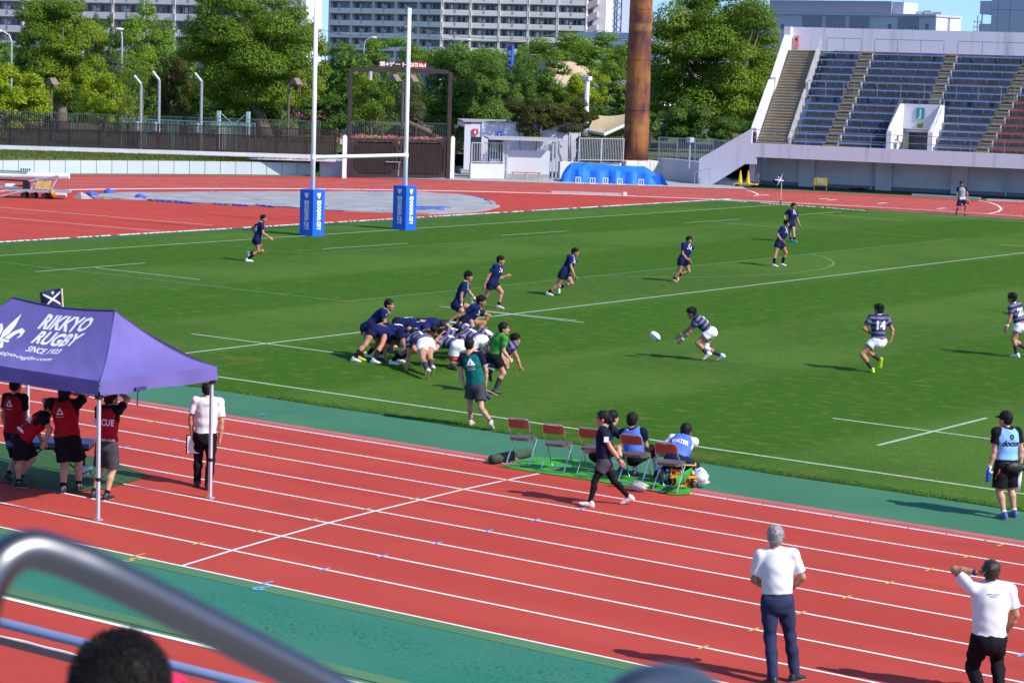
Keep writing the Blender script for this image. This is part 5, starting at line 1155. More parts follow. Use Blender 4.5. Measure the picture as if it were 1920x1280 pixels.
for (px, py, lab) in ((170, 368, 'blue humped sandbag at the far left tip of the grey tarpaulin'), (203, 364, 'lone blue humped sandbag on the back edge near the left tip of the tarpaulin'), (262, 373.5, 'humped blue sandbag on the front edge left of centre of the tarpaulin')):
    g = gnd(px, py); b = MB(); b.ball(g+np.array([0, 0, .10]), (.26, .22, .16), 12, 8); b.ball(g+np.array([.16, .16, .07]), (.18, .18, .11), 10, 6); b.build('sandbag', SBAG, smooth=True, label=lab, cat='sandbag', group='sandbags holding the grey tarpaulin down', loc=g)
for k in range(7):
    g = gnd(790+(k % 4)*13, 393+(k//4)*4.0); d = np.array([.59, .80, 0]); sg_ = MB(); P = [g+_r0*(-.42+.84*q/5)+np.array([0, 0, .11+.01*math.sin(q*3)]) for q in range(6)]; sg_.tube(P, [.03, .055, .06, .06, .055, .03], 7)
    sg_.build('sandbag', SBD if k % 2 else SBAG, label=('dull' if k % 2 else 'bright')+' blue flat sandbag in the pile on the tarpaulin, '+('back' if k < 4 else 'front')+' row, '+ORD[k % 4]+' from the left', cat='sandbag', group='sandbags piled on the tarpaulin', loc=g)
g = gnd(148, 372); b = MB(); b.add([g+np.array(v) for v in ((-.3, -.2, 0), (.5, -.3, 0), (.6, .35, 0), (-.2, .3, 0), (.1, 0, .32), (.3, .15, .22))], [(0, 1, 4), (1, 2, 5), (1, 5, 4), (2, 3, 5), (3, 4, 5), (3, 0, 4)]); b.build('tarp_fold', TARP, label='small crumpled grey sheet left of the tarpaulin tip', cat='sheet', loc=g)
# white gutter-like rail lying on the red ground
A_, B_ = gnd(1034, 362), gnd(1172, 366.5); d_ = norm(B_-A_); axr = np.array([d_, [-d_[1], d_[0], 0], [0, 0, 1]]); t = empty('track_rail', (A_+B_)/2, 'long white kerb rail lying loose on the red ground right of the tarpaulin', 'rail')
for o in (-.12, .12): MB().box((A_+B_)/2+axr[1]*o+np.array([0, 0, .06]), (np.linalg.norm(B_-A_), .10, .10), axr).build('bar', mat('dull_white', (.5, .5, .5)), t)
MB().box(B_+np.array([0, 0, .09]), (.2, .5, .16), axr).build('end_plate', WHITE, t)

# ================================================================== equipment cart at the left edge
cp = gnd(64, 373); ct = empty('equipment_cart', cp, 'grey metal hurdle cart with tan boards and long white poles at the left edge', 'cart'); cr = _r0.copy(); cr[2] = 0; cr = norm(cr); cf = np.array([-cr[1], cr[0], 0]); cax = np.array([cr, cf, [0, 0, 1]])
def cb(x, y, z, dx, dy, dz, m, name): return MB().box(cp+cr*x+cf*y+np.array([0, 0, z]), (dx, dy, dz), cax).build(name, m, ct)
CARTM = mat('cart_steel', (.42, .43, .50), .45, metal=.3, var=.1)
cb(.1, .45, .36, 2.9, .9, .10, CARTM, 'deck'); cb(1.2, -.02, .40, .9, .06, .16, CARTM, 'toe_board'); MB().tube([cp+cr*-.3+np.array([0, 0, .38]), cp+cr*-1.55+np.array([0, 0, .07])], .05, 6).build('drawbar', CARTM, ct)
for x in (-.52, -.1, .42, .62):
    for y in (.1, .8):
        MB().cyl(cp+cr*x+cf*(y-.04)+np.array([0, 0, .13]), cp+cr*x+cf*(y+.04)+np.array([0, 0, .13]), .13, 12).build('wheel', RUBBER, ct)
for i in range(5):
    x = -.2+i*.23; q = [cp+cr*(x+dx)+cf*dy+np.array([0, 0, dz]) for dx, dy, dz in ((0, .05, .42), (.06, .05, .42), (.30, .6, 1.02), (.24, .6, 1.02))]; MB().hexa(q, [p+cf*.05 for p in q]).build('hurdle_leg', CARTM, ct)
MB().tube([cp+cr*-.3+cf*.3+np.array([0, 0, .78]), cp+cr*1.05+cf*.4+np.array([0, 0, 1.08])], .05, 6).build('top_rail', CARTM, ct)
for i in range(2):
    x = .02+i*.36; q = [cp+cr*(x+dx)+cf*dy+np.array([0, 0, dz]) for dx, dy, dz in ((0, 0, .45), (.34, 0, .45), (.40, .1, .86), (.06, .1, .82))]; MB().hexa(q, [p+cf*.03 for p in q]).build('board', mat('tan_board', (.50, .33, .12), .7, var=.1), ct)
MB().tube([cp+cr*-3+cf*.7+np.array([0, 0, 1.0]), cp+cr*1.5+cf*.6+np.array([0, 0, 1.06])], .14, 12).build('white_pole', WHITE, ct)
for dz, m in ((1.22, GG), (.80, BLACK)): MB().tube([cp+cr*-3+cf*.6+np.array([0, 0, dz]), cp+cr*-.4+cf*.5+np.array([0, 0, dz])], .045, 8).build('pole', m, ct)
for i in range(5): MB().tube([cp+cr*(-.75+i*.1)+cf*.6+np.array([0, 0, 1.25]), cp+cr*(-.72+i*.1)+cf*.6+np.array([0, 0, 1.36])], .03, 6).build('hook', BLACK, ct)
cb(-.42, .3, .62, .3, .3, .35, BLACK, 'black_box'); cb(-1.3, .4, .5, .9, .5, .06, GG, 'side_tray'); cb(-1.2, .4, .58, .4, .3, .12, WHITE, 'white_tub'); cb(-.8, .4, .56, .5, .3, .06, mat('brown_board', (.12, .08, .04), .8), 'side_tray')
MB().cyl(cp+cr*.82-cf*.02+np.array([0, 0, .28]), cp+cr*.95-cf*.02+np.array([0, 0, .28]), .16, 14).build('cable_reel', mat('reel_orange', (.72, .33, .03), .5), ct)
g = gnd(113, 369); MB().cyl(g-cr*.28+np.array([0, 0, .14]), g+cr*.28+np.array([0, 0, .14]), .14, 14).build('tape_roll', WHITE, label='white roll lying between the cart and the grey tarpaulin', cat='roll', loc=g)

# ================================================================== blue sheet over stacked equipment with white weights
A_, B_ = gnd(1050, 341), gnd(1237, 347.5); d_ = norm(B_-A_); n_ = np.array([-d_[1], d_[0], 0]); L_ = np.linalg.norm(B_-A_)
V = []; F = []; nu, nv = 170, 46; rr = np.random.default_rng(2); W2 = 2.2
CRS = [(rr.uniform(0, 1), rr.uniform(0, .55), rr.normal(0, 1.0), rr.uniform(.10, .35), rr.uniform(.012, .035), rr.uniform(-.055, .055)) for _ in range(90)]
for i in range(nu+1):
    s = i/nu
    for j in range(nv+1):
        t = j/nv; prof = math.sin(math.pi*t)**.17; e_ = min(1, s*10)**.45*min(1, (1-s)*6)**.45; h = 1.10*prof*e_*(1-.10*s)*(1+.02*math.sin(s*9)+.012*math.sin(s*31))
        fl2 = .26*(1-prof)*(1+.5*math.sin(s*37)); y = (t-.5)*W2+(-fl2 if t < .5 else fl2); dd_ = 0.0
        for s0_, t0_, sl_c, ln, wd, am_ in CRS:
            u_ = (s-s0_)*2.6-(t-t0_)*sl_c*.5; v_ = (t-t0_)
            if abs(v_) < ln and abs(u_) < wd*3.5: dd_ += am_*math.exp(-abs(u_)/wd)*(1-abs(v_)/ln)
        y += (dd_ if t < .5 else -dd_)*(1 if t < .35 else .5); h = max(.01, h+(dd_*.35 if t > .12 else 0))
        V.append(A_+d_*(s*L_)+n_*(y+W2/2+.1)+np.array([0, 0, h]))
for i in range(nu):
    for j in range(nv): F.append((i*(nv+1)+j, (i+1)*(nv+1)+j, (i+1)*(nv+1)+j+1, i*(nv+1)+j+1))
b = MB(); b.add(V, F)
tail = B_-d_*.25
b.add([tail+np.array([0, 0, .1]), tail+d_*.5+np.array([0, 0, .02]), tail+d_*.28+np.array([0, 0, .72]), tail-d_*.25+np.array([0, 0, .5]), tail+d_*.75-n_*.2+np.array([0, 0, .02])], [(0, 1, 2), (0, 2, 3), (1, 4, 2)])
b.build('blue_sheet', mat('tarp_blue', (.02, .17, .74), .6, var=.18, scale=2.5, bump=.5, bscale=5, spec=.2), smooth=True, label='bright blue sheet draped over long stacked equipment beside the lighting tower', cat='sheet', loc=(A_+B_)/2)
wtp = None
for i, (px, py) in enumerate(((1084, 343.8), (1111, 345.2), (1135, 345.2), (1162, 346.3), (1202, 347.8))):
    g = gnd(px, py); lab = ['leftmost white frame weight leaning on the blue sheet', 'second white frame weight from the left against the blue sheet', 'middle one of five white frame weights against the blue sheet', 'fourth white frame weight from the left, darkest gap, against the blue sheet', 'rightmost white frame weight leaning on the blue sheet'][i]
    if wtp is None:
        wtp = empty('frame_weight', g, lab, 'weight', 'white weights in front of the blue sheet'); axw = np.array([d_, n_, [0, 0, 1]])
        for o in (-.16, .16, 0): MB().box(g+d_*o*.85+np.array([0, 0, .17]), (.045 if o else .03, .12, .34), axw).build('upright', WHITE, wtp)
        for z in (.345, .03): MB().box(g+np.array([0, 0, z]), (.32, .13, .04), axw).build('bar', WHITE, wtp)
    else: children_copy(wtp, g, None, lab)

# ================================================================== flags
def flag(px, py, h, label, big=1.0, dirv=None, tilt=0.0, base=None):
    g = gnd(px, py) if base is None else np.asarray(base, float); t = empty('corner_flag', g, label, 'flag'); top = g+np.array([0, 0, h])+_r0*tilt; dv = norm(dirv if dirv is not None else -_r0+np.array([0, 0, -.35]))
    MB().cyl(g, top, .02, 8).build('pole', mat('flag_pole', (.62, .55, .36), .5), t); MB().cyl(g, g+np.array([0, 0, .25]), .03, 8).build('spring_base', BLACK, t)
    V = []; F = []; nx, ny = 8, 6; fw, fh = .52*big, .40*big; nrm = np.cross(dv, [0, 0, 1]); nrm = norm(nrm); down = norm(np.cross(nrm, dv))
    if down[2] > 0: down = -down
    def sp(s, u): return top+dv*fw*s+down*fh*u+nrm*.05*math.sin(s*6+u*2)*s+np.array([0, 0, -.06*s*s])
    for i in range(nx+1):
        for j in range(ny+1): V.append(sp(i/nx, j/ny))
    for i in range(nx):
        for j in range(ny): F.append((i*(ny+1)+j, (i+1)*(ny+1)+j, (i+1)*(ny+1)+j+1, i*(ny+1)+j+1))
    b = MB(); b.add(V, F); fl = b.build('flag', mat('flag_navy', (.012, .020, .10), .6, var=.1), t)
    tc_ = norm(CAM-top); cr_ = MB()
    for k in range(8):
        for (s0, u0, s1, u1) in ((.08, .2, .85, .95), (.85, .15, .12, .9)):
            a0, a1 = k/8, (k+1)/8; w = .07
            q = [(s0+(s1-s0)*a0, u0+(u1-u0)*a0-w), (s0+(s1-s0)*a1, u0+(u1-u0)*a1-w), (s0+(s1-s0)*a1, u0+(u1-u0)*a1+w), (s0+(s1-s0)*a0, u0+(u1-u0)*a0+w)]
            cr_.quad([sp(x_, y_)+tc_*.008 for x_, y_ in q])
    cc = sp(.42, .18)+tc_*.012; fleur(cr_, cc, norm(sp(.5, .2)-sp(.4, .2))*1.0, -norm(sp(.4, .3)-sp(.4, .2)), .055*big)
    cr_.build('cross', WHITE, fl); return t
flag(1463.5, 384, 1.62, 'navy corner flag with a white cross at the far corner of the pitch', 1.05, dirv=-_r0*.8+np.array([0, 0, -.45]))
fb = atY(126, 541, -1.9); flag(0, 0, fb[2], 'navy flag with a white cross and lily on a pole just behind the purple tent', .92, dirv=-_r0*.97+np.array([0, 0, -.10]), tilt=-.12, base=(fb[0], -1.9, 0))

# ================================================================== purple tent
TX0, TX1, TY0, TY1 = 29.66, 34.02, -12.36, -9.88; RX0, RX1, RY, RZ = 30.69, 33.01, -11.1, 2.98; EZ, VZ = 2.10, 1.90
tent = empty('event_tent', ((TX0+TX1)/2, (TY0+TY1)/2, 0), 'purple event tent with white printed lettering on its roof and slim silver legs', 'tent')
TENT = mat('tent_purple', (.160, .135, .42), .6, var=.07, scale=1.6, bump=.22, bscale=6, trans=.18, spec=.25)
def roofpt(s, t, a, b_, c, d_, sag=.10, seed=0):
    """a-b ridge end edge, d-c eave; t from ridge to eave"""
    p = (a*(1-s)+b_*s)*(1-t)+(d_*(1-s)+c*s)*t
    p = p-np.array([0, 0, sag*math.sin(math.pi*t)*(1-.3*abs(2*s-1))+.05*math.sin(math.pi*s)*math.sin(math.pi*t)])
    return p+np.array([0, 0, .010*math.sin(s*23+t*6+seed)*math.sin(math.pi*t)+.006*math.sin(s*51-t*13+seed)*t])
P3 = lambda x, y, z: np.array([x, y, z], float)
A0, A1 = P3(RX0, RY, RZ), P3(RX1, RY, RZ); C00, C10, C11, C01 = P3(TX0, TY0, EZ), P3(TX1, TY0, EZ), P3(TX1, TY1, EZ), P3(TX0, TY1, EZ)
def ridge(s): return A0*(1-s)+A1*s-np.array([0, 0, .06*math.sin(math.pi*s)])
def panel(fn, nu, nv, name, thick=False):
    V = [fn(i/nu, j/nv) for i in range(nu+1) for j in range(nv+1)]; F = [(i*(nv+1)+j, (i+1)*(nv+1)+j, (i+1)*(nv+1)+j+1, i*(nv+1)+j+1) for i in range(nu) for j in range(nv)]
    return MB().add(V, F).build(name, TENT, tent, smooth=True)
front = lambda s, t: roofpt(s, t, A0, A1, C10, C00, .10)-np.array([0, 0, .06*math.sin(math.pi*s)*(1-t)])
back = lambda s, t: roofpt(s, t, A0, A1, C11, C01, .10)-np.array([0, 0, .06*math.sin(math.pi*s)*(1-t)])
right = lambda s, t: roofpt(s, t, A1, A1, C11, C10, .16, 2); left = lambda s, t: roofpt(s, t, A0, A0, C01, C00, .16, 4)
panel(front, 40, 14, 'roof_panel'); panel(back, 30, 12, 'roof_panel'); panel(right, 20, 14, 'roof_panel'); panel(left, 20, 14, 'roof_panel')
def val(p, q, nrm): return lambda s, t: p*(1-s)+q*s+np.array([0, 0, .012])-np.array([0, 0, (EZ-VZ+.012)*t])+np.asarray(nrm)*(.02*math.sin(s*14)*t+.012)-np.array([0, 0, .025*math.sin(s*math.pi*2)**2*t])
for p, q, nr in ((C00, C10, (0, -1, 0)), (C10, C11, (1, 0, 0)), (C11, C01, (0, 1, 0)), (C01, C00, (-1, 0, 0))): panel(val(p, q, nr), 30, 4, 'valance')
seam = mat('tent_seam', (.04, .035, .17), .7)
for a, b_ in ((A0, C00), (A1, C10), (A1, C11), (A0, C01)):
    fn = right if a is A1 else left; e = 0 if (b_ is C10 or b_ is C01) else 1
    MB().tube([fn(e if a is A1 else 1-(b_ is C01), k/14)+np.array([0, 0, .006]) for k in range(15)], .009, 5).build('seam', seam, tent)
MB().tube([ridge(k/12)+np.array([0, 0, .004]) for k in range(13)], .014, 6).build('ridge_piping', seam, tent)
MB().tube([front(.72-.10*k/14*0+.0, k/14)*1.0 for k in range(15)], .004, 4).build('seam', seam, tent)
tx = MB(); PRW = mat('print_white', (.80, .80, .84), .6, var=.03)
def on_front(V, F, s0, t0, scale):
    # lettering laid on the front slope: x runs along the ridge, y up the slope
    out = []
    for x, y, _ in V:
        # slope coordinates
        yy = t0-y/scale; yy = min(max(yy, .02), .98); Xw = s0+x
        row_a, row_b = front(0, yy), front(1, yy); s = (Xw-row_a[0])/(row_b[0]-row_a[0]); p = front(s, yy); out.append(p+np.array([0, -.003, .006]))
    tx.add(out, F)
SL = math.hypot(RZ-EZ, RY-TY0)
for body, X, t0, size, w_, bo, sh_ in (('RIKKYO', 32.16, .185, .36, 1.10, .014, .12), ('RUGBY', 32.22, .385, .36, 1.00, .014, .12), ('SINCE 1923', 32.19, .56, .19, .74, .004, 0), ('rikkyo-rugby.com', 31.93, .71, .165, 1.28, .002, .25)):
    V, F = text_mesh(body, size, bo, sh_, dense=.06); V[:, 0] *= w_/(V[:, 0].max()-V[:, 0].min())
    on_front(V, F, X, t0, SL); tx.build('lettering', PRW, tent); tx = MB()
fm_ = MB(); fleur(fm_, (0, 0, 0), (1, 0, 0), (0, 1, 0), .46)
o_ = 0
for Vb in fm_.v: pass
V = np.concatenate(fm_.v); on_front(V, fm_.f, 31.10, .40, SL)
tx.build('lily_emblem', PRW, tent)
LEGM = mat('tent_leg', (.62, .65, .70), .35, metal=.35, var=.05)
for x, y in ((TX1-.06, TY0+.04), (TX1-.06, TY1-.04), (31.66, TY0+.06), (31.62, TY1+.02), (TX0+.06, TY0+.04), (TX0+.06, TY1-.04)):
    lg = MB().box((x, y, .98), (.045, .045, 1.90)).build('leg', LEGM, tent); MB().box((x, y, .012), (.11, .11, .02)).build('foot_plate', GALV, lg); MB().box((x, y, .62), (.062, .062, .05)).build('clamp', BLACK, lg); MB().box((x, y, 1.88), (.085, .085, .10)).build('corner_bracket', BLACK, lg)
fr_ = MB()
for y in (TY0+.05, TY1-.05):
    for x0 in (TX0+.06, 31.66): fr_.tube([(x0, y, 2.03), (x0+2.2, y, 1.86)], .013, 6); fr_.tube([(x0, y, 1.86), (x0+2.2, y, 2.03)], .013, 6)
for x in (TX0+.06, TX1-.06): fr_.tube([(x, TY0, 2.03), (x, TY1, 1.86)], .013, 6); fr_.tube([(x, TY0, 1.86), (x, TY1, 2.03)], .013, 6)
fr_.build('truss', LEGM, tent)
MB().tube([(TX1+.02, -11.55, 1.93), (TX1+.02, -11.6, 1.86), (TX1+.03, -11.62, 1.66)], .012, 5).box((TX1+.02, -11.55, 1.92), (.05, .22, .05)).build('strap', seam, tent)
# artificial grass mat beneath the tent, couch, ball
gm = [gnd(*p) for p in [(-120, 905), (10, 905), (120, 925), (196, 918), (283, 893), (180, 857), (60, 840), (-120, 815)]]
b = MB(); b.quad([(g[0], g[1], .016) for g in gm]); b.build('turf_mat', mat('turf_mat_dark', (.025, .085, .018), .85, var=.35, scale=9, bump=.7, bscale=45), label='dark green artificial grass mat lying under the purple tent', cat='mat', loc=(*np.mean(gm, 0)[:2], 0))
# ================================================================== folding chairs on a green mat
mt = [gnd(*p) for p in [(938, 876), (1000, 858), (1080, 862), (1160, 880), (1240, 893), (1300, 903), (1293, 928), (1262, 929), (1220, 921), (1100, 900), (1010, 887)]]
b = MB(); b.quad([(g[0], g[1], .017) for g in mt]); MT = mat('turf_mat_bright', (.035, .29, .020), .85, var=.2, scale=5, bump=.6, bscale=45)
m0 = b.build('turf_mat', MT, label='bright green artificial grass mat under the row of folding chairs', cat='mat', loc=(*np.mean(mt, 0)[:2], 0))
ea, eb = gnd(1262, 928), gnd(1296, 908); d_ = norm(eb-ea); ee = np.array([d_[1], -d_[0], 0]); V = []
for k in range(7):
    t = k/6*1.9; V += [ea-ee*.25+ee*.30*math.sin(t)+np.array([0, 0, .02+.30*(1-math.cos(t))*.75]), eb-ee*.25+ee*.30*math.sin(t)+np.array([0, 0, .02+.30*(1-math.cos(t))*.75])]
MB().add(V, [(2*k, 2*k+1, 2*k+3, 2*k+2) for k in range(6)]).build('curled_end', MT, m0, smooth=True)
ra_, rb_2 = gnd(922, 871), gnd(992, 856); MB().tube([ra_+np.array([0, 0, .09]), ra_*.5+rb_2*.5+np.array([0, 0, .085]), rb_2+np.array([0, 0, .08])], [.085, .09, .08], 14).build('turf_roll', mat('turf_back', (.045, .075, .045), .9, var=.3, scale=9, bump=.4), smooth=True, label='rolled-up dark green turf mat at the left end of the chair row', cat='rolled mat', loc=ra_)
RUSTY = mat('chair_back_red', (.30, .078, .052), .4, var=.08); SEATB = mat('chair_seat_brown', (.10, .065, .065), .55, var=.1); CHROME = mat('chair_chrome', (.70, .71, .73), .22, metal=.9, var=.03)
def chair_proto(p, lab):
    t = empty('folding_chair', p, lab, 'folding chair', 'folding chairs in a row on the green mat'); p = np.asarray(p, float)
    # faces +Y (the pitch); back frame runs from the rear feet... seat towards +Y
    for s in (-1, 1):
        x = s*.20
        MB().tube([p+np.array([x, .22, .02]), p+np.array([x, -.02, .44]), p+np.array([x*.98, -.20, .62]), p+np.array([x*.95, -.27, .80])], .0115, 8).build('side_tube', CHROME, t)
        MB().tube([p+np.array([x*1.06, -.24, .02]), p+np.array([x*1.04, .0, .30]), p+np.array([x*1.04, .12, .435])], .0115, 8).build('leg', CHROME, t)
    MB().tube([p+np.array([-.212, -.24, .02]), p+np.array([0, -.245, .012]), p+np.array([.212, -.24, .02])], .0115, 8).build('foot_bar', CHROME, t)
    MB().tube([p+np.array([-.2, .22, .02]), p+np.array([.2, .22, .02])], .0115, 8).build('foot_bar', CHROME, t)
    MB().tube([p+np.array([-.19, -.27, .79]), p+np.array([-.15, -.285, .835]), p+np.array([.15, -.285, .835]), p+np.array([.19, -.27, .79])], .012, 8).build('top_tube', CHROME, t)
    V = []
    for i in range(9):
        a = (i/8-.5)*2; x = .185*a; yy = -.255-.03*(1-a*a)
        for z, dy in ((.665, .03), (.82, -.02)): V += [p+np.array([x, yy+dy, z]), p+np.array([x, yy+dy-.018, z])]
    F = []
    for i in range(8):
        o = 4*i
        for a, b2 in ((0, 2), (2, 3), (3, 1), (1, 0)): F.append((o+a, o+4+a, o+4+b2, o+b2))
    F += [(0, 2, 3, 1), (32, 33, 35, 34)]; MB().add(V, F).build('backrest', RUSTY, t, smooth=False)
    sb_ = MB(); pr = [(-.19, -.14), (-.205, .0), (-.19, .20), (-.15, .235), (.15, .235), (.19, .20), (.205, .0), (.19, -.14), (.15, -.165), (-.15, -.165)]
    sb_.hexa([p+np.array([x, y, .43]) for x, y in pr], [p+np.array([x*.97, y*.97, .475]) for x, y in pr]); sb_.build('seat', SEATB, t); return t
CH = [((970, 873), 'empty folding chair at the left end of the row, next to the rolled mat', .03), ((1036, 885), 'empty folding chair second from the left in the row', -.02), ((1103, 893), 'folding chair in the row mostly hidden behind the walking woman', .0), ((1182, 906), 'folding chair carrying the seated person with the white-edged blue bib', -.04), ((1247, 923), 'folding chair carrying the seated person in the cap, at the right end of the row', -.06)]
cproto = None; CHP = []
for (px, lab, rz) in CH:
    g = gnd(*px)+np.array([-.02, .18, .0]); g[2] = .016; CHP.append(g)
    if cproto is None: cproto = chair_proto(g, lab); cproto.rotation_euler[2] = rz+R(14)
    else: children_copy(cproto, g, rz+R(14), lab)
# plastic bags, bottle crates
def bag(px, py, sx, sz, lab, seed, m):
    g = gnd(px, py); rr = np.random.default_rng(seed); V = []; F = []; nu, nv = 14, 8
    for j in range(nv+1):
        for i in range(nu):
            a = 2*math.pi*i/nu; t = j/nv; r_ = sx*(math.sin(math.pi*min(1, t*.9+.1))**.7)*(1+rr.normal(0, .14)); V.append(g+np.array([r_*math.cos(a), r_*.6*math.sin(a), .02+sz*t*(1+rr.normal(0, .08))]))
    for j in range(nv):
        for i in range(nu): F.append((j*nu+i, j*nu+(i+1) % nu, (j+1)*nu+(i+1) % nu, (j+1)*nu+i))
    F.append(tuple(nv*nu+i for i in range(nu))); return MB().add(V, F).build('plastic_bag', m, smooth=True, label=lab, cat='plastic bag', loc=g)
BAG = mat('bag_film', (.62, .60, .66), .25, var=.15, scale=12, trans=.4); b1 = bag(1197, 921, .17, .15, 'crumpled clear plastic bag lying on the track behind the seated people', 3, BAG)
g = gnd(1211, 917); MB().box(g+np.array([0, 0, .05]), (.13, .10, .07), np.array([[.8, .6, 0], [-.6, .8, 0], [0, 0, 1]])).box(g+np.array([.02, 0, .09]), (.07, .06, .012)).build('snack_packet', mat('packet_orange', (.75, .30, .18), .5, var=.3, scale=20), label='small white and orange packet in front of the crumpled bag', cat='packet', loc=g)
bag(1312, 913, .16, .30, 'white plastic carrier bag on the green strip right of the seated person in the cap', 5, mat('bag_white', (.75, .75, .76), .4, var=.05))
def bottle(p, m, mc, lab, h=.2, group='bottles in the carriers by the chairs'):
    t = empty('drink_bottle', p, lab, 'bottle', group); MB().tube([p, p+np.array([0, 0, h*.7]), p+np.array([0, 0, h*.8]), p+np.array([0, 0, h*.82])], [.037, .037, .03, .02], 12).build('body', m, t, smooth=False); MB().cyl(p+np.array([0, 0, h*.82]), p+np.array([0, 0, h]), .02, 10).build('cap', mc, t); return t
YC_ = mat('crate_yellow', (.85, .52, .02), .4, var=.04); REDB = mat('bottle_red', (.72, .025, .03), .35, var=.05); BLB = mat('bottle_blue', (.03, .06, .55), .35, var=.05)
cg = gnd(1281, 911); ctb = empty('bottle_carrier', cg, 'bright yellow bottle carrier with red bottles under the seated person in the cap', 'bottle carrier'); axc = np.array([norm(_r0*[1, 1, 0]), norm(np.array([-_r0[1], _r0[0], 0])), [0, 0, 1.]]); ex_, ey_ = axc[0], axc[1]
for z in (.02, .18): 
    for y in (-.12, .12): MB().box(cg+ey_*y+np.array([0, 0, z]), (.42, .02, .035), axc).build('rail', YC_, ctb)
    for x in (-.21, .21, 0): MB().box(cg+ex_*x+np.array([0, 0, z]), (.02, .22, .035), axc).build('rail', YC_, ctb)
MB().box(cg+ey_*.125+np.array([0, 0, .30]), (.42, .015, .16), axc).build('back_plate', YC_, ctb)
for x in (-.2, .2): MB().box(cg+ex_*x+ey_*.1+np.array([0, 0, .2]), (.025, .02, .38), axc).build('upright', YC_, ctb)
MB().tube([cg-ex_*.2+np.array([0, 0, .36]), cg+ex_*.2+np.array([0, 0, .36])], .013, 8).build('carry_bar', YC_, ctb)
for i, x in enumerate((-.14, -.04, .06, .15)): bottle(cg+ex_*x-ey_*.05+np.array([0, 0, .02]), REDB, WHITE if i % 2 else REDB, ['red bottle with a red lid, leftmost in the yellow carrier', 'red bottle with a white lid, second from the left in the yellow carrier', 'red bottle with a red lid, third from the left in the yellow carrier', 'red bottle with a white lid, rightmost in the yellow carrier'][i], .25)
cg2 = gnd(1246, 905); ct2 = empty('bottle_carrier', cg2, 'small blue wire bottle carrier left of the yellow one under the chairs', 'bottle carrier')
for z in (.05, .20): MB().box(cg2+np.array([0, 0, z]), (.24, .16, .03), axc).build('tray', BLB, ct2)
for x in (-.11, .11): MB().box(cg2+ex_*x+np.array([0, 0, .14]), (.02, .14, .25), axc).build('upright', BLB, ct2)
for i, x in enumerate((-.06, .05)): bottle(cg2+ex_*x-ey_*.03+np.array([0, 0, .065]), REDB if i == 0 else WHITE, BLB, ['red bottle with a blue lid in the blue carrier', 'white bottle with a blue lid in the blue carrier'][i], .22)

# ================================================================== rugby balls
def rugby_ball(p, axis, lab, s=1.0):
    p = np.asarray(p, float); ax = norm(axis); up = norm(np.cross(ax, [0.3, .2, 1])); w_ = np.cross(ax, up); V = []; F = []; M_ = []; nu, nv = 24, 16
    for j in range(nv+1):
        t = math.pi*j/nv; r_ = .098*math.sin(t)**.92; x = -.145*math.cos(t)
        for i in range(nu): a = 2*math.pi*i/nu; V.append(p+ax*x*s+(up*math.cos(a)+w_*math.sin(a))*r_*s)
    b = MB(); b.add(V, [])
    for j in range(nv):
        for i in range(nu): b.f.append([j*nu+i, j*nu+(i+1) % nu, (j+1)*nu+(i+1) % nu, (j+1)*nu+i]); b.m.append(1 if (j in (11, 12, 13) and i % 12 < 8) else (2 if (j == 14 and i % 12 < 8) or (i % 6 == 0 and 3 < j < 11) else 0))
    return b.build('rugby_ball', [mat('ball_white', (.74, .74, .74), .5, var=.03), mat('ball_green', (.03, .30, .16), .5), mat('ball_dark', (.03, .05, .20), .5)], smooth=True, label=lab, cat='rugby ball', loc=p)
sref = gnd(1318, 675); BD = depth(sref)-.1
rugby_ball(atD(1228.5, 630, BD), _r*.75-_u*.62+_f*.1, 'white and green rugby ball flying towards the catching player')
g = gnd(158, 897); rugby_ball(g+np.array([0, 0, .115]), _r0*.7+np.array([0, 0, .35]), 'white rugby ball with dark stripes resting on the mat under the tent')

# ================================================================== near stand: handrails, front rail, steps
SR = mat('stainless_rail', (.155, .155, .17), .36, metal=1.0, var=.02)
def smoothpath(P, n=10):
    P = np.array(P, float); out = []
    for i in range(len(P)-1):
        p0, p1, p2, p3 = P[max(i-1, 0)], P[i], P[i+1], P[min(i+2, len(P)-1)]
        for k in range(n): t = k/n; out.append(.5*((2*p1)+(-p0+p2)*t+(2*p0-5*p1+4*p2-p3)*t*t+(-p0+3*p1-3*p2+p3)*t**3))
    return out+[P[-1]]
def pxpath(L): return [atD(x, y, D) for x, y, D in L]
P = smoothpath(pxpath([(-95, 1420, 2.04), (-60, 1260, 2.04), (-35, 1130, 2.05), (-5, 1062, 2.06), (50, 1030, 2.08), (120, 1045, 2.10), (220, 1088, 2.13), (400, 1178, 2.2), (640, 1302, 2.3), (900, 1440, 2.4), (1150, 1570, 2.5)]))
MB().tube(P, .0190, 20).build('stand_handrail', SR, smooth=True, label='thick polished steel handrail curving across the lower left in the foreground', cat='handrail', loc=P[-1])
P = smoothpath(pxpath([(1120, 1500, 2.0), (1150, 1362, 2.02), (1186, 1305, 2.05), (1250, 1288, 2.1), (1312, 1305, 2.16), (1390, 1372, 2.2), (1500, 1480, 2.3)]))
MB().tube(P, .0225, 20).build('stand_handrail', SR, smooth=True, label='top of a blurred steel handrail at the bottom edge right of centre', cat='handrail', loc=P[0])
fr = empty('front_rail', (51.5, -28.85, 3.4), 'blue-grey front rail of the spectator stand crossing the lower left corner', 'railing')
RG = mat('rail_bluegrey', (.20, .25, .42), .45, metal=.2, var=.05)
ra_, rb_3 = atD(-400, 1066, 10.6), atD(700, 1341, 9.75); rd = norm(rb_3-ra_); ra_ = ra_-rd*6; rb_3 = rb_3+rd*6
MB().tube([ra_, rb_3], .023, 14).build('top_rail', RG, fr, smooth=True)
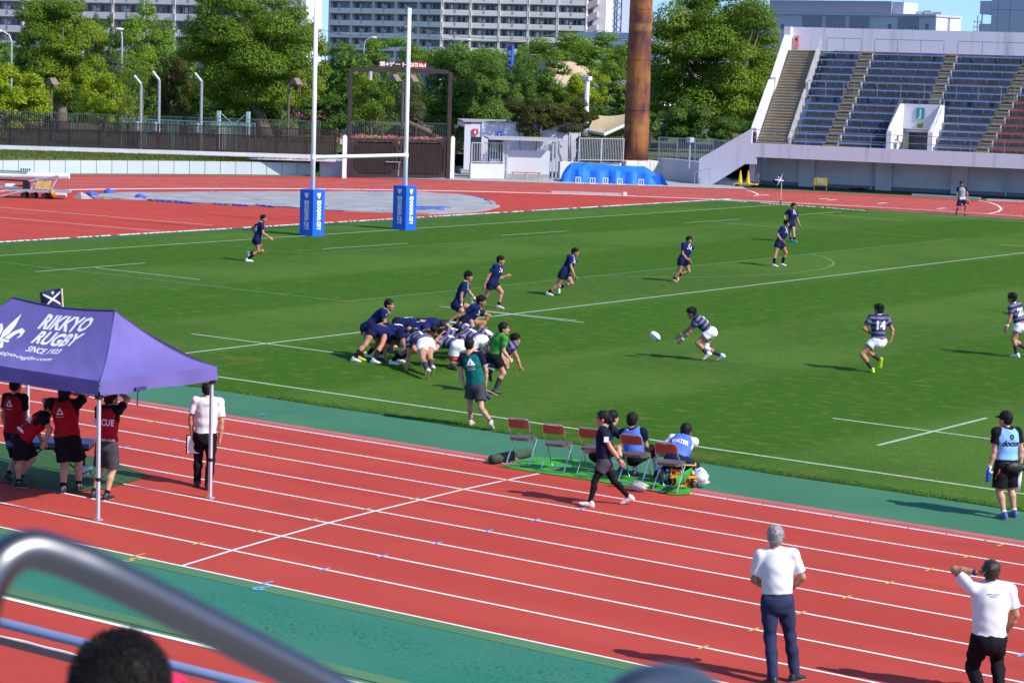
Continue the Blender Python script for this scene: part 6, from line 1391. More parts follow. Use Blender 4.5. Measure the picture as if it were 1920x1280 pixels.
MB().box((ra_+rb_3)/2-np.array([0, 0, .085]), (np.linalg.norm(rb_3-ra_), .02, .03), np.array([rd, np.cross([0, 0, 1], rd), np.cross(rd, np.cross([0, 0, 1], rd))])).build('lower_bar', mat('bar_dark', (.09, .07, .08), .6), fr)
for k in range(7): p_ = ra_+(rb_3-ra_)*(k+.25)/7; MB().cyl(p_-np.array([0, 0, .75]), p_, .018, 8).build('post', RG, fr) if k not in (3,) else None
# stand steps below the picture
ns_ = MB()
for k in range(8):
    y1 = -29.4-k*.95; z1 = 3.35+k*.36; ns_.box2((30, y1-.95, 0 if k == 0 else z1-.6), (90, y1, z1))
ns_.build('spectator_stand', GREYC, label='grey concrete steps of the spectator stand below the camera', cat='grandstand', loc=(60, -32, 0))
# ================================================================== people: bodies grown as one surface from a posed skeleton
from mathutils.bvhtree import BVHTree
def surface_nets(Fd, org, h):
    s = Fd < 0; nx, ny, nz = Fd.shape
    cnt = np.zeros((nx-1, ny-1, nz-1), np.int8); off = [(i, j, k) for i in (0, 1) for j in (0, 1) for k in (0, 1)]
    for i, j, k in off: cnt += s[i:nx-1+i, j:ny-1+j, k:nz-1+k]
    act = (cnt > 0) & (cnt < 8); cells = np.argwhere(act); n = len(cells)
    if n == 0: return np.zeros((0, 3)), np.zeros((0, 4), int)
    idx = -np.ones(act.shape, np.int64); idx[act] = np.arange(n)
    acc = np.zeros((n, 3)); num = np.zeros(n); ci, cj, ck = cells.T
    for a in off:
        for ax in range(3):
            if a[ax] == 0:
                b = list(a); b[ax] = 1
                fa = Fd[ci+a[0], cj+a[1], ck+a[2]]; fb = Fd[ci+b[0], cj+b[1], ck+b[2]]; m = (fa < 0) != (fb < 0)
                t = np.where(m, fa/(fa-fb+1e-12), 0); p = np.empty((n, 3)); p[:] = a; p[:, ax] += t; acc[m] += p[m]; num[m] += 1
    V = org+(cells+acc/num[:, None])*h; Q = []
    for ax in range(3):
        sl0 = [slice(None)]*3; sl1 = [slice(None)]*3; sl0[ax] = slice(0, -1); sl1[ax] = slice(1, None)
        s0 = s[tuple(sl0)]; s1 = s[tuple(sl1)]; e = np.argwhere(s0 != s1); o = [d for d in range(3) if d != ax]
        ok = (e[:, o[0]] > 0) & (e[:, o[1]] > 0) & (e[:, o[0]] < Fd.shape[o[0]]-1) & (e[:, o[1]] < Fd.shape[o[1]]-1); e = e[ok]
        inside = s0[tuple(e.T)]; q = []
        for du, dv in ((-1, -1), (0, -1), (0, 0), (-1, 0)):
            c = e.copy(); c[:, o[0]] += du; c[:, o[1]] += dv; q.append(idx[tuple(c.T)])
        q = np.stack(q, 1); flip = inside if ax != 1 else ~inside
        q[~flip] = q[~flip][:, ::-1]; Q.append(q)
    Q = np.concatenate(Q); return V, Q[(Q >= 0).all(1)]
def cone(a, b, ra, rb, cuts=()): return ('c', np.asarray(a, float), np.asarray(b, float), ra, rb, cuts)
def ell(c, ax, r, cuts=()): return ('e', np.asarray(c, float), np.asarray(ax, float), np.asarray(r, float), cuts)
def grow(prims, h, k=.03, wr=0.0, seed=0, gcuts=(), sub=()):
    lo = []; hi = []
    for p in prims:
        if p[0] == 'c': R_ = max(p[3], p[4]); lo.append(np.minimum(p[1], p[2])-R_); hi.append(np.maximum(p[1], p[2])+R_)
        else: R_ = np.abs(p[2].T*p[3]).sum(1) if False else np.sqrt(((p[2]*p[3][:, None])**2).sum(0)); lo.append(p[1]-R_); hi.append(p[1]+R_)
    L0 = np.min(lo, 0)-.03-2*h; H0 = np.max(hi, 0)+.03+2*h; N = np.ceil((H0-L0)/h).astype(int)+1
    F_ = np.full(N, .15, np.float32)
    for p, l, u in zip(prims, lo, hi):
        i0 = np.maximum(0, np.floor((l-k-3*h-L0)/h).astype(int)); i1 = np.minimum(N, np.ceil((u+k+3*h-L0)/h).astype(int)+1)
        g = [np.arange(i0[d], i1[d])*h+L0[d] for d in range(3)]; X = np.stack(np.meshgrid(*g, indexing='ij'), -1).astype(np.float32)
        if p[0] == 'c':
            ab = p[2]-p[1]; t = np.clip((X-p[1])@ab/(ab@ab+1e-9), 0, 1); d = np.linalg.norm(X-p[1]-t[..., None]*ab, axis=-1)-(p[3]+(p[4]-p[3])*t); cuts = p[5]
        else:
            q = ((X-p[1])@p[2].T)/p[3]; ln = np.linalg.norm(q, axis=-1); g2 = np.linalg.norm(q/p[3], axis=-1); d = ln*(ln-1)/(g2+1e-6); cuts = p[4]
        for c, n_ in cuts: d = np.maximum(d, (X-np.asarray(c))@np.asarray(n_))
        sl = tuple(slice(i0[q_], i1[q_]) for q_ in range(3)); Fo = F_[sl]
        hh = np.clip(.5+.5*(Fo-d)/k, 0, 1); F_[sl] = Fo*(1-hh)+d*hh-k*hh*(1-hh)
    if wr or gcuts or sub:
        g = [np.arange(N[d])*h+L0[d] for d in range(3)]; X = np.stack(np.meshgrid(*g, indexing='ij'), -1)
        if wr:
            x, y, z = X[..., 0]+seed, X[..., 1]+seed*.7, X[..., 2]
            F_ += wr*(np.sin(23*x+17*z+3*np.sin(9*y+z*4))*np.sin(19*y-21*z+2*np.sin(11*x))+.6*np.sin(41*z+13*x-17*y))
        for c, n_ in gcuts: F_ = np.maximum(F_, (X-np.asarray(c))@np.asarray(n_))
        for c, r_ in sub: F_ = np.maximum(F_, r_-np.linalg.norm(X-np.asarray(c), axis=-1))
    return surface_nets(F_, L0, h)
def mesh_obj(name, V, Q, mats, parent, mi=None, smooth=True):
    wl = WL[parent.name]; me = bpy.data.meshes.new(name); n = len(Q)
    me.vertices.add(len(V)); me.vertices.foreach_set('co', (np.asarray(V)-wl).astype(np.float32).ravel())
    me.loops.add(4*n); me.loops.foreach_set('vertex_index', np.asarray(Q, np.int32).ravel()); me.polygons.add(n)
    me.polygons.foreach_set('loop_start', np.arange(0, 4*n, 4, dtype=np.int32)); me.polygons.foreach_set('loop_total', np.full(n, 4, dtype=np.int32))
    for m in (mats if isinstance(mats, (list, tuple)) else [mats]): me.materials.append(m)
    if mi is not None: me.polygons.foreach_set('material_index', np.asarray(mi, np.int32))
    me.polygons.foreach_set('use_smooth', np.full(n, smooth)); me.update(); me.validate()
    o = bpy.data.objects.new(name, me); _link(o, parent, wl); return o
E3 = np.eye(3)
# ---- canonical head (x = person's left, y = forward, z = up), hands, shoes, hair
HV, HQ = grow([ell((0, -.012, .030), E3, (.074, .094, .092)), ell((0, .022, -.030), E3, (.060, .068, .082)), ell((0, .046, -.088), E3, (.038, .036, .028)), cone((0, .088, .008), (0, .104, -.026), .009, .0145),
               ell((.020, .074, -.022), E3, (.028, .020, .024)), ell((-.020, .074, -.022), E3, (.028, .020, .024)), ell((0, .082, .030), E3, (.052, .014, .013)), ell((0, .083, -.060), E3, (.023, .012, .012)),
               ell((.074, -.008, -.012), E3, (.011, .022, .032)), ell((-.074, -.008, -.012), E3, (.011, .022, .032)), cone((0, -.022, -.07), (0, -.030, -.16), .055, .058)], .0075, .018, sub=[((.029, .107, .012), .0165), ((-.029, .107, .012), .0165)])
hc = HV[HQ].mean(1); HM = np.zeros(len(HQ), int)
for sx in (-1, 1):
    HM[(np.abs(hc[:, 0]-sx*.029) < .014) & (np.abs(hc[:, 2]-.010) < .0065) & (hc[:, 1] > .06)] = 1
    HM[(np.abs(hc[:, 0]-sx*.030) < .021) & (np.abs(hc[:, 2]-.033) < .0065) & (hc[:, 1] > .06)] = 1
HM[(np.abs(hc[:, 0]) < .022) & (np.abs(hc[:, 2]+.062) < .007) & (hc[:, 1] > .07)] = 2
def hand_mesh(curl):
    pr = [ell((.045, 0, 0), E3, (.050, .017, .040)), cone((-.02, 0, 0), (.03, 0, 0), .026, .024)]
    for z, L_ in ((.028, .072), (.010, .082), (-.009, .075), (-.027, .058)):
        a = np.array([.082, 0, z]); d1 = np.array([math.cos(curl), -math.sin(curl), z*1.5]); b = a+norm(d1)*L_*.55; d2 = np.array([math.cos(curl*2.2), -math.sin(curl*2.2), z*1.0]); c = b+norm(d2)*L_*.48
        pr += [cone(a-np.array([.02, 0, 0]), a, .0105, .0105), cone(a, b, .0105, .0095), cone(b, c, .0095, .0075)]
    pr += [cone((.025, -.004, .030), (.055, -.012, .058), .0145, .012), cone((.055, -.012, .058), (.085, -.024-.02*curl, .062-.015*curl), .0115, .009)]
    return grow(pr, .0065, .009)
HANDS = {'open': hand_mesh(.10), 'relaxed': hand_mesh(.42), 'fist': hand_mesh(1.15)}
def shoe_mesh():
    pr = [ell((0, .035, -.045), E3, (.040, .070, .040)), cone((0, -.045, -.052), (0, .10, -.062), .036, .036), ell((0, .135, -.064), E3, (.043, .058, .030)), cone((0, -.02, .0), (0, -.035, -.05), .043, .040), cone((0, -.055, -.02), (0, -.06, -.06), .030, .034)]
    return grow(pr, .010, .025, gcuts=[((0, 0, -.092), (0, 0, -1))])
SHV, SHQ = shoe_mesh(); shc = SHV[SHQ].mean(1); SHM = (shc[:, 2] < -.076).astype(int)
def hair_mesh(kind, seed):
    rr = np.random.default_rng(seed); base = [ell((0, -.020, .044), E3, (.088, .106, .097)), ell((0, -.045, .0), E3, (.080, .074, .078))]
    cuts = [((0, .070, .060), norm((0, .80, -.60))), ((0, 0, -.068), (0, 0, -1))]; pr = [ell(b[1], b[2], b[3], cuts) for b in base]; h = .0085; k = .012
    n = {'short': 70, 'messy': 110, 'neat': 60, 'woman': 10, 'grey': 60, 'near': 240}[kind]
    for i in range(n):
        d = rr.normal(size=3); d[2] = abs(d[2])*.9+.05; d = norm(d); p = np.array([0, -.020, .042])+d*np.array([.080, .097, .088])
        if p[1] > .045 and p[2] < .075: continue
        L_ = rr.uniform(.008, .024)*(1.7 if kind == 'messy' else 1.5 if kind == 'near' else .8 if kind == 'neat' else 1); t = norm(d+rr.normal(0, .5, 3)+np.array([0, .35, .1])); pr.append(cone(p-d*.004, p+t*L_, .015, .004))
    if kind in ('messy', 'short'):
        for i in range(14):
            x = rr.uniform(-.055, .055); p = np.array([x, .066-.25*abs(x)*.6, .070]); pr.append(cone(p, p+np.array([rr.normal(0, .008), .014, -.024*rr.uniform(.5, 1.2)]), .013, .005))
    if kind == 'woman':
        pr += [ell((0, -.02, .035), E3, (.084, .104, .094), [((0, .06, .05), norm((0, .8, -.6))), ((0, 0, -.05), (0, 0, -1))]), ell((0, -.115, .0), E3, (.035, .035, .035)), cone((0, -.13, -.01), (.01, -.165, -.14), .032, .034), cone((.01, -.165, -.14), (.02, -.150, -.30), .032, .012), cone((.05, .05, .06), (.078, .03, -.02), .012, .008), cone((-.05, .05, .06), (-.078, .03, -.02), .012, .008)]
    V, Q = grow(pr, .0075 if kind != 'near' else .0055, k, wr=.0018, seed=seed)
    # loose strands lying over the mass of hair
    c = V[Q].mean(1); nn = np.cross(V[Q[:, 2]]-V[Q[:, 0]], V[Q[:, 3]]-V[Q[:, 1]]); nn /= np.linalg.norm(nn, axis=1)[:, None]+1e-9; nn *= np.sign((nn*(c-[0, -.02, .03])).sum(1))[:, None]
    k_ = rr.choice(len(c), 900); p0 = c[k_]; d = nn[k_]; ln = {'messy': .034, 'short': .024, 'neat': .018, 'woman': .03, 'grey': .022, 'near': .03}[kind]
    fl = np.stack([np.sin(p0[:, 1]*40)*.4, np.full(len(p0), .55), -.35+0*p0[:, 0]], 1); tg = fl+d*{'messy': .40, 'short': .25}.get(kind, .10)+rr.normal(0, .28, p0.shape); tg /= np.linalg.norm(tg, axis=1)[:, None]; L_ = ln*rr.uniform(.5, 1.3, (len(p0), 1)); w_ = np.cross(tg, d); w_ = w_/(np.linalg.norm(w_, axis=1)[:, None]+1e-6)*.0030
    e1 = p0+tg*L_+d*.002; S4 = np.stack([p0-w_, p0+w_, e1+w_*.15, e1-w_*.15], 1).reshape(-1, 3); q4 = np.arange(len(S4)).reshape(-1, 4)+len(V)
    return np.concatenate([V, S4]), np.concatenate([Q, q4])
HAIRS = {}
def hairs(kind, seed):
    if (kind, seed) not in HAIRS: HAIRS[(kind, seed)] = hair_mesh(kind, seed)
    return HAIRS[(kind, seed)]
CAPV, CAPQ = grow([ell((0, -.012, .050), E3, (.085, .102, .086), [((0, 0, .018), (0, 0, -1))]), ell((0, .105, .030), norm((0, 0, 0)) if False else E3, (.062, .065, .012))], .0085, .012)
# ---- materials
def skinm(n, c): return mat(n, c, .5, var=.06, scale=14, spec=.35)
SKIN = skinm('skin_tan', (.42, .20, .12)); SKIN2 = skinm('skin_light', (.50, .265, .17)); SKIN3 = skinm('skin_brown', (.34, .155, .09))
EYE = mat('eye_brow', (.02, .014, .012), .5, var=0); LIP = mat('lips', (.36, .12, .10), .5, var=0)
def cloth(n, c, var=.12): return mat(n, c, .75, var=var, scale=7, bump=.10, bscale=16, spec=.08)
NAVY = cloth('jersey_navy', (.009, .016, .085), .3); NAVYD = cloth('shorts_navy', (.012, .014, .055)); STRN = cloth('stripe_navy', (.022, .027, .115)); STRG = cloth('stripe_lavender', (.165, .148, .215)); WHC = cloth('cloth_white', (.74, .73, .78), .04)
BLC = cloth('cloth_black', (.010, .010, .013)); CHAR = cloth('cloth_charcoal', (.055, .050, .062)); NAVT = cloth('trousers_navy', (.030, .034, .085)); TEAL = cloth('bib_teal', (.004, .115, .110)); REDC = cloth('bib_red', (.36, .010, .022)); LBL = cloth('bib_lightblue', (.22, .45, .82)); RBL = cloth('bib_royal', (.085, .165, .62)); RGR = cloth('shirt_green', (.045, .26, .045)); GREYV = cloth('bib_grey', (.30, .29, .36)); NVT = cloth('tee_navy', (.010, .013, .038))
HBLK = mat('hair_black', (.008, .007, .008), .62, var=.3, scale=60, spec=.22); HBRN = mat('hair_dark_brown', (.030, .020, .016), .5, var=.3, scale=60); HGRY = mat('hair_grey', (.25, .25, .26), .6, var=.35, scale=60); CAPN = cloth('cap_navy', (.030, .040, .14))
BOOT = {'white': mat('boot_white', (.74, .74, .76), .45, var=.05), 'black': mat('boot_black', (.02, .02, .024), .45, var=.1), 'lime': mat('boot_lime', (.56, .70, .03), .45, var=.05), 'blue': mat('boot_blue', (.02, .30, .60), .45, var=.05), 'gold': mat('boot_gold', (.50, .38, .18), .5, var=.05), 'pink': mat('boot_pale', (.66, .55, .56), .5, var=.05), 'navy': mat('boot_navy', (.06, .10, .26), .5, var=.05), 'beige': mat('boot_beige', (.50, .40, .36), .5, var=.05)}
SOLE = {k: mat('sole_'+k, c, .6, var=.05) for k, c in (('lime', (.50, .62, .04)), ('white', (.68, .68, .68)), ('black', (.03, .03, .03)), ('gold', (.55, .40, .08)))}
TAPE = cloth('tape_white', (.72, .70, .68), .04)
def hvec(deg): return np.array([math.cos(R(deg)), math.sin(R(deg)), 0.0])
def ik(a, t, l1, l2, hint):
    d = t-a; D = np.linalg.norm(d); n = d/(D+1e-9); Lm = (l1+l2)*.995
    if D > Lm: s = D/Lm; l1 *= s; l2 *= s
    x = (l1*l1-l2*l2+D*D)/(2*D+1e-9); hh = math.sqrt(max(0, l1*l1-x*x)); hv = hint-n*(hint@n); return a+n*x+norm(hv)*hh
PERSONS = []
def person(label, face, hd, nk, hp, lh, rh, lf, rf, ref=None, le=None, re=None, lk=None, rk=None, look=None, lookp=0.0, hface=None, H=1.74, bld=1.0, res=.018, dz=(0, 0, 0), twist=None,
           top='jersey', topm=None, sleeve=.60, hem=-.10, bib=None, bot='shorts', botm=None, blen=.55, sock=None, socktop=.45, shoe='white', sole='white', hair='short', hairm=None, hseed=1, skin=None, cap=None, collar=None,
           number=None, numm=None, numsize=.26, numz=.62, text2=None, hands=('relaxed', 'relaxed'), lfd=None, rfd=None, lfp=None, rfp=None, tape=(), knee_tape=None, group=None, legging=None, bare_head=False, thigh_strap=None):
    """joints in photo pixels (x, y[, metres farther away]); feet as ('g', x, y) stand on the ground"""
    fwd = hvec(face); left = np.array([-fwd[1], fwd[0], 0]); hf = hvec(face if hface is None else hface); hl = np.array([-hf[1], hf[0], 0])
    gs = [gnd(f[1], f[2]) for f in (lf, rf) if f[0] == 'g']
    D0 = depth(gnd(*ref)) if ref is not None else float(np.mean([depth(g) for g in gs]))
    J = lambda q, e=0.0: atD(q[0], q[1], D0+(q[2] if len(q) > 2 else e))
    NK = J(nk, dz[1]); HP = J(hp, dz[2]); HD = J(hd, dz[0])
    s = H/1.75; tu = norm(NK-HP); T = np.linalg.norm(NK-HP); la = norm(left-tu*(left@tu)); fa = norm(np.cross(tu, la))*1.0
    if fa@fwd < 0 and abs(tu[2]) > .3: fa = -fa
    fa = np.cross(la, tu)
    hla = norm(hl-tu*(hl@tu)*.3)
    SHL, SHR = NK-tu*.042*s+la*.180*s*bld, NK-tu*.042*s-la*.180*s*bld; HL, HR = HP+hla*.092*s, HP-hla*.092*s
    def foot(f, hip, fd, fp):
        d = hvec(face if hface is None else hface) if fd is None else hvec(fd)
        if f[0] == 'g':
            g = gnd(f[1], f[2]); return g+np.array([0, 0, .093*s])+d*(-.04), d, (0.0 if fp is None else R(fp))
        return J(f, (depth(hip)-D0)), d, (R(35) if fp is None else R(fp))
    AL, dl, pl = foot(lf, HL, lfd, lfp); AR, dr, pr_ = foot(rf, HR, rfd, rfp)
    for A_, p_ in ((AL, pl), (AR, pr_)):
        mn = (.092+.14*max(0, math.sin(p_)))*s
        if A_[2] < mn: A_[2] = mn
    th, sh = .245*H, .245*H
    def hintk(k, hip, ank, d0): return (J(k, (depth(hip)+depth(ank))/2-D0)-(hip+ank)/2) if k is not None else d0
    def bend(a, c, k, l1, l2, d0):
        if k is None:
            D = np.linalg.norm(c-a); f_ = 1.0
            if D > .86*(l1+l2): f_ = min(1.0, D*1.02/(l1+l2))
            return ik(a, c, l1*f_, l2*f_, d0)
        m = J(k, (depth(a)+depth(c))/2-D0); A1, A2 = np.linalg.norm(m-a), np.linalg.norm(c-m)
        if .74*l1 < A1 < 1.12*l1 and .74*l2 < A2 < 1.12*l2: return m
        if np.linalg.norm(c-a) > .80*(l1+l2):
            f_ = max(.80, min(1.0, (A1+A2)/(l1+l2))); l1, l2 = l1*f_, l2*f_
        return ik(a, c, l1, l2, m-(a+c)/2)
    KL = bend(HL, AL, lk, th, sh, hf+hla*.15); KR = bend(HR, AR, rk, th, sh, hf-hla*.15)
    ua, fo = .172*H, .148*H
    WLh = J(lh, depth(SHL)-D0); WRh = J(rh, depth(SHR)-D0)
    EL = bend(SHL, WLh, le, ua, fo, -fwd*.9+left*.5-np.array([0, 0, .3])); ER = bend(SHR, WRh, re, ua, fo, -fwd*.9-left*.5-np.array([0, 0, .3]))
    mi = min(V_[2] for V_ in (EL, ER, WLh, WRh))
    root_ = (AL+AR)/2; t = empty('person', (root_[0], root_[1], 0), label, 'person', group)
    sk = skin or SKIN; B = s*bld; AX = np.array([la, fa, tu])
    torso = [ell(HP+tu*.02, np.array([hla, fa, tu]), np.array([.158, .112, .125])*B), ell(HP+tu*T*.40, AX, np.array([.140, .100, .17])*B), ell(HP+tu*T*.70, AX, np.array([.165, .115, .19])*B), cone(SHL, SHR, .058*B, .058*B), cone(NK-tu*.10, NK+tu*.01, .095*B, .06*B)]
    def limbs_arm(S_, E_, W_, g=0.0): return [cone(S_, S_*.45+E_*.55, .054*B+g, .049*B+g), cone(S_*.5+E_*.5, E_, .046*B+g, .038*B+g), cone(E_, E_*.62+W_*.38, .039*B+g, .040*B+g), cone(E_*.62+W_*.38, W_, .040*B+g, .0265*B+g)]
    def leg(Hh, K, A_, d, g=0.0, gg=1.0):
        back = -norm(np.cross(np.cross(A_-K, d), A_-K)) if np.linalg.norm(np.cross(A_-K, d)) > 1e-3 else -d
        bk = -d; c_ = K*.68+A_*.32+bk*.016
        return [cone(Hh, Hh*.5+K*.5, .092*B+g, .078*B+g), cone(Hh*.5+K*.5, K, .076*B+g, .053*B+g), cone(K, c_, .051*B+g, .055*B+g), cone(c_, A_, .054*B+g, .035*B+g)]
    body = torso+limbs_arm(SHL, EL, WLh)+limbs_arm(SHR, ER, WRh)+leg(HL, KL, AL, hf)+leg(HR, KR, AR, hf)
    lk_ = hvec(face if look is None else look); hu = norm(HD-NK); hu = norm(np.array([0, 0, 1])*.75+hu*.25); lp = R(lookp)
    hy = lk_*math.cos(lp)+np.array([0, 0, 1])*math.sin(lp); hx = norm(np.cross(hu, hy))*-1.0; hx = np.array([-lk_[1], lk_[0], 0.0]); hz = norm(np.cross(hx, -hy)) ; hz = np.cross(hy, hx)*-1.0
    if hz[2] < 0 and abs(lp) < R(80): hz = -hz
    HB = np.array([hx, hy, hz]); hs = 1.07*s
    body.append(cone(NK-tu*.04, HD+(-hz*.075-hy*.024)*hs, .060*B, .053*s))
    V, Q = grow(body, res, .028)
    Vs = [V]; Qs = [Q]; Ms = [np.zeros(len(Q), int)]; nv = len(V)
    Vs.append(HD+(HV*hs)@HB); Qs.append(HQ+nv); Ms.append(HM); nv += len(HV)
    for side, (E_, W_, hk) in enumerate(((EL, WLh, hands[0]), (ER, WRh, hands[1]))):
        hv, hq = HANDS[hk]; x = norm(W_-E_); z = fwd-x*(fwd@x)
        if np.linalg.norm(z) < .25: z = np.array([0, 0, 1])-x*x[2]
        z = norm(z); y = np.cross(z, x); 
        if side == 1: y = -y
        M_ = np.array([x, y, z]); Vs.append(W_-x*.01+(hv*1.02*s)@M_); q = hq if side == 0 else hq[:, ::-1]; Qs.append(q+nv); Ms.append(np.zeros(len(q), int)); nv += len(hv)
    mesh_obj('body', np.concatenate(Vs), np.concatenate(Qs), [sk, EYE, LIP], t, np.concatenate(Ms))
    # hair, cap
    hm = hairm or HBLK
    if not bare_head:
        v, q = hairs(hair, hseed); mesh_obj('hair', HD+(v*hs)@HB, q, hm, t)
    if cap: mesh_obj('cap', HD+(CAPV*hs)@HB, CAPQ, cap, t)
    # top
    topm_ = topm or NAVY; inf = .017
    def tor(g, hemv, nkc=.0):
        hc_ = [(HP+tu*hemv, -tu)]; lo_ = .018 if top in ('polo_shirt', 'tee') and bib is None else 0.0
        return [ell(HP+tu*.02, np.array([hla, fa, tu]), np.array([.158, .112, .19])*B+g, hc_), ell(HP+tu*T*.40, AX, np.array([.142, .104, .21])*B+g+lo_, hc_), ell(HP+tu*T*.70, AX, np.array([.166, .116, .19])*B+g+lo_*.5), cone(SHL-tu*.0, SHR, .058*B+g*.7, .058*B+g*.7), cone(SHL+tu*.01, NK-tu*.005, .050*B+g*.6, .058*B+g*.5), cone(SHR+tu*.01, NK-tu*.005, .050*B+g*.6, .058*B+g*.5)]
    def sl(S_, E_, fr, g):
        e = S_+(E_-S_)*fr; n_ = norm(E_-S_); return [cone(S_, e+n_*.03, .056*B+g, .055*B+g, [(e, n_)])]
    V, Q = grow(tor(inf, hem)+sl(SHL, EL, sleeve, .014)+sl(SHR, ER, sleeve, .014), res, .030, wr=.0026 if top in ('polo_shirt', 'tee') else .0042, seed=hseed*1.7+face)
    qc = V[Q].mean(1)
    if top == 'striped':
        a = (qc-HP)@tu; tl = (qc-SHL)@norm(EL-SHL); tr_ = (qc-SHR)@norm(ER-SHR); lat = (qc-HP)@la
        st = np.floor(a/.058).astype(int) % 2
        arm = np.abs(lat) > .185*B+.01*0; tt = np.where(lat > 0, tl, tr_); st = np.where(arm & (tt > .05), np.floor((tt+.01)/.060).astype(int) % 2, st)
        so_ = mesh_obj('jersey', V, Q, [STRN, STRG], t, st)
    else: so_ = mesh_obj({'jersey': 'jersey'}.get(top, top), V, Q, topm_, t)
    shv, shq = V, Q
    if bib is not None:
        bm, bh = bib; cutL = [(SHL-la*.008*B, la), ]; cutR = [(SHR+la*.008*B, -la)]
        V2, Q2 = grow([ell(HP+tu*.05, np.array([hla, fa, tu]), np.array([.162, .118, .19])*B+.026, [(HP+tu*bh, -tu)]), ell(HP+tu*T*.40, AX, np.array([.146, .108, .21])*B+.026, [(HP+tu*bh, -tu)]), ell(HP+tu*T*.70, AX, np.array([.172, .120, .20])*B+.027, cutL+cutR), cone(SHL-la*.06, NK-la*-.055-tu*.02, .066*B, .07*B, cutL), cone(SHR+la*.06, NK+la*-.055-tu*.02, .066*B, .07*B, cutR)], res, .03, wr=.0045, seed=hseed, sub=[(NK+tu*.06-fa*.02, .105)])
        bo_ = mesh_obj('bib', V2, Q2, bm, t); shv, shq = V2, Q2
    if collar is not None:
        na = norm(HD-hz*.085*hs-NK); cb0 = NK+na*.030*s; ca = norm(la-na*(la@na)); cf_ = np.cross(na, ca); cf_ = cf_ if cf_@fa > 0 else -cf_
        C_ = [cb0-na*.020*max(0, math.cos(a))+(ca*math.sin(a)*.068+cf_*(math.cos(a)*.070+.004))*B for a in np.linspace(0, 2*math.pi, 25)[:-1]]
        MB().tube(C_, .0165, 6, closed=True).build('collar', collar, t, smooth=True)
        if top in ('jersey', 'striped'):
            bq_ = BVHTree.FromPolygons([tuple(v) for v in shv], [tuple(int(i_) for i_ in f) for f in shq]); c0_ = NK
            def onchest(x, y):
                o_ = c0_+la*x+tu*y+fa*.6; hit = bq_.ray_cast(Vector(o_), Vector(-fa)); return (np.array(hit[0]) if hit[0] is not None else o_-fa*.48)+fa*.008
            vm = MB()
            for sg in (-1, 1):
                L0, L1 = [], []
                for k_ in range(7):
                    u_ = k_/6; x_ = sg*(.062*(1-u_)+.004); y_ = -.010-.105*u_; L0.append(onchest(x_-sg*.014*(1-u_*.3), y_)); L1.append(onchest(x_+sg*.016, y_-.006))
                vm.add(L0+L1, [(k_, k_+1, 8+k_, 7+k_) for k_ in range(6)])
            vm.build('collar_flap', collar, t)
            if top == 'jersey':
                for nm_, x_, q_ in (('crest', .085, .024), ('chest_mark', -.080, .017)):
                    V_ = [onchest(x_+q_*math.cos(a), -.125+q_*1.2*math.sin(a)) for a in np.linspace(0, 6.28, 9)[:-1]]; MB().add(V_, [tuple(range(8))]).build(nm_, WHITE, t)
    # bottoms
    bm_ = botm or NAVYD
    pel = [ell(HP+tu*.0, np.array([hla, fa, tu]), np.array([.163, .120, .145])*B+.010, [(HP+tu*.10, tu)]), ell(HP-fa*.035-tu*.04, np.array([hla, fa, tu]), np.array([.145, .105, .115])*B+.010)]
    if bot in ('shorts', 'legging'):
        pr = list(pel)
        for Hh, K in ((HL, KL), (HR, KR)):
            e = Hh+(K-Hh)*blen; n_ = norm(K-Hh); pr.append(cone(Hh, e+n_*.03, .098*B+.012, .098*B+.014, [(e, n_)]))
        V, Q = grow(pr, res, .03, wr=.004, seed=hseed+3); mesh_obj('shorts', V, Q, bm_, t)
        if legging:
            pr = [p_ for K, A_, Hh in ((KL, AL, HL), (KR, AR, HR)) for p_ in leg(Hh, K, A_+(A_-K)*-.03, hf, .004)]
            V, Q = grow(pr, res, .02); mesh_obj('leggings', V, Q, legging, t)
    else:
        pr = list(pel)
        for Hh, K, A_ in ((HL, KL, AL), (HR, KR, AR)):
            n_ = norm(A_-K); cb_ = K*.66+A_*.34-hf*.014; pr += [cone(Hh, Hh*.5+K*.5, .094*B+.008, .078*B+.008), cone(Hh*.5+K*.5, K, .078*B+.008, .058*B+.007), cone(K, cb_, .058*B+.007, .061*B+.006), cone(cb_, A_+n_*.04, .061*B+.006, .046*B+.012, [(A_+n_*.045, n_)])]
        V, Q = grow(pr, res, .03, wr=.0045, seed=hseed+3); mesh_obj('trousers', V, Q, bm_, t)
    # socks, shoes
    for K, A_, d, p_ in ((KL, AL, dl, pl), (KR, AR, dr, pr_)):
        if sock is not None:
            c_ = K*.68+A_*.32-hf*.016; tp = K+(A_-K)*socktop; n_ = norm(A_-K); V, Q = grow([cone(K, c_, .057*B, .061*B, [(tp, -n_)]), cone(c_, A_+n_*.01, .060*B, .040*B, [(tp, -n_), (A_-n_*.012, n_)])], min(res, .015), .01); mesh_obj('sock', V, Q, sock, t)
        f_ = d*math.cos(p_)-np.array([0, 0, 1])*math.sin(p_); lx = np.array([-d[1], d[0], 0])
        FB = np.array([-lx, f_, np.cross(-lx, f_)]); mesh_obj('shoe', A_+(SHV*s)@FB, SHQ, [BOOT[shoe], SOLE[sole]], t, SHM)
    for (which, fr_) in tape:
        E_, W_ = (EL, WLh) if which == 'l' else (ER, WRh); n_ = norm(W_-E_); c_ = E_+(W_-E_)*fr_; MB().cyl(c_-n_*.025, c_+n_*.025, .036*B, 12, .033*B).build('wrist_tape', TAPE, t, smooth=True)
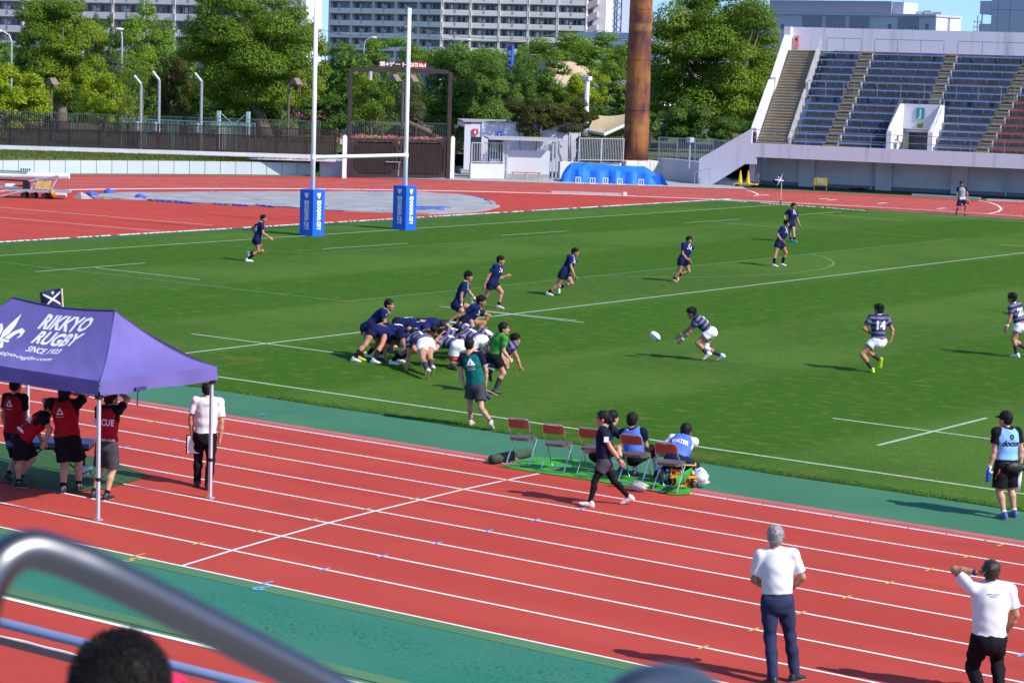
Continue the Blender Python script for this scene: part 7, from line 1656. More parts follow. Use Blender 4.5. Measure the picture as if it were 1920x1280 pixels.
    if knee_tape:
        which, m_ = knee_tape; Hh, K, A_ = (HL, KL, AL) if which == 'l' else (HR, KR, AR); V, Q = grow([cone(Hh*.25+K*.75, K, .071*B, .062*B), cone(K, K*.7+A_*.3, .061*B, .062*B)], .012, .01); mesh_obj('knee_bandage', V, Q, m_, t)
    if thigh_strap:
        n_ = norm(KL-HL); c_ = HL+(KL-HL)*.66; MB().cyl(c_-n_*.035, c_+n_*.035, .089*B, 16, .082*B).build('thigh_strap', mat('strap_red', (.55, .03, .03), .6), t, smooth=True)
    bv = None
    def back_text(body_, zf, size, m, width=None, front_=False, bold=.03, dx=0.0, ital=0.0, parent_=None):
        nonlocal bv
        if bv is None: bv = BVHTree.FromPolygons([tuple(v) for v in shv], [tuple(int(i) for i in f) for f in shq])
        V_, F_ = text_mesh(body_, size, size*bold, ital, dense=.035)
        if width: V_[:, 0] *= width/(V_[:, 0].max()-V_[:, 0].min())
        sg = 1 if front_ else -1; c0 = HP+tu*T*zf; ex = la*(1 if front_ else -1); P_ = []
        for x, y, _ in V_:
            o_ = c0+ex*(x+dx)+tu*y+fa*sg*.6; hit = bv.ray_cast(Vector(o_), Vector(-fa*sg))
            P_.append((np.array(hit[0]) if hit[0] is not None else o_-fa*sg*.45)+fa*sg*.008)
        return MB().add(P_, F_).build('lettering', m, t)
    if number: back_text(number, numz, numsize, numm or WHITE, bold=.05)
    for q in (text2 or ()): back_text(*q[:4], **q[4])
    t['_'] = 0; del t['_']
    return dict(root=t, HL=HL, HR=HR, WL=WLh, WR=WRh, EL=EL, ER=ER, NK=NK, HP=HP, HD=HD, tu=tu, la=la, fa=fa, KL=KL, KR=KR, AL=AL, AR=AR, HB=HB, fwd=fwd, left=left, back_text=back_text)
NV = dict(top='jersey', topm=NAVY, botm=NAVYD, collar=WHC, sock=BLC, blen=.42, group='players in navy shirts', bld=1.08)
ST = dict(top='striped', botm=WHC, collar=WHC, sock=CHAR, socktop=.42, blen=.42, group='players in striped shirts', bld=1.08)
fl_ = dict(res=.021)
# backs of the navy side
person('navy rugby player jogging alone left of the goal posts, looking back over the shoulder', 50, (494.5, 410.5), (489.3, 419), (481.5, 450), (479, 440, .25), (505.5, 445.5), (468.7, 474.5), ('g', 467, 491), look=5, re=(492, 436), rk=(484, 470), lk=(494, 465.5), shoe='white', number='14', hair='neat', lfp=70, **NV, **fl_)
person('navy rugby player running with one heel lifted behind the standing player', 5, (939, 488.6), (935, 500), (923.5, 531), (949.5, 517), (908.5, 534.5), ('g', 937, 579), (888, 564.5, .15), look=15, le=(944, 514), re=(912.5, 514), lk=(941, 548), rk=(911.5, 555), shoe='pink', hseed=2, hair='short', rfp=80, socktop=.72, res=.018, **NV)
person('navy rugby player standing with taped wrists behind the crouching teammate', 25, (878.4, 519), (872.5, 531), (856.5, 571), (890, 560), (865, 573.5), ('g', 870, 606), ('g', 849, 607), look=15, re=(860, 555), le=(881, 549), hseed=3, hair='messy', tape=(('l', .92), ('r', .92)), res=.018, socktop=.62, **{**NV, 'bld': 1.04})
person('navy rugby player crouching low just behind the scrum, one arm swung back', 8, (902.4, 565.5), (893.5, 577), (872.5, 604), (906.5, 608), (849.5, 596.5), ('g', 897, 641), (846, 622, .2), ref=(893, 641), look=15, le=(905.5, 595), re=(862.5, 597), lk=(899, 622), rk=(868, 622), hseed=4, hair='messy', skin=SKIN3, rfp=60, res=.018, **{**NV, 'bld': 1.2})
person('navy rugby player sprinting from a low start right of the standing player', 0, (1078.6, 473.5), (1073.8, 483), (1057.3, 513.5), (1072, 512, .1), (1077.5, 518.5), (1050, 538.5, .05), ('g', 1030, 554.5), look=0, re=(1063.5, 503.5), rk=(1047, 534), lk=(1072.5, 531), hseed=5, hair='short', lfp=75, socktop=.66, **NV, **fl_)
person('navy rugby player stooping with hands together in mid-pitch', -20, (1292, 451), (1290.5, 459.5), (1281, 488.5), (1293, 488), (1289.5, 487), (1272, 516, .1), ('g', 1264, 529), look=-35, re=(1274, 477), le=(1295, 477), rk=(1274, 509), lk=(1291.5, 508.5), hseed=6, hair='short', shoe='gold', lfp=70, tape=(), socktop=.68, **NV, **fl_)
person('navy rugby player in white boots leaning forward in front of the teammate in blue boots', -5, (1475.5, 420), (1472, 428.5), (1461.5, 457), (1470, 450), (1465.5, 450.5), ('g', 1468, 499), ('g', 1453, 500.5), look=-25, re=(1457.5, 441), rk=(1454, 476), lk=(1474, 474), hseed=7, hair='messy', socktop=.42, **NV, **fl_)
person('navy rugby player in bright blue boots, farthest of the back line', -15, (1488, 387), (1486.5, 395), (1483, 421), (1500, 424), (1473, 413), ('g', 1491, 455), ('g', 1484, 453), look=-35, le=(1495, 412), lk=(1488, 434), rk=(1480, 434), hseed=8, hair='short', shoe='blue', socktop=.66, **NV, **fl_)
# the scrum
person('navy rugby player standing bent at the back of the scrum in lime boots, head up', 12, (730, 572), (721.5, 584), (688.5, 614.5), (731, 611), (702, 611), ('g', 682, 665), ('g', 677.5, 677), look=15, re=(711.5, 602), le=(721, 601), hseed=9, hair='neat', shoe='lime', number='8', numz=.66, res=.017, **{**NV, 'socktop': .40})
person('navy rugby player number 7 on the near side of the scrum, one arm hanging', 8, (741, 634), (733, 624.5), (702, 618), (752, 640, .3), (723.5, 672), ('g', 693, 671), ('g', 667, 679), lookp=-50, re=(720.5, 652), rk=(688, 642), lk=(709, 644), hseed=10, hair='messy', number='7', numz=.62, numsize=.27, res=.016, dz=(.1, .1, 0), **NV)
person('navy rugby player in the second row of the scrum behind number 7', 5, (768, 628), (757, 621), (728, 617), (776, 628), (770, 634), ('g', 712, 671), ('g', 704, 682), ref=(712, 674), lookp=-40, hseed=11, number='4', numz=.6, res=.018, **NV)
person('navy rugby player on the far side of the scrum with his back arched', 5, (785, 612), (776, 606), (748, 606), (798, 606), (793, 613), ('g', 735, 651), ('g', 728, 657), ref=(738, 652), lookp=-40, hseed=12, number='6', numz=.6, res=.018, **NV)
person('navy rugby player in the near front row of the scrum with a bent elbow', 5, (797, 634), (785, 628), (757, 628), (800, 620), (771.5, 637), ('g', 752, 680), ('g', 738, 684), ref=(752, 681), re=(767, 616), lookp=-35, hseed=13, number='3', res=.017, **{**NV, 'bld': 1.2})
person('navy rugby player in the middle of the front row of the scrum', 5, (812, 620), (800, 614), (772, 616), (822, 618), (785, 618), ('g', 762, 664), ('g', 758, 668), ref=(764, 665), lookp=-40, hseed=14, number='2', res=.018, **{**NV, 'bld': 1.2})
person('navy rugby player in the far front row of the scrum with a raised elbow', 5, (826, 612), (816, 606), (790, 609), (836, 612), (804, 616), ('g', 778, 652), ('g', 770, 655), ref=(780, 652), re=(812, 600), lookp=-40, hseed=15, number='1', res=.018, **{**NV, 'bld': 1.2})
person('striped rugby player in white shorts at the near end of the scrum, hand on turf', 150, (775, 628, .62), (781, 630, .50), (798.5, 644.5), ('g' and 761, 695, .1), (826, 628, .4), ('g', 800, 711), ('g', 809, 705), ref=(806, 697), le=(770, 668), lk=(789, 677), rk=(806, 670), lookp=-45, hseed=16, hair='short', number='1', numz=.6, sole='gold', skin=SKIN, knee_tape=None, hands=('open', 'relaxed'), res=.015, lfp=50, rfp=50, **{**ST, 'bld': 1.16, 'blen': .5})
person('striped rugby player with a red thigh strap, second from the near end of the scrum', 172, (822, 640, .3), (833, 637.5, .25), (859, 649), (815, 645), (829, 634, .1), ('g', 849, 694), ('g', 866, 688), ref=(852, 690), lk=(852, 672), rk=(872, 668), lookp=-45, hseed=17, thigh_strap='l', number='4', numz=.6, shoe='black', sole='black', skin=SKIN2, res=.016, **{**ST, 'bld': 1.16, 'blen': .5})
person('striped rugby player in the scrum right beside the green referee, white shorts showing', 172, (865, 628, .3), (875, 625.5, .25), (901, 639), (862, 634), (885, 622), ('g', 894, 682), ('g', 908, 676), ref=(896, 679), lk=(892, 660), lookp=-45, hseed=18, number='5', numz=.6, shoe='white', skin=SKIN2, res=.016, **{**ST, 'bld': 1.14, 'blen': .5})
person('striped rugby player in the front row facing left, arm bound over a teammate', 178, (830, 628), (842, 625), (864, 633), (808, 634), (835, 616), ('g', 884, 668), ('g', 890, 664), ref=(878, 668), lookp=-45, hseed=19, number='2', numz=.6, skin=SKIN2, res=.017, **{**ST, 'bld': 1.15})
person('striped rugby player on the far side of the scrum with only his back in view', 178, (858, 617), (868, 616), (889, 627), (838, 619), (862, 611), ('g', 908, 655), ('g', 912, 652), ref=(900, 656), lookp=-45, hseed=20, number='3', numz=.6, res=.018, **{**ST, 'bld': 1.12})
person('striped rugby player at the rear of the scrum behind the referee', 172, (893, 625, .2), (903, 625), (925, 640), (886, 628), (905, 620), ('g', 930, 672), ('g', 938, 668), ref=(926, 671), lookp=-40, hseed=21, number='8', numz=.6, res=.018, **{**ST, 'bld': 1.1})
person('striped rugby player crouching on both hands at the right end of the scrum', 5, (966.5, 637.5), (961.5, 647.5), (939, 662), (951, 689), (975.5, 689), ('g', 924, 689), ('g', 918, 694), ref=(940, 692), look=12, re=(969.5, 673), le=(953, 675), hseed=22, hair='messy', number='9', numz=.66, skin=SKIN, hands=('open', 'open'), res=.016, **ST)
rf = person('referee in a green shirt and black shorts running beside the scrum', 62, (945.3, 616.5), (940.5, 630), (927, 669), (911, 667), (955.5, 672.5), (921, 698, .1), ('g', 931, 739), look=30, re=(944, 658), le=(909, 652), rk=(944, 699), lk=(914, 692), top='shirt', topm=RGR, botm=BLC, blen=.62, sock=CHAR, socktop=.30, shoe='black', sole='black', collar=RGR, hseed=23, hair='neat', skin=SKIN2, lfp=70, res=.014, text2=[('▪▪▪▪▪', .82, .03, WHITE, dict(dx=-.07, width=.11))], hands=('fist', 'fist'))
for q in (-.02, .02):
    pass
tl = person('assistant in a teal bib and grey shorts striding along the near touchline with a flag', 112, (879.7, 646.5), (883.5, 664), (892, 722), (869, 722), (910.5, 722, .05), ('g', 884, 796.5), ('g', 922, 806), look=118, le=(864, 704), re=(911.5, 695), lk=(881.5, 763), rk=(902, 764), top='shirt', topm=NVT, bib=(TEAL, -.04), botm=CHAR, blen=.72, sock=BLC, socktop=.86, shoe='beige', hseed=24, hair='neat', skin=SKIN2, res=.013, rfp=30, hands=('relaxed', 'fist'))
bt = tl['back_text']; bt('△', .74, .15, WHITE, None, False, .10); bt('▪▪▪▪ ▪▪', .58, .035, WHITE, .15); bt('▪▪▪▪▪▪', .52, .035, WHITE, .14)
fq = empty('hand_flag', tl['WR'], 'rolled navy touch flag on a yellow stick in the hand of the assistant in teal', 'flag'); w_ = tl['WR']+norm(tl['WR']-tl['ER'])*.07
MB().tube([w_-_r0*.03, w_+_r0*.24-np.array([0, 0, .12])], .009, 6).build('stick', mat('stick_yellow', (.55, .40, .10), .6), fq); MB().tube([w_+_r0*.0-np.array([0, 0, .02]), w_+_r0*.03-np.array([0, 0, .13]), w_+_r0*.10-np.array([0, 0, .20])], [.02, .05, .025], 8).build('cloth', mat('flag_navy', (.012, .02, .1)), fq)
# striped backs
person('striped rugby player number 2 bending with hands out to catch the ball', 208, (1296.8, 587.5), (1305.5, 596), (1331.5, 622), (1279, 636.5, -.05), (1276, 628.5, .1), (1325.5, 662.5, -.05), ('g', 1348.5, 678), ref=(1334, 677), look=206, lookp=-12, le=(1295, 625.5), re=(1290, 619), lk=(1307.5, 643.5), rk=(1339.5, 648), hseed=25, hair='messy', number='2', numz=.60, hands=('open', 'open'), tape=(('l', .92), ('r', .92)), knee_tape=('r', TAPE), lfp=38, rfp=30, lfd=205, rfd=190, skin=SKIN, res=.013, **{**ST, 'socktop': .55})
person('striped rugby player number 14 jogging away in lime boots', 135, (1647.3, 581), (1647.8, 593), (1646.8, 640), (1633, 624.5, .1), (1671, 636), ('g', 1634.5, 698.5), (1650.5, 675, .05), look=178, le=(1628.5, 617.5), re=(1673.5, 619), lk=(1633, 663), rk=(1644.5, 661), hseed=26, hair='messy', number='14', shoe='lime', sole='lime', rfp=75, skin=SKIN, hands=('relaxed', 'fist'), res=.013, **{**ST, 'socktop': .52})
person('striped rugby player at the right edge holding an arm low, white tape on the wrist', 172, (1897.2, 559.5), (1902.5, 571.5), (1913, 611), (1888, 612.5), (1889.5, 588, .15), ('g', 1903.5, 670), (1926, 655, .1), look=185, le=(1895, 594), re=(1896, 592, .1), lk=(1900, 636), rk=(1919, 640), hseed=27, hair='messy', number='22', tape=(('l', .9),), hands=('open', 'open'), res=.014, **{**ST, 'socktop': .42})
# officials and staff
ln = person('touch judge in a pale grey bib and sunglasses on the far side of the track', -54, (1803.1, 345), (1803.6, 351.6), (1803.4, 374.5), (1813.5, 371), (1796, 370), ('g', 1809.8, 404), ('g', 1793, 402.8), look=-60, le=(1814, 363), re=(1793.5, 363), top='shirt', topm=NVT, bib=(GREYV, .02), botm=NAVYD, blen=.85, sock=WHC, socktop=.88, shoe='black', hseed=28, hair='neat', res=.021)
q = ln['HD']+(np.array([[0, .098, .012]])@ln['HB'])[0]; MB().box(q, (.13, .03, .035), ln['HB']).build('sunglasses', BLACK, ln['root'])
q = ln['WL']+norm(ln['WL']-ln['EL'])*.08; fq = empty('hand_flag', q, 'red touch flag in the hand of the far touch judge', 'flag'); MB().tube([q, q+_r0*.06-np.array([0, 0, .06])], .02, 6).build('stick', WHITE, fq); MB().tube([q+_r0*.05-np.array([0, 0, .04]), q+_r0*.13-np.array([0, 0, .22])], [.05, .07], 8).build('cloth', mat('flag_red', (.7, .03, .04), .6), fq)
q = ln['HP']+ln['fa']*.14; b = MB()
for i in range(5): b.tube([q+ln['la']*(-.1+.06*i)+np.array([0, 0, .10]), q+ln['la']*(-.12+.06*i)+np.array([0, 0, -.02-.03*(i % 2)])], .035, 6)
b.build('towel', WHC, ln['root'], smooth=True)
dc = person('doctor in a light blue bib, black cap and black shorts at the right edge', 148, (1884.5, 786.5), (1887.5, 805), (1886.5, 872), (1856, 874.5), (1913, 874), ('g', 1879, 972), ('g', 1898, 968), look=172, le=(1861, 850), re=(1915.5, 850), top='shirt', topm=BLC, bib=(LBL, .09), botm=BLC, blen=.92, sock=WHC, socktop=.88, shoe='navy', hseed=29, hair='neat', cap=BLC, skin=SKIN2, H=1.74, bld=1.1, res=.012, hands=('fist', 'relaxed'))
dc['back_text']('doctor', .62, .135, BLC, .33, False, .02, 0, .2); dc['back_text']('◎', .80, .09, BLC, None); dc['back_text']('▪▪▪▪', .72, .025, BLC, .09)
for W_, E_ in ((dc['WL'], dc['EL']), (dc['WR'], dc['ER'])):
    x = norm(W_-E_); z = norm(dc['fwd']-x*(dc['fwd']@x)); y = np.cross(z, x)*(1 if W_ is dc['WL'] else -1); hv, hq = HANDS['fist' if W_ is dc['WL'] else 'relaxed']; c_ = np.array([.05, 0, 0]); mesh_obj('glove', W_-x*.012+((hv-c_)*[1.12, 1.3, 1.14]+c_)@np.array([x, y, z]), hq if W_ is dc['WL'] else hq[:, ::-1], WHC, dc['root'])
q = dc['WL']+norm(dc['WL']-dc['EL'])*.08; bottle(q+np.array([0, 0, -.17]), BLB, BLB, 'blue drink bottle in the gloved hand of the doctor', .24, None)
q = dc['HP']-dc['fa']*.16+dc['la']*-.06-dc['tu']*.02; wb = empty('waist_bag', q, 'black waist bag worn at the back by the doctor', 'bag'); V, Q = grow([ell(q, np.array([dc['la'], dc['fa'], dc['tu']]), (.17, .065, .085)), ell(q-dc['la']*.19, np.array([dc['la'], dc['fa'], dc['tu']]), (.06, .06, .07))], .012, .03, wr=.004); mesh_obj('pouch', V, Q, mat('bag_black', (.012, .012, .013), .5, bump=.3), wb)
C_ = [dc['HP']+dc['tu']*.04+dc['la']*.185*math.cos(a)+dc['fa']*.145*math.sin(a) for a in np.linspace(0, 6.28, 25)[:-1]]; MB().tube(C_, .016, 6, closed=True).build('belt', BLACK, wb)
q = dc['WR']+norm(dc['WR']-dc['ER'])*.06; tw_ = MB(); tw_.tube([q+np.array([0, 0, .02]), q-np.array([0, 0, .15])-dc['la']*-.03, q-np.array([0, 0, .33])-dc['la']*-.02], [.035, .06, .035], 8); tw_.build('towel', WHC, smooth=True, label='white towel hanging from the right hand of the doctor', cat='towel', loc=q)
MB().tube([dc['HR']+dc['fa']*-.02-dc['la']*.02+dc['tu']*.06, dc['HL']+dc['la']*.055-dc['fa']*.075+dc['tu']*.05, dc['HL']*.6+dc['KL']*.4+dc['la']*.105-dc['fa']*.03], .012, 5).build('red_piping', mat('piping_red', (.55, .05, .03), .6), dc['root']) if False else None
MB().tube([dc['HL']+dc['la']*.060-dc['fa']*.085, dc['HL']*.72+dc['KL']*.28+dc['la']*.09-dc['fa']*.075, dc['HL']*.45+dc['KL']*.55+dc['la']*.112-dc['fa']*.03], .013, 6).build('red_piping', mat('piping_red', (.55, .05, .03), .6), dc['root'], smooth=True)
wk = person('woman with a ponytail in a navy tee and black leggings walking along the track', 212, (1129.5, 784.5), (1131, 803), (1133, 866), (1162.5, 863), (1106.5, 846, .1), ('g', 1101, 950.5), ('g', 1173, 946), look=214, le=(1151, 845), re=(1117, 836), lk=(1112, 909), rk=(1157, 910), top='tee', topm=NVT, sleeve=.62, hem=-.14, bot='legging', legging=BLC, botm=CHAR, blen=.50, sock=BLC, socktop=.86, shoe='pink', hseed=30, hair='woman', skin=SKIN2, H=1.62, bld=.96, res=.012, hands=('relaxed', 'relaxed'), rfp=22, lfp=-12)
q = wk['EL']*.42+(wk['NK']-wk['tu']*.065+wk['la']*.17)*.58; MB().box(q+np.cross(norm(_f), [0, 0, 1])*0-_f*.074, (.075, .012, .085), np.array([_r0, _f, np.cross(_r0, _f)])).build('sleeve_patch', WHITE, wk['root'])
q = wk['WL']-norm(wk['WL']-wk['EL'])*.03; MB().cyl(q-norm(wk['WL']-wk['EL'])*.012, q+norm(wk['WL']-wk['EL'])*.012, .034, 12).build('wrist_watch', BLACK, wk['root'])
s1 = person('seated person in a light blue bib half hidden behind the walking woman', 55, (1149.5, 783.5), (1144, 798), (1121, 850), (1147, 838, .1), (1152, 842), ('g', 1141, 869), ('g', 1170, 888), ref=(1118, 878), look=75, le=None, re=(1158, 826), rk=(1160, 840), lk=(1140, 830), top='tee', topm=NVT, bib=(LBL, -.02), botm=BLC, blen=.75, sock=WHC, socktop=.8, shoe='navy', hseed=31, hair='neat', skin=SKIN2, bld=.98, res=.014)
s1['back_text']('WATER', .66, .10, BLC, .30)
s2 = person('seated person in a royal blue bib with white edging, second from the right', 108, (1185.5, 788.5), (1186, 806), (1189, 855), (1208, 848, .25), (1214, 850, .2), ('g', 1191, 893), ('g', 1232, 894), ref=(1190, 895), look=112, le=(1168, 843), re=(1212, 838), lk=(1186, 856, .3), rk=(1229, 855, .2), top='tee', topm=NVT, bib=(RBL, -.02), botm=BLC, blen=.85, sock=WHC, socktop=.4, shoe='black', hseed=32, hair='short', skin=SKIN2, bld=1.02, res=.013)
C_ = [s2['NK']+s2['tu']*(.045-.10*(1-abs(math.cos(a)))*(1 if math.sin(a) < 0 else .6))+s2['la']*.095*math.cos(a)+s2['fa']*.110*math.sin(a) for a in np.linspace(0, 6.28, 25)[:-1]]; MB().tube(C_, .008, 5, closed=True).build('bib_edging', WHC, s2['root'])
s3 = person('seated person in a navy cap and blue WATER bib, bent forward', 112, (1286.5, 808.5), (1282, 822), (1267.5, 862), (1262, 862, .35), (1293.5, 862, .2), ('g', 1256, 908), ('g', 1302, 914), ref=(1262, 908), look=105, lookp=-8, re=(1296, 850), le=(1257, 846), rk=(1299, 867, .15), lk=(1256, 862, .3), top='tee', topm=WHC, sleeve=.7, bib=(RBL, .02), botm=NAVYD, blen=.72, sock=None, shoe='black', hseed=33, hair='neat', cap=CAPN, skin=SKIN2, bld=1.08, res=.013, dz=(.35, .30, 0))
s3['back_text']('WATER', .60, .115, WHITE, .30)
polo = dict(top='polo_shirt', topm=WHC, collar=WHC, bot='trousers', skin=SKIN)
g1 = person('grey-haired man in a white polo shirt and navy trousers standing on the near track', 126, (1453, 1007), (1456, 1034), (1457.5, 1126), (1444, 1102, .18), (1482, 1104, .18), ('g', 1447, 1281), ('g', 1494, 1276), look=124, le=(1419, 1096), re=(1500, 1097), sleeve=.78, hem=.09, botm=NAVT, shoe='black', hseed=34, hair='grey', hairm=HGRY, H=1.74, bld=1.05, res=.011, lfd=135, rfd=80, **polo)
v = g1['HD']+(np.array([[0, -.098, .098]])@g1['HB'])[0]; MB().ball(v, (.032, .030, .020), 12, 8).build('thin_crown', mat('scalp', (.40, .22, .15), .6), g1['root'], smooth=True)
V_ = g1['NK']-g1['fa']*.112-g1['tu']*.04; MB().box(V_, (.02, .006, .03), np.array([g1['la'], g1['fa'], g1['tu']])).build('neck_label', BLACK, g1['root'])
g2 = person('dark-haired man in an untucked white polo shirt raising a hand to his head', 126, (1858, 1072.5), (1858.5, 1098), (1854, 1198), (1831, 1073, .0), (1889, 1183, .15), ('g', 1838, 1312), ('g', 1872, 1306), look=118, le=(1809, 1099, .05), re=(1901, 1168), sleeve=.72, hem=-.10, botm=BLC, shoe='black', hseed=35, hair='short', hairm=HBRN, H=1.74, bld=1.16, res=.011, hands=('relaxed', 'relaxed'), **polo)
g2['back_text']('▪▪▪ ▪▪▪▪', .87, .030, NAVT, .14); g2['back_text']('▪▪▪▪', .83, .026, NAVT, .08)
q = g2['WL']-norm(g2['WL']-g2['EL'])*.02; n_ = norm(g2['WL']-g2['EL']); MB().cyl(q-n_*.016, q+n_*.016, .036, 14).build('wrist_watch', mat('watch_navy', (.02, .03, .12), .4), g2['root'])
g3 = person('man in a white polo shirt holding a clipboard by the right tent leg', 126, (389.5, 730.5), (390.5, 748), (384.5, 818), (360, 813), (412.5, 822), ('g', 370.5, 911), ('g', 391, 917), look=122, le=(356.5, 796), re=(416.5, 798), sleeve=.75, hem=.02, botm=BLC, shoe='black', sole='black', hseed=36, hair='neat', H=1.72, bld=1.06, res=.012, hands=('fist', 'relaxed'), **polo)
g3['back_text']('▪▪ ▪▪▪', .86, .030, NAVT, .13); g3['back_text']('▪▪▪▪', .82, .024, NAVT, .08)
q = g3['WL']+norm(g3['WL']-g3['EL'])*.14; cbx = np.array([norm(_r0+_f*.5), norm(_f-_r0*.3), [0, 0, 1.]]); t = empty('clipboard', q, 'black clipboard with white papers in the left hand of the man by the tent leg', 'clipboard')
MB().box(q+np.array([0, 0, -.03]), (.21, .012, .31), np.array([_r0, _f*[1, 1, 0], [0, 0, 1.]])).build('board', BLACK, t); MB().box(q+np.array([.0, 0, -.035])-_f*.016+_r0*.012, (.185, .010, .28), np.array([_r0, _f*[1, 1, 0], [0, 0, 1.]])).build('papers', WHITE, t)
rd = dict(top='tee', topm=BLC, botm=BLC, blen=.95, sock=BLC, socktop=.82, shoe='black', group='staff in red bibs under the tent', skin=SKIN2, res=.013)
r1 = person('person in a red bib standing upright at the left under the tent', 100, (30, 723), (28.5, 741), (27, 812), (12, 806, .1), (50, 806, .2), ('g', 18, 900), ('g', 36, 896), bib=(REDC, .0), hseed=37, hair='neat', **rd)
r1['back_text']('△', .78, .13, WHITE, None); r1['back_text']('▪▪▪ ▪▪▪', .64, .03, WHITE, .12)
r2 = person('person in a red bib bending over the treatment couch under the tent', 32, (95.5, 764), (86, 777), (40, 822), (78, 826, .25), (84, 828), (37, 898, .1), ('g', 39, 914), look=28, lookp=-35, re=(94, 805), lk=(61, 860), rk=(36, 868), bib=(REDC, .02), hseed=38, hair='neat', lfp=30, **rd)
r2['back_text']('RESCUE', .62, .13, WHITE, .36); r2['back_text']('RUGBY FOOTBALL CLUB', .22, .05, WHITE, .40)
r3 = person('broad person in a red bib with arms raised, standing in the middle under the tent', 105, (122, 740), (122, 754), (126, 820), (114, 748, .3), (140, 738, .3), ('g', 121, 924), ('g', 151, 918.5), re=(149, 746), bib=(REDC, .02), hseed=39, hair='neat', **{**rd, 'bld': 1.2})
r3['back_text']('△', .74, .13, WHITE, None); r3['back_text']('▪▪▪ ▪▪▪', .60, .03, WHITE, .12)
r4 = person('person in a red RESCUE bib holding up the tent edge at the front right leg', 100, (209, 748), (204, 764), (200, 834), (196, 822, .25), (228, 740, .2), ('g', 180, 933), ('g', 203, 937), look=80, re=(240, 748), bib=(REDC, .06), hseed=40, hair='neat', **{**rd, 'botm': CHAR, 'blen': .9})
r4['back_text']('RESCUE', .60, .14, WHITE, .36); r4['back_text']('RUGBY FOOTBALL CLUB', .14, .05, WHITE, .36)
# treatment couch
q0, q1 = gnd(62, 902), gnd(158, 905); cc = atD(95, 845, depth(gnd(95, 900)))
tc_ = empty('treatment_couch', (cc[0], cc[1], 0), 'folding treatment couch with a dark blue top under the tent', 'couch'); ax = np.array([norm(_r0*[1, 1, 0]), [-_r0[1], _r0[0], 0], [0, 0, 1.]]); c0 = np.array([cc[0], cc[1], 0])
MB().box(c0+np.array([0, 0, .62]), (1.35, .58, .07), ax).build('couch_top', mat('couch_blue', (.10, .14, .30), .4, var=.05), tc_); MB().box(c0+np.array([0, 0, .56]), (1.33, .54, .045), ax).build('couch_frame', BLACK, tc_)
for x in (-.5, .5):
    for y in (-.24, .24): MB().box(c0+ax[0]*x+ax[1]*y+np.array([0, 0, .275]), (.035, .035, .55), ax).build('leg', BLACK, tc_)
    MB().tube([c0+ax[0]*x-ax[1]*.24+np.array([0, 0, .2]), c0+ax[0]*x*.2-ax[1]*.24+np.array([0, 0, .53])], .014, 6).build('brace', BLACK, tc_)
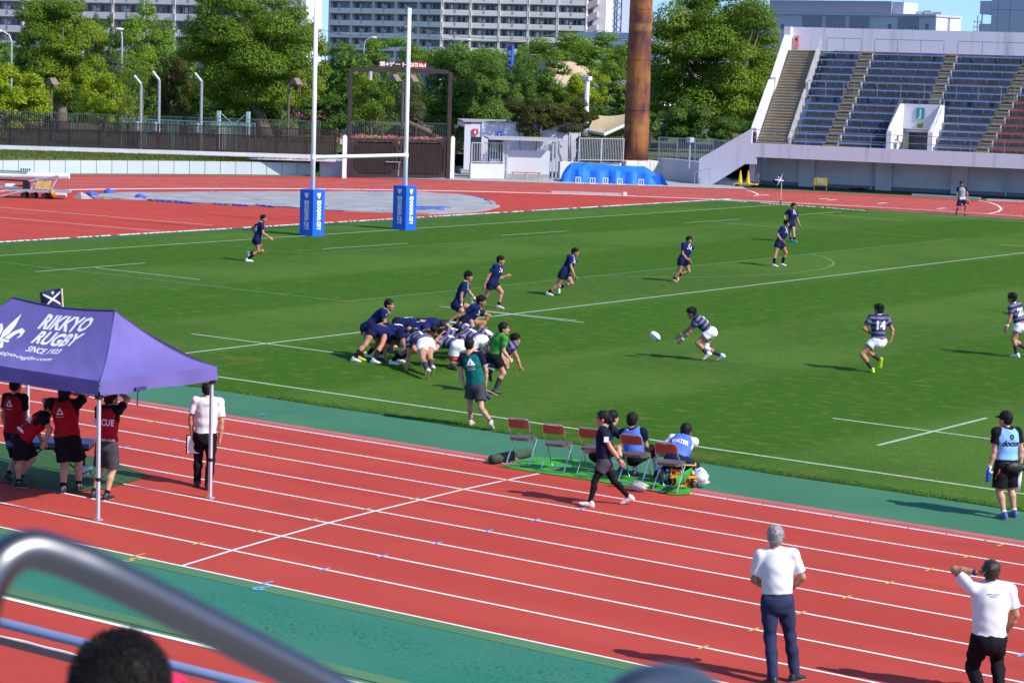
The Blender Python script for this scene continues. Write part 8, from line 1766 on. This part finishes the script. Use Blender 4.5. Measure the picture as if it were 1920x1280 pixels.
# spectator heads in the foreground
def spectator(label, px, py, D, face, hm, hseed, topm, capm=None, kind='near', look=None):
    HD = atD(px, py, D); f = hvec(face); l = np.array([-f[1], f[0], 0]); u = np.array([0, 0, 1.]); HB = np.array([l, f, u]); t = empty('person', HD-np.array([0, 0, 1.22]), label, 'person'); NK = HD-u*.19-f*.03; HP = NK-u*.50-f*.05
    SL_, SR_ = NK-u*.07+l*.18, NK-u*.07-l*.18; KL, KR = HP+f*.42+l*.12, HP+f*.42-l*.12; AL, AR = KL-u*.42, KR-u*.42; EL, ER = SL_-u*.26+f*.08, SR_-u*.26+f*.08; WL_, WR_ = EL+f*.2-u*.08, ER+f*.2-u*.08
    bd = [ell(HP, HB, (.16, .12, .13)), ell(HP+u*.2, HB, (.145, .105, .18)), ell(HP+u*.35, HB, (.165, .115, .19)), cone(SL_, SR_, .058, .058), cone(NK-u*.05, HD-u*.07, .06, .054)]
    for a, b_, c in ((SL_, EL, WL_), (SR_, ER, WR_)): bd += [cone(a, b_, .05, .04), cone(b_, c, .04, .028)]
    for a, b_, c in ((HP+l*.09, KL, AL), (HP-l*.09, KR, AR)): bd += [cone(a, b_, .085, .055), cone(b_, c, .052, .036)]
    V, Q = grow(bd, .02, .03); mesh_obj('body', np.concatenate([V, HD+HV@HB*.90]), np.concatenate([Q, HQ+len(V)]), [SKIN2, EYE, LIP], t, np.concatenate([np.zeros(len(Q), int), HM]))
    v, q = hairs(kind if kind != 'near' else 'neat', hseed); mesh_obj('hair', HD+v@HB*.90, q, hm, t)
    if kind == 'near':
        rr = np.random.default_rng(hseed); n = 9000; d = rr.normal(size=(n, 3)); d /= np.linalg.norm(d, axis=1)[:, None]; d = d[(d[:, 2] > -.45) & ~((d[:, 1] > .55) & (d[:, 2] < .25))]; n = len(d)
        whorl = np.array([.02, -.05, .13]); p0 = np.array([0, -.020, .044])+d*np.array([.086, .104, .095]); away = p0-whorl; away -= d*(away*d).sum(1)[:, None]; away /= np.linalg.norm(away, axis=1)[:, None]+1e-6
        clump = np.sin(p0[:, 0]*95+p0[:, 1]*40)[:, None]*.35; tg = away+d*(.55+.35*np.abs(clump))+rr.normal(0, .28, (n, 3))+np.cross(d, away)*(.4+clump); tg /= np.linalg.norm(tg, axis=1)[:, None]; L_ = rr.uniform(.012, .032, n)[:, None]; w_ = np.cross(tg, d); w_ = w_/(np.linalg.norm(w_, axis=1)[:, None]+1e-6)*.0011
        m1 = p0+tg*L_*.5+d*.003; e1 = p0+tg*L_-d*L_*.15; V = np.stack([p0-w_, p0+w_, m1+w_, p0-w_, m1+w_, m1-w_, m1-w_, m1+w_, e1], 1).reshape(-1, 3)
        o = tri_object('hair_strands', (V@HB)*.92+HD-WL[t.name], hm, kind='stuff'); o.parent = t
    if capm: mesh_obj('cap', HD+(CAPV*.97)@HB, CAPQ, capm, t)
    V, Q = grow([ell(HP+u*.02, HB, (.175, .13, .16)), ell(HP+u*.2, HB, (.162, .122, .2)), ell(HP+u*.35, HB, (.182, .132, .19)), cone(SL_, EL*.6+SL_*.4, .066, .066), cone(SR_, ER*.6+SR_*.4, .066, .066), cone(SL_, NK, .06, .07), cone(SR_, NK, .06, .07)], .02, .03, wr=.004); mesh_obj('tee', V, Q, topm, t)
    V, Q = grow([ell(HP, HB, (.172, .135, .14)), cone(HP+l*.09, KL, .10, .075), cone(HP-l*.09, KR, .10, .075)], .02, .03); mesh_obj('shorts', V, Q, BLC, t)
    for A_ in (AL, AR): mesh_obj('shoe', A_+SHV@HB, SHQ, [BOOT['black'], SOLE['white']], t, SHM)
spectator('top of a dark-haired spectator head in the lower left foreground', 231, 1318, 3.98, 118, mat('hair_near', (.012, .009, .009), .6, var=.5, scale=90, spec=.15), 41, NVT)
spectator('spectator in a pink-red cap just showing beside the dark-haired head in the foreground', 298, 1384, 4.3, 150, HBRN, 42, NVT, capm=cloth('cap_pink', (.70, .03, .11), .05), kind='neat')
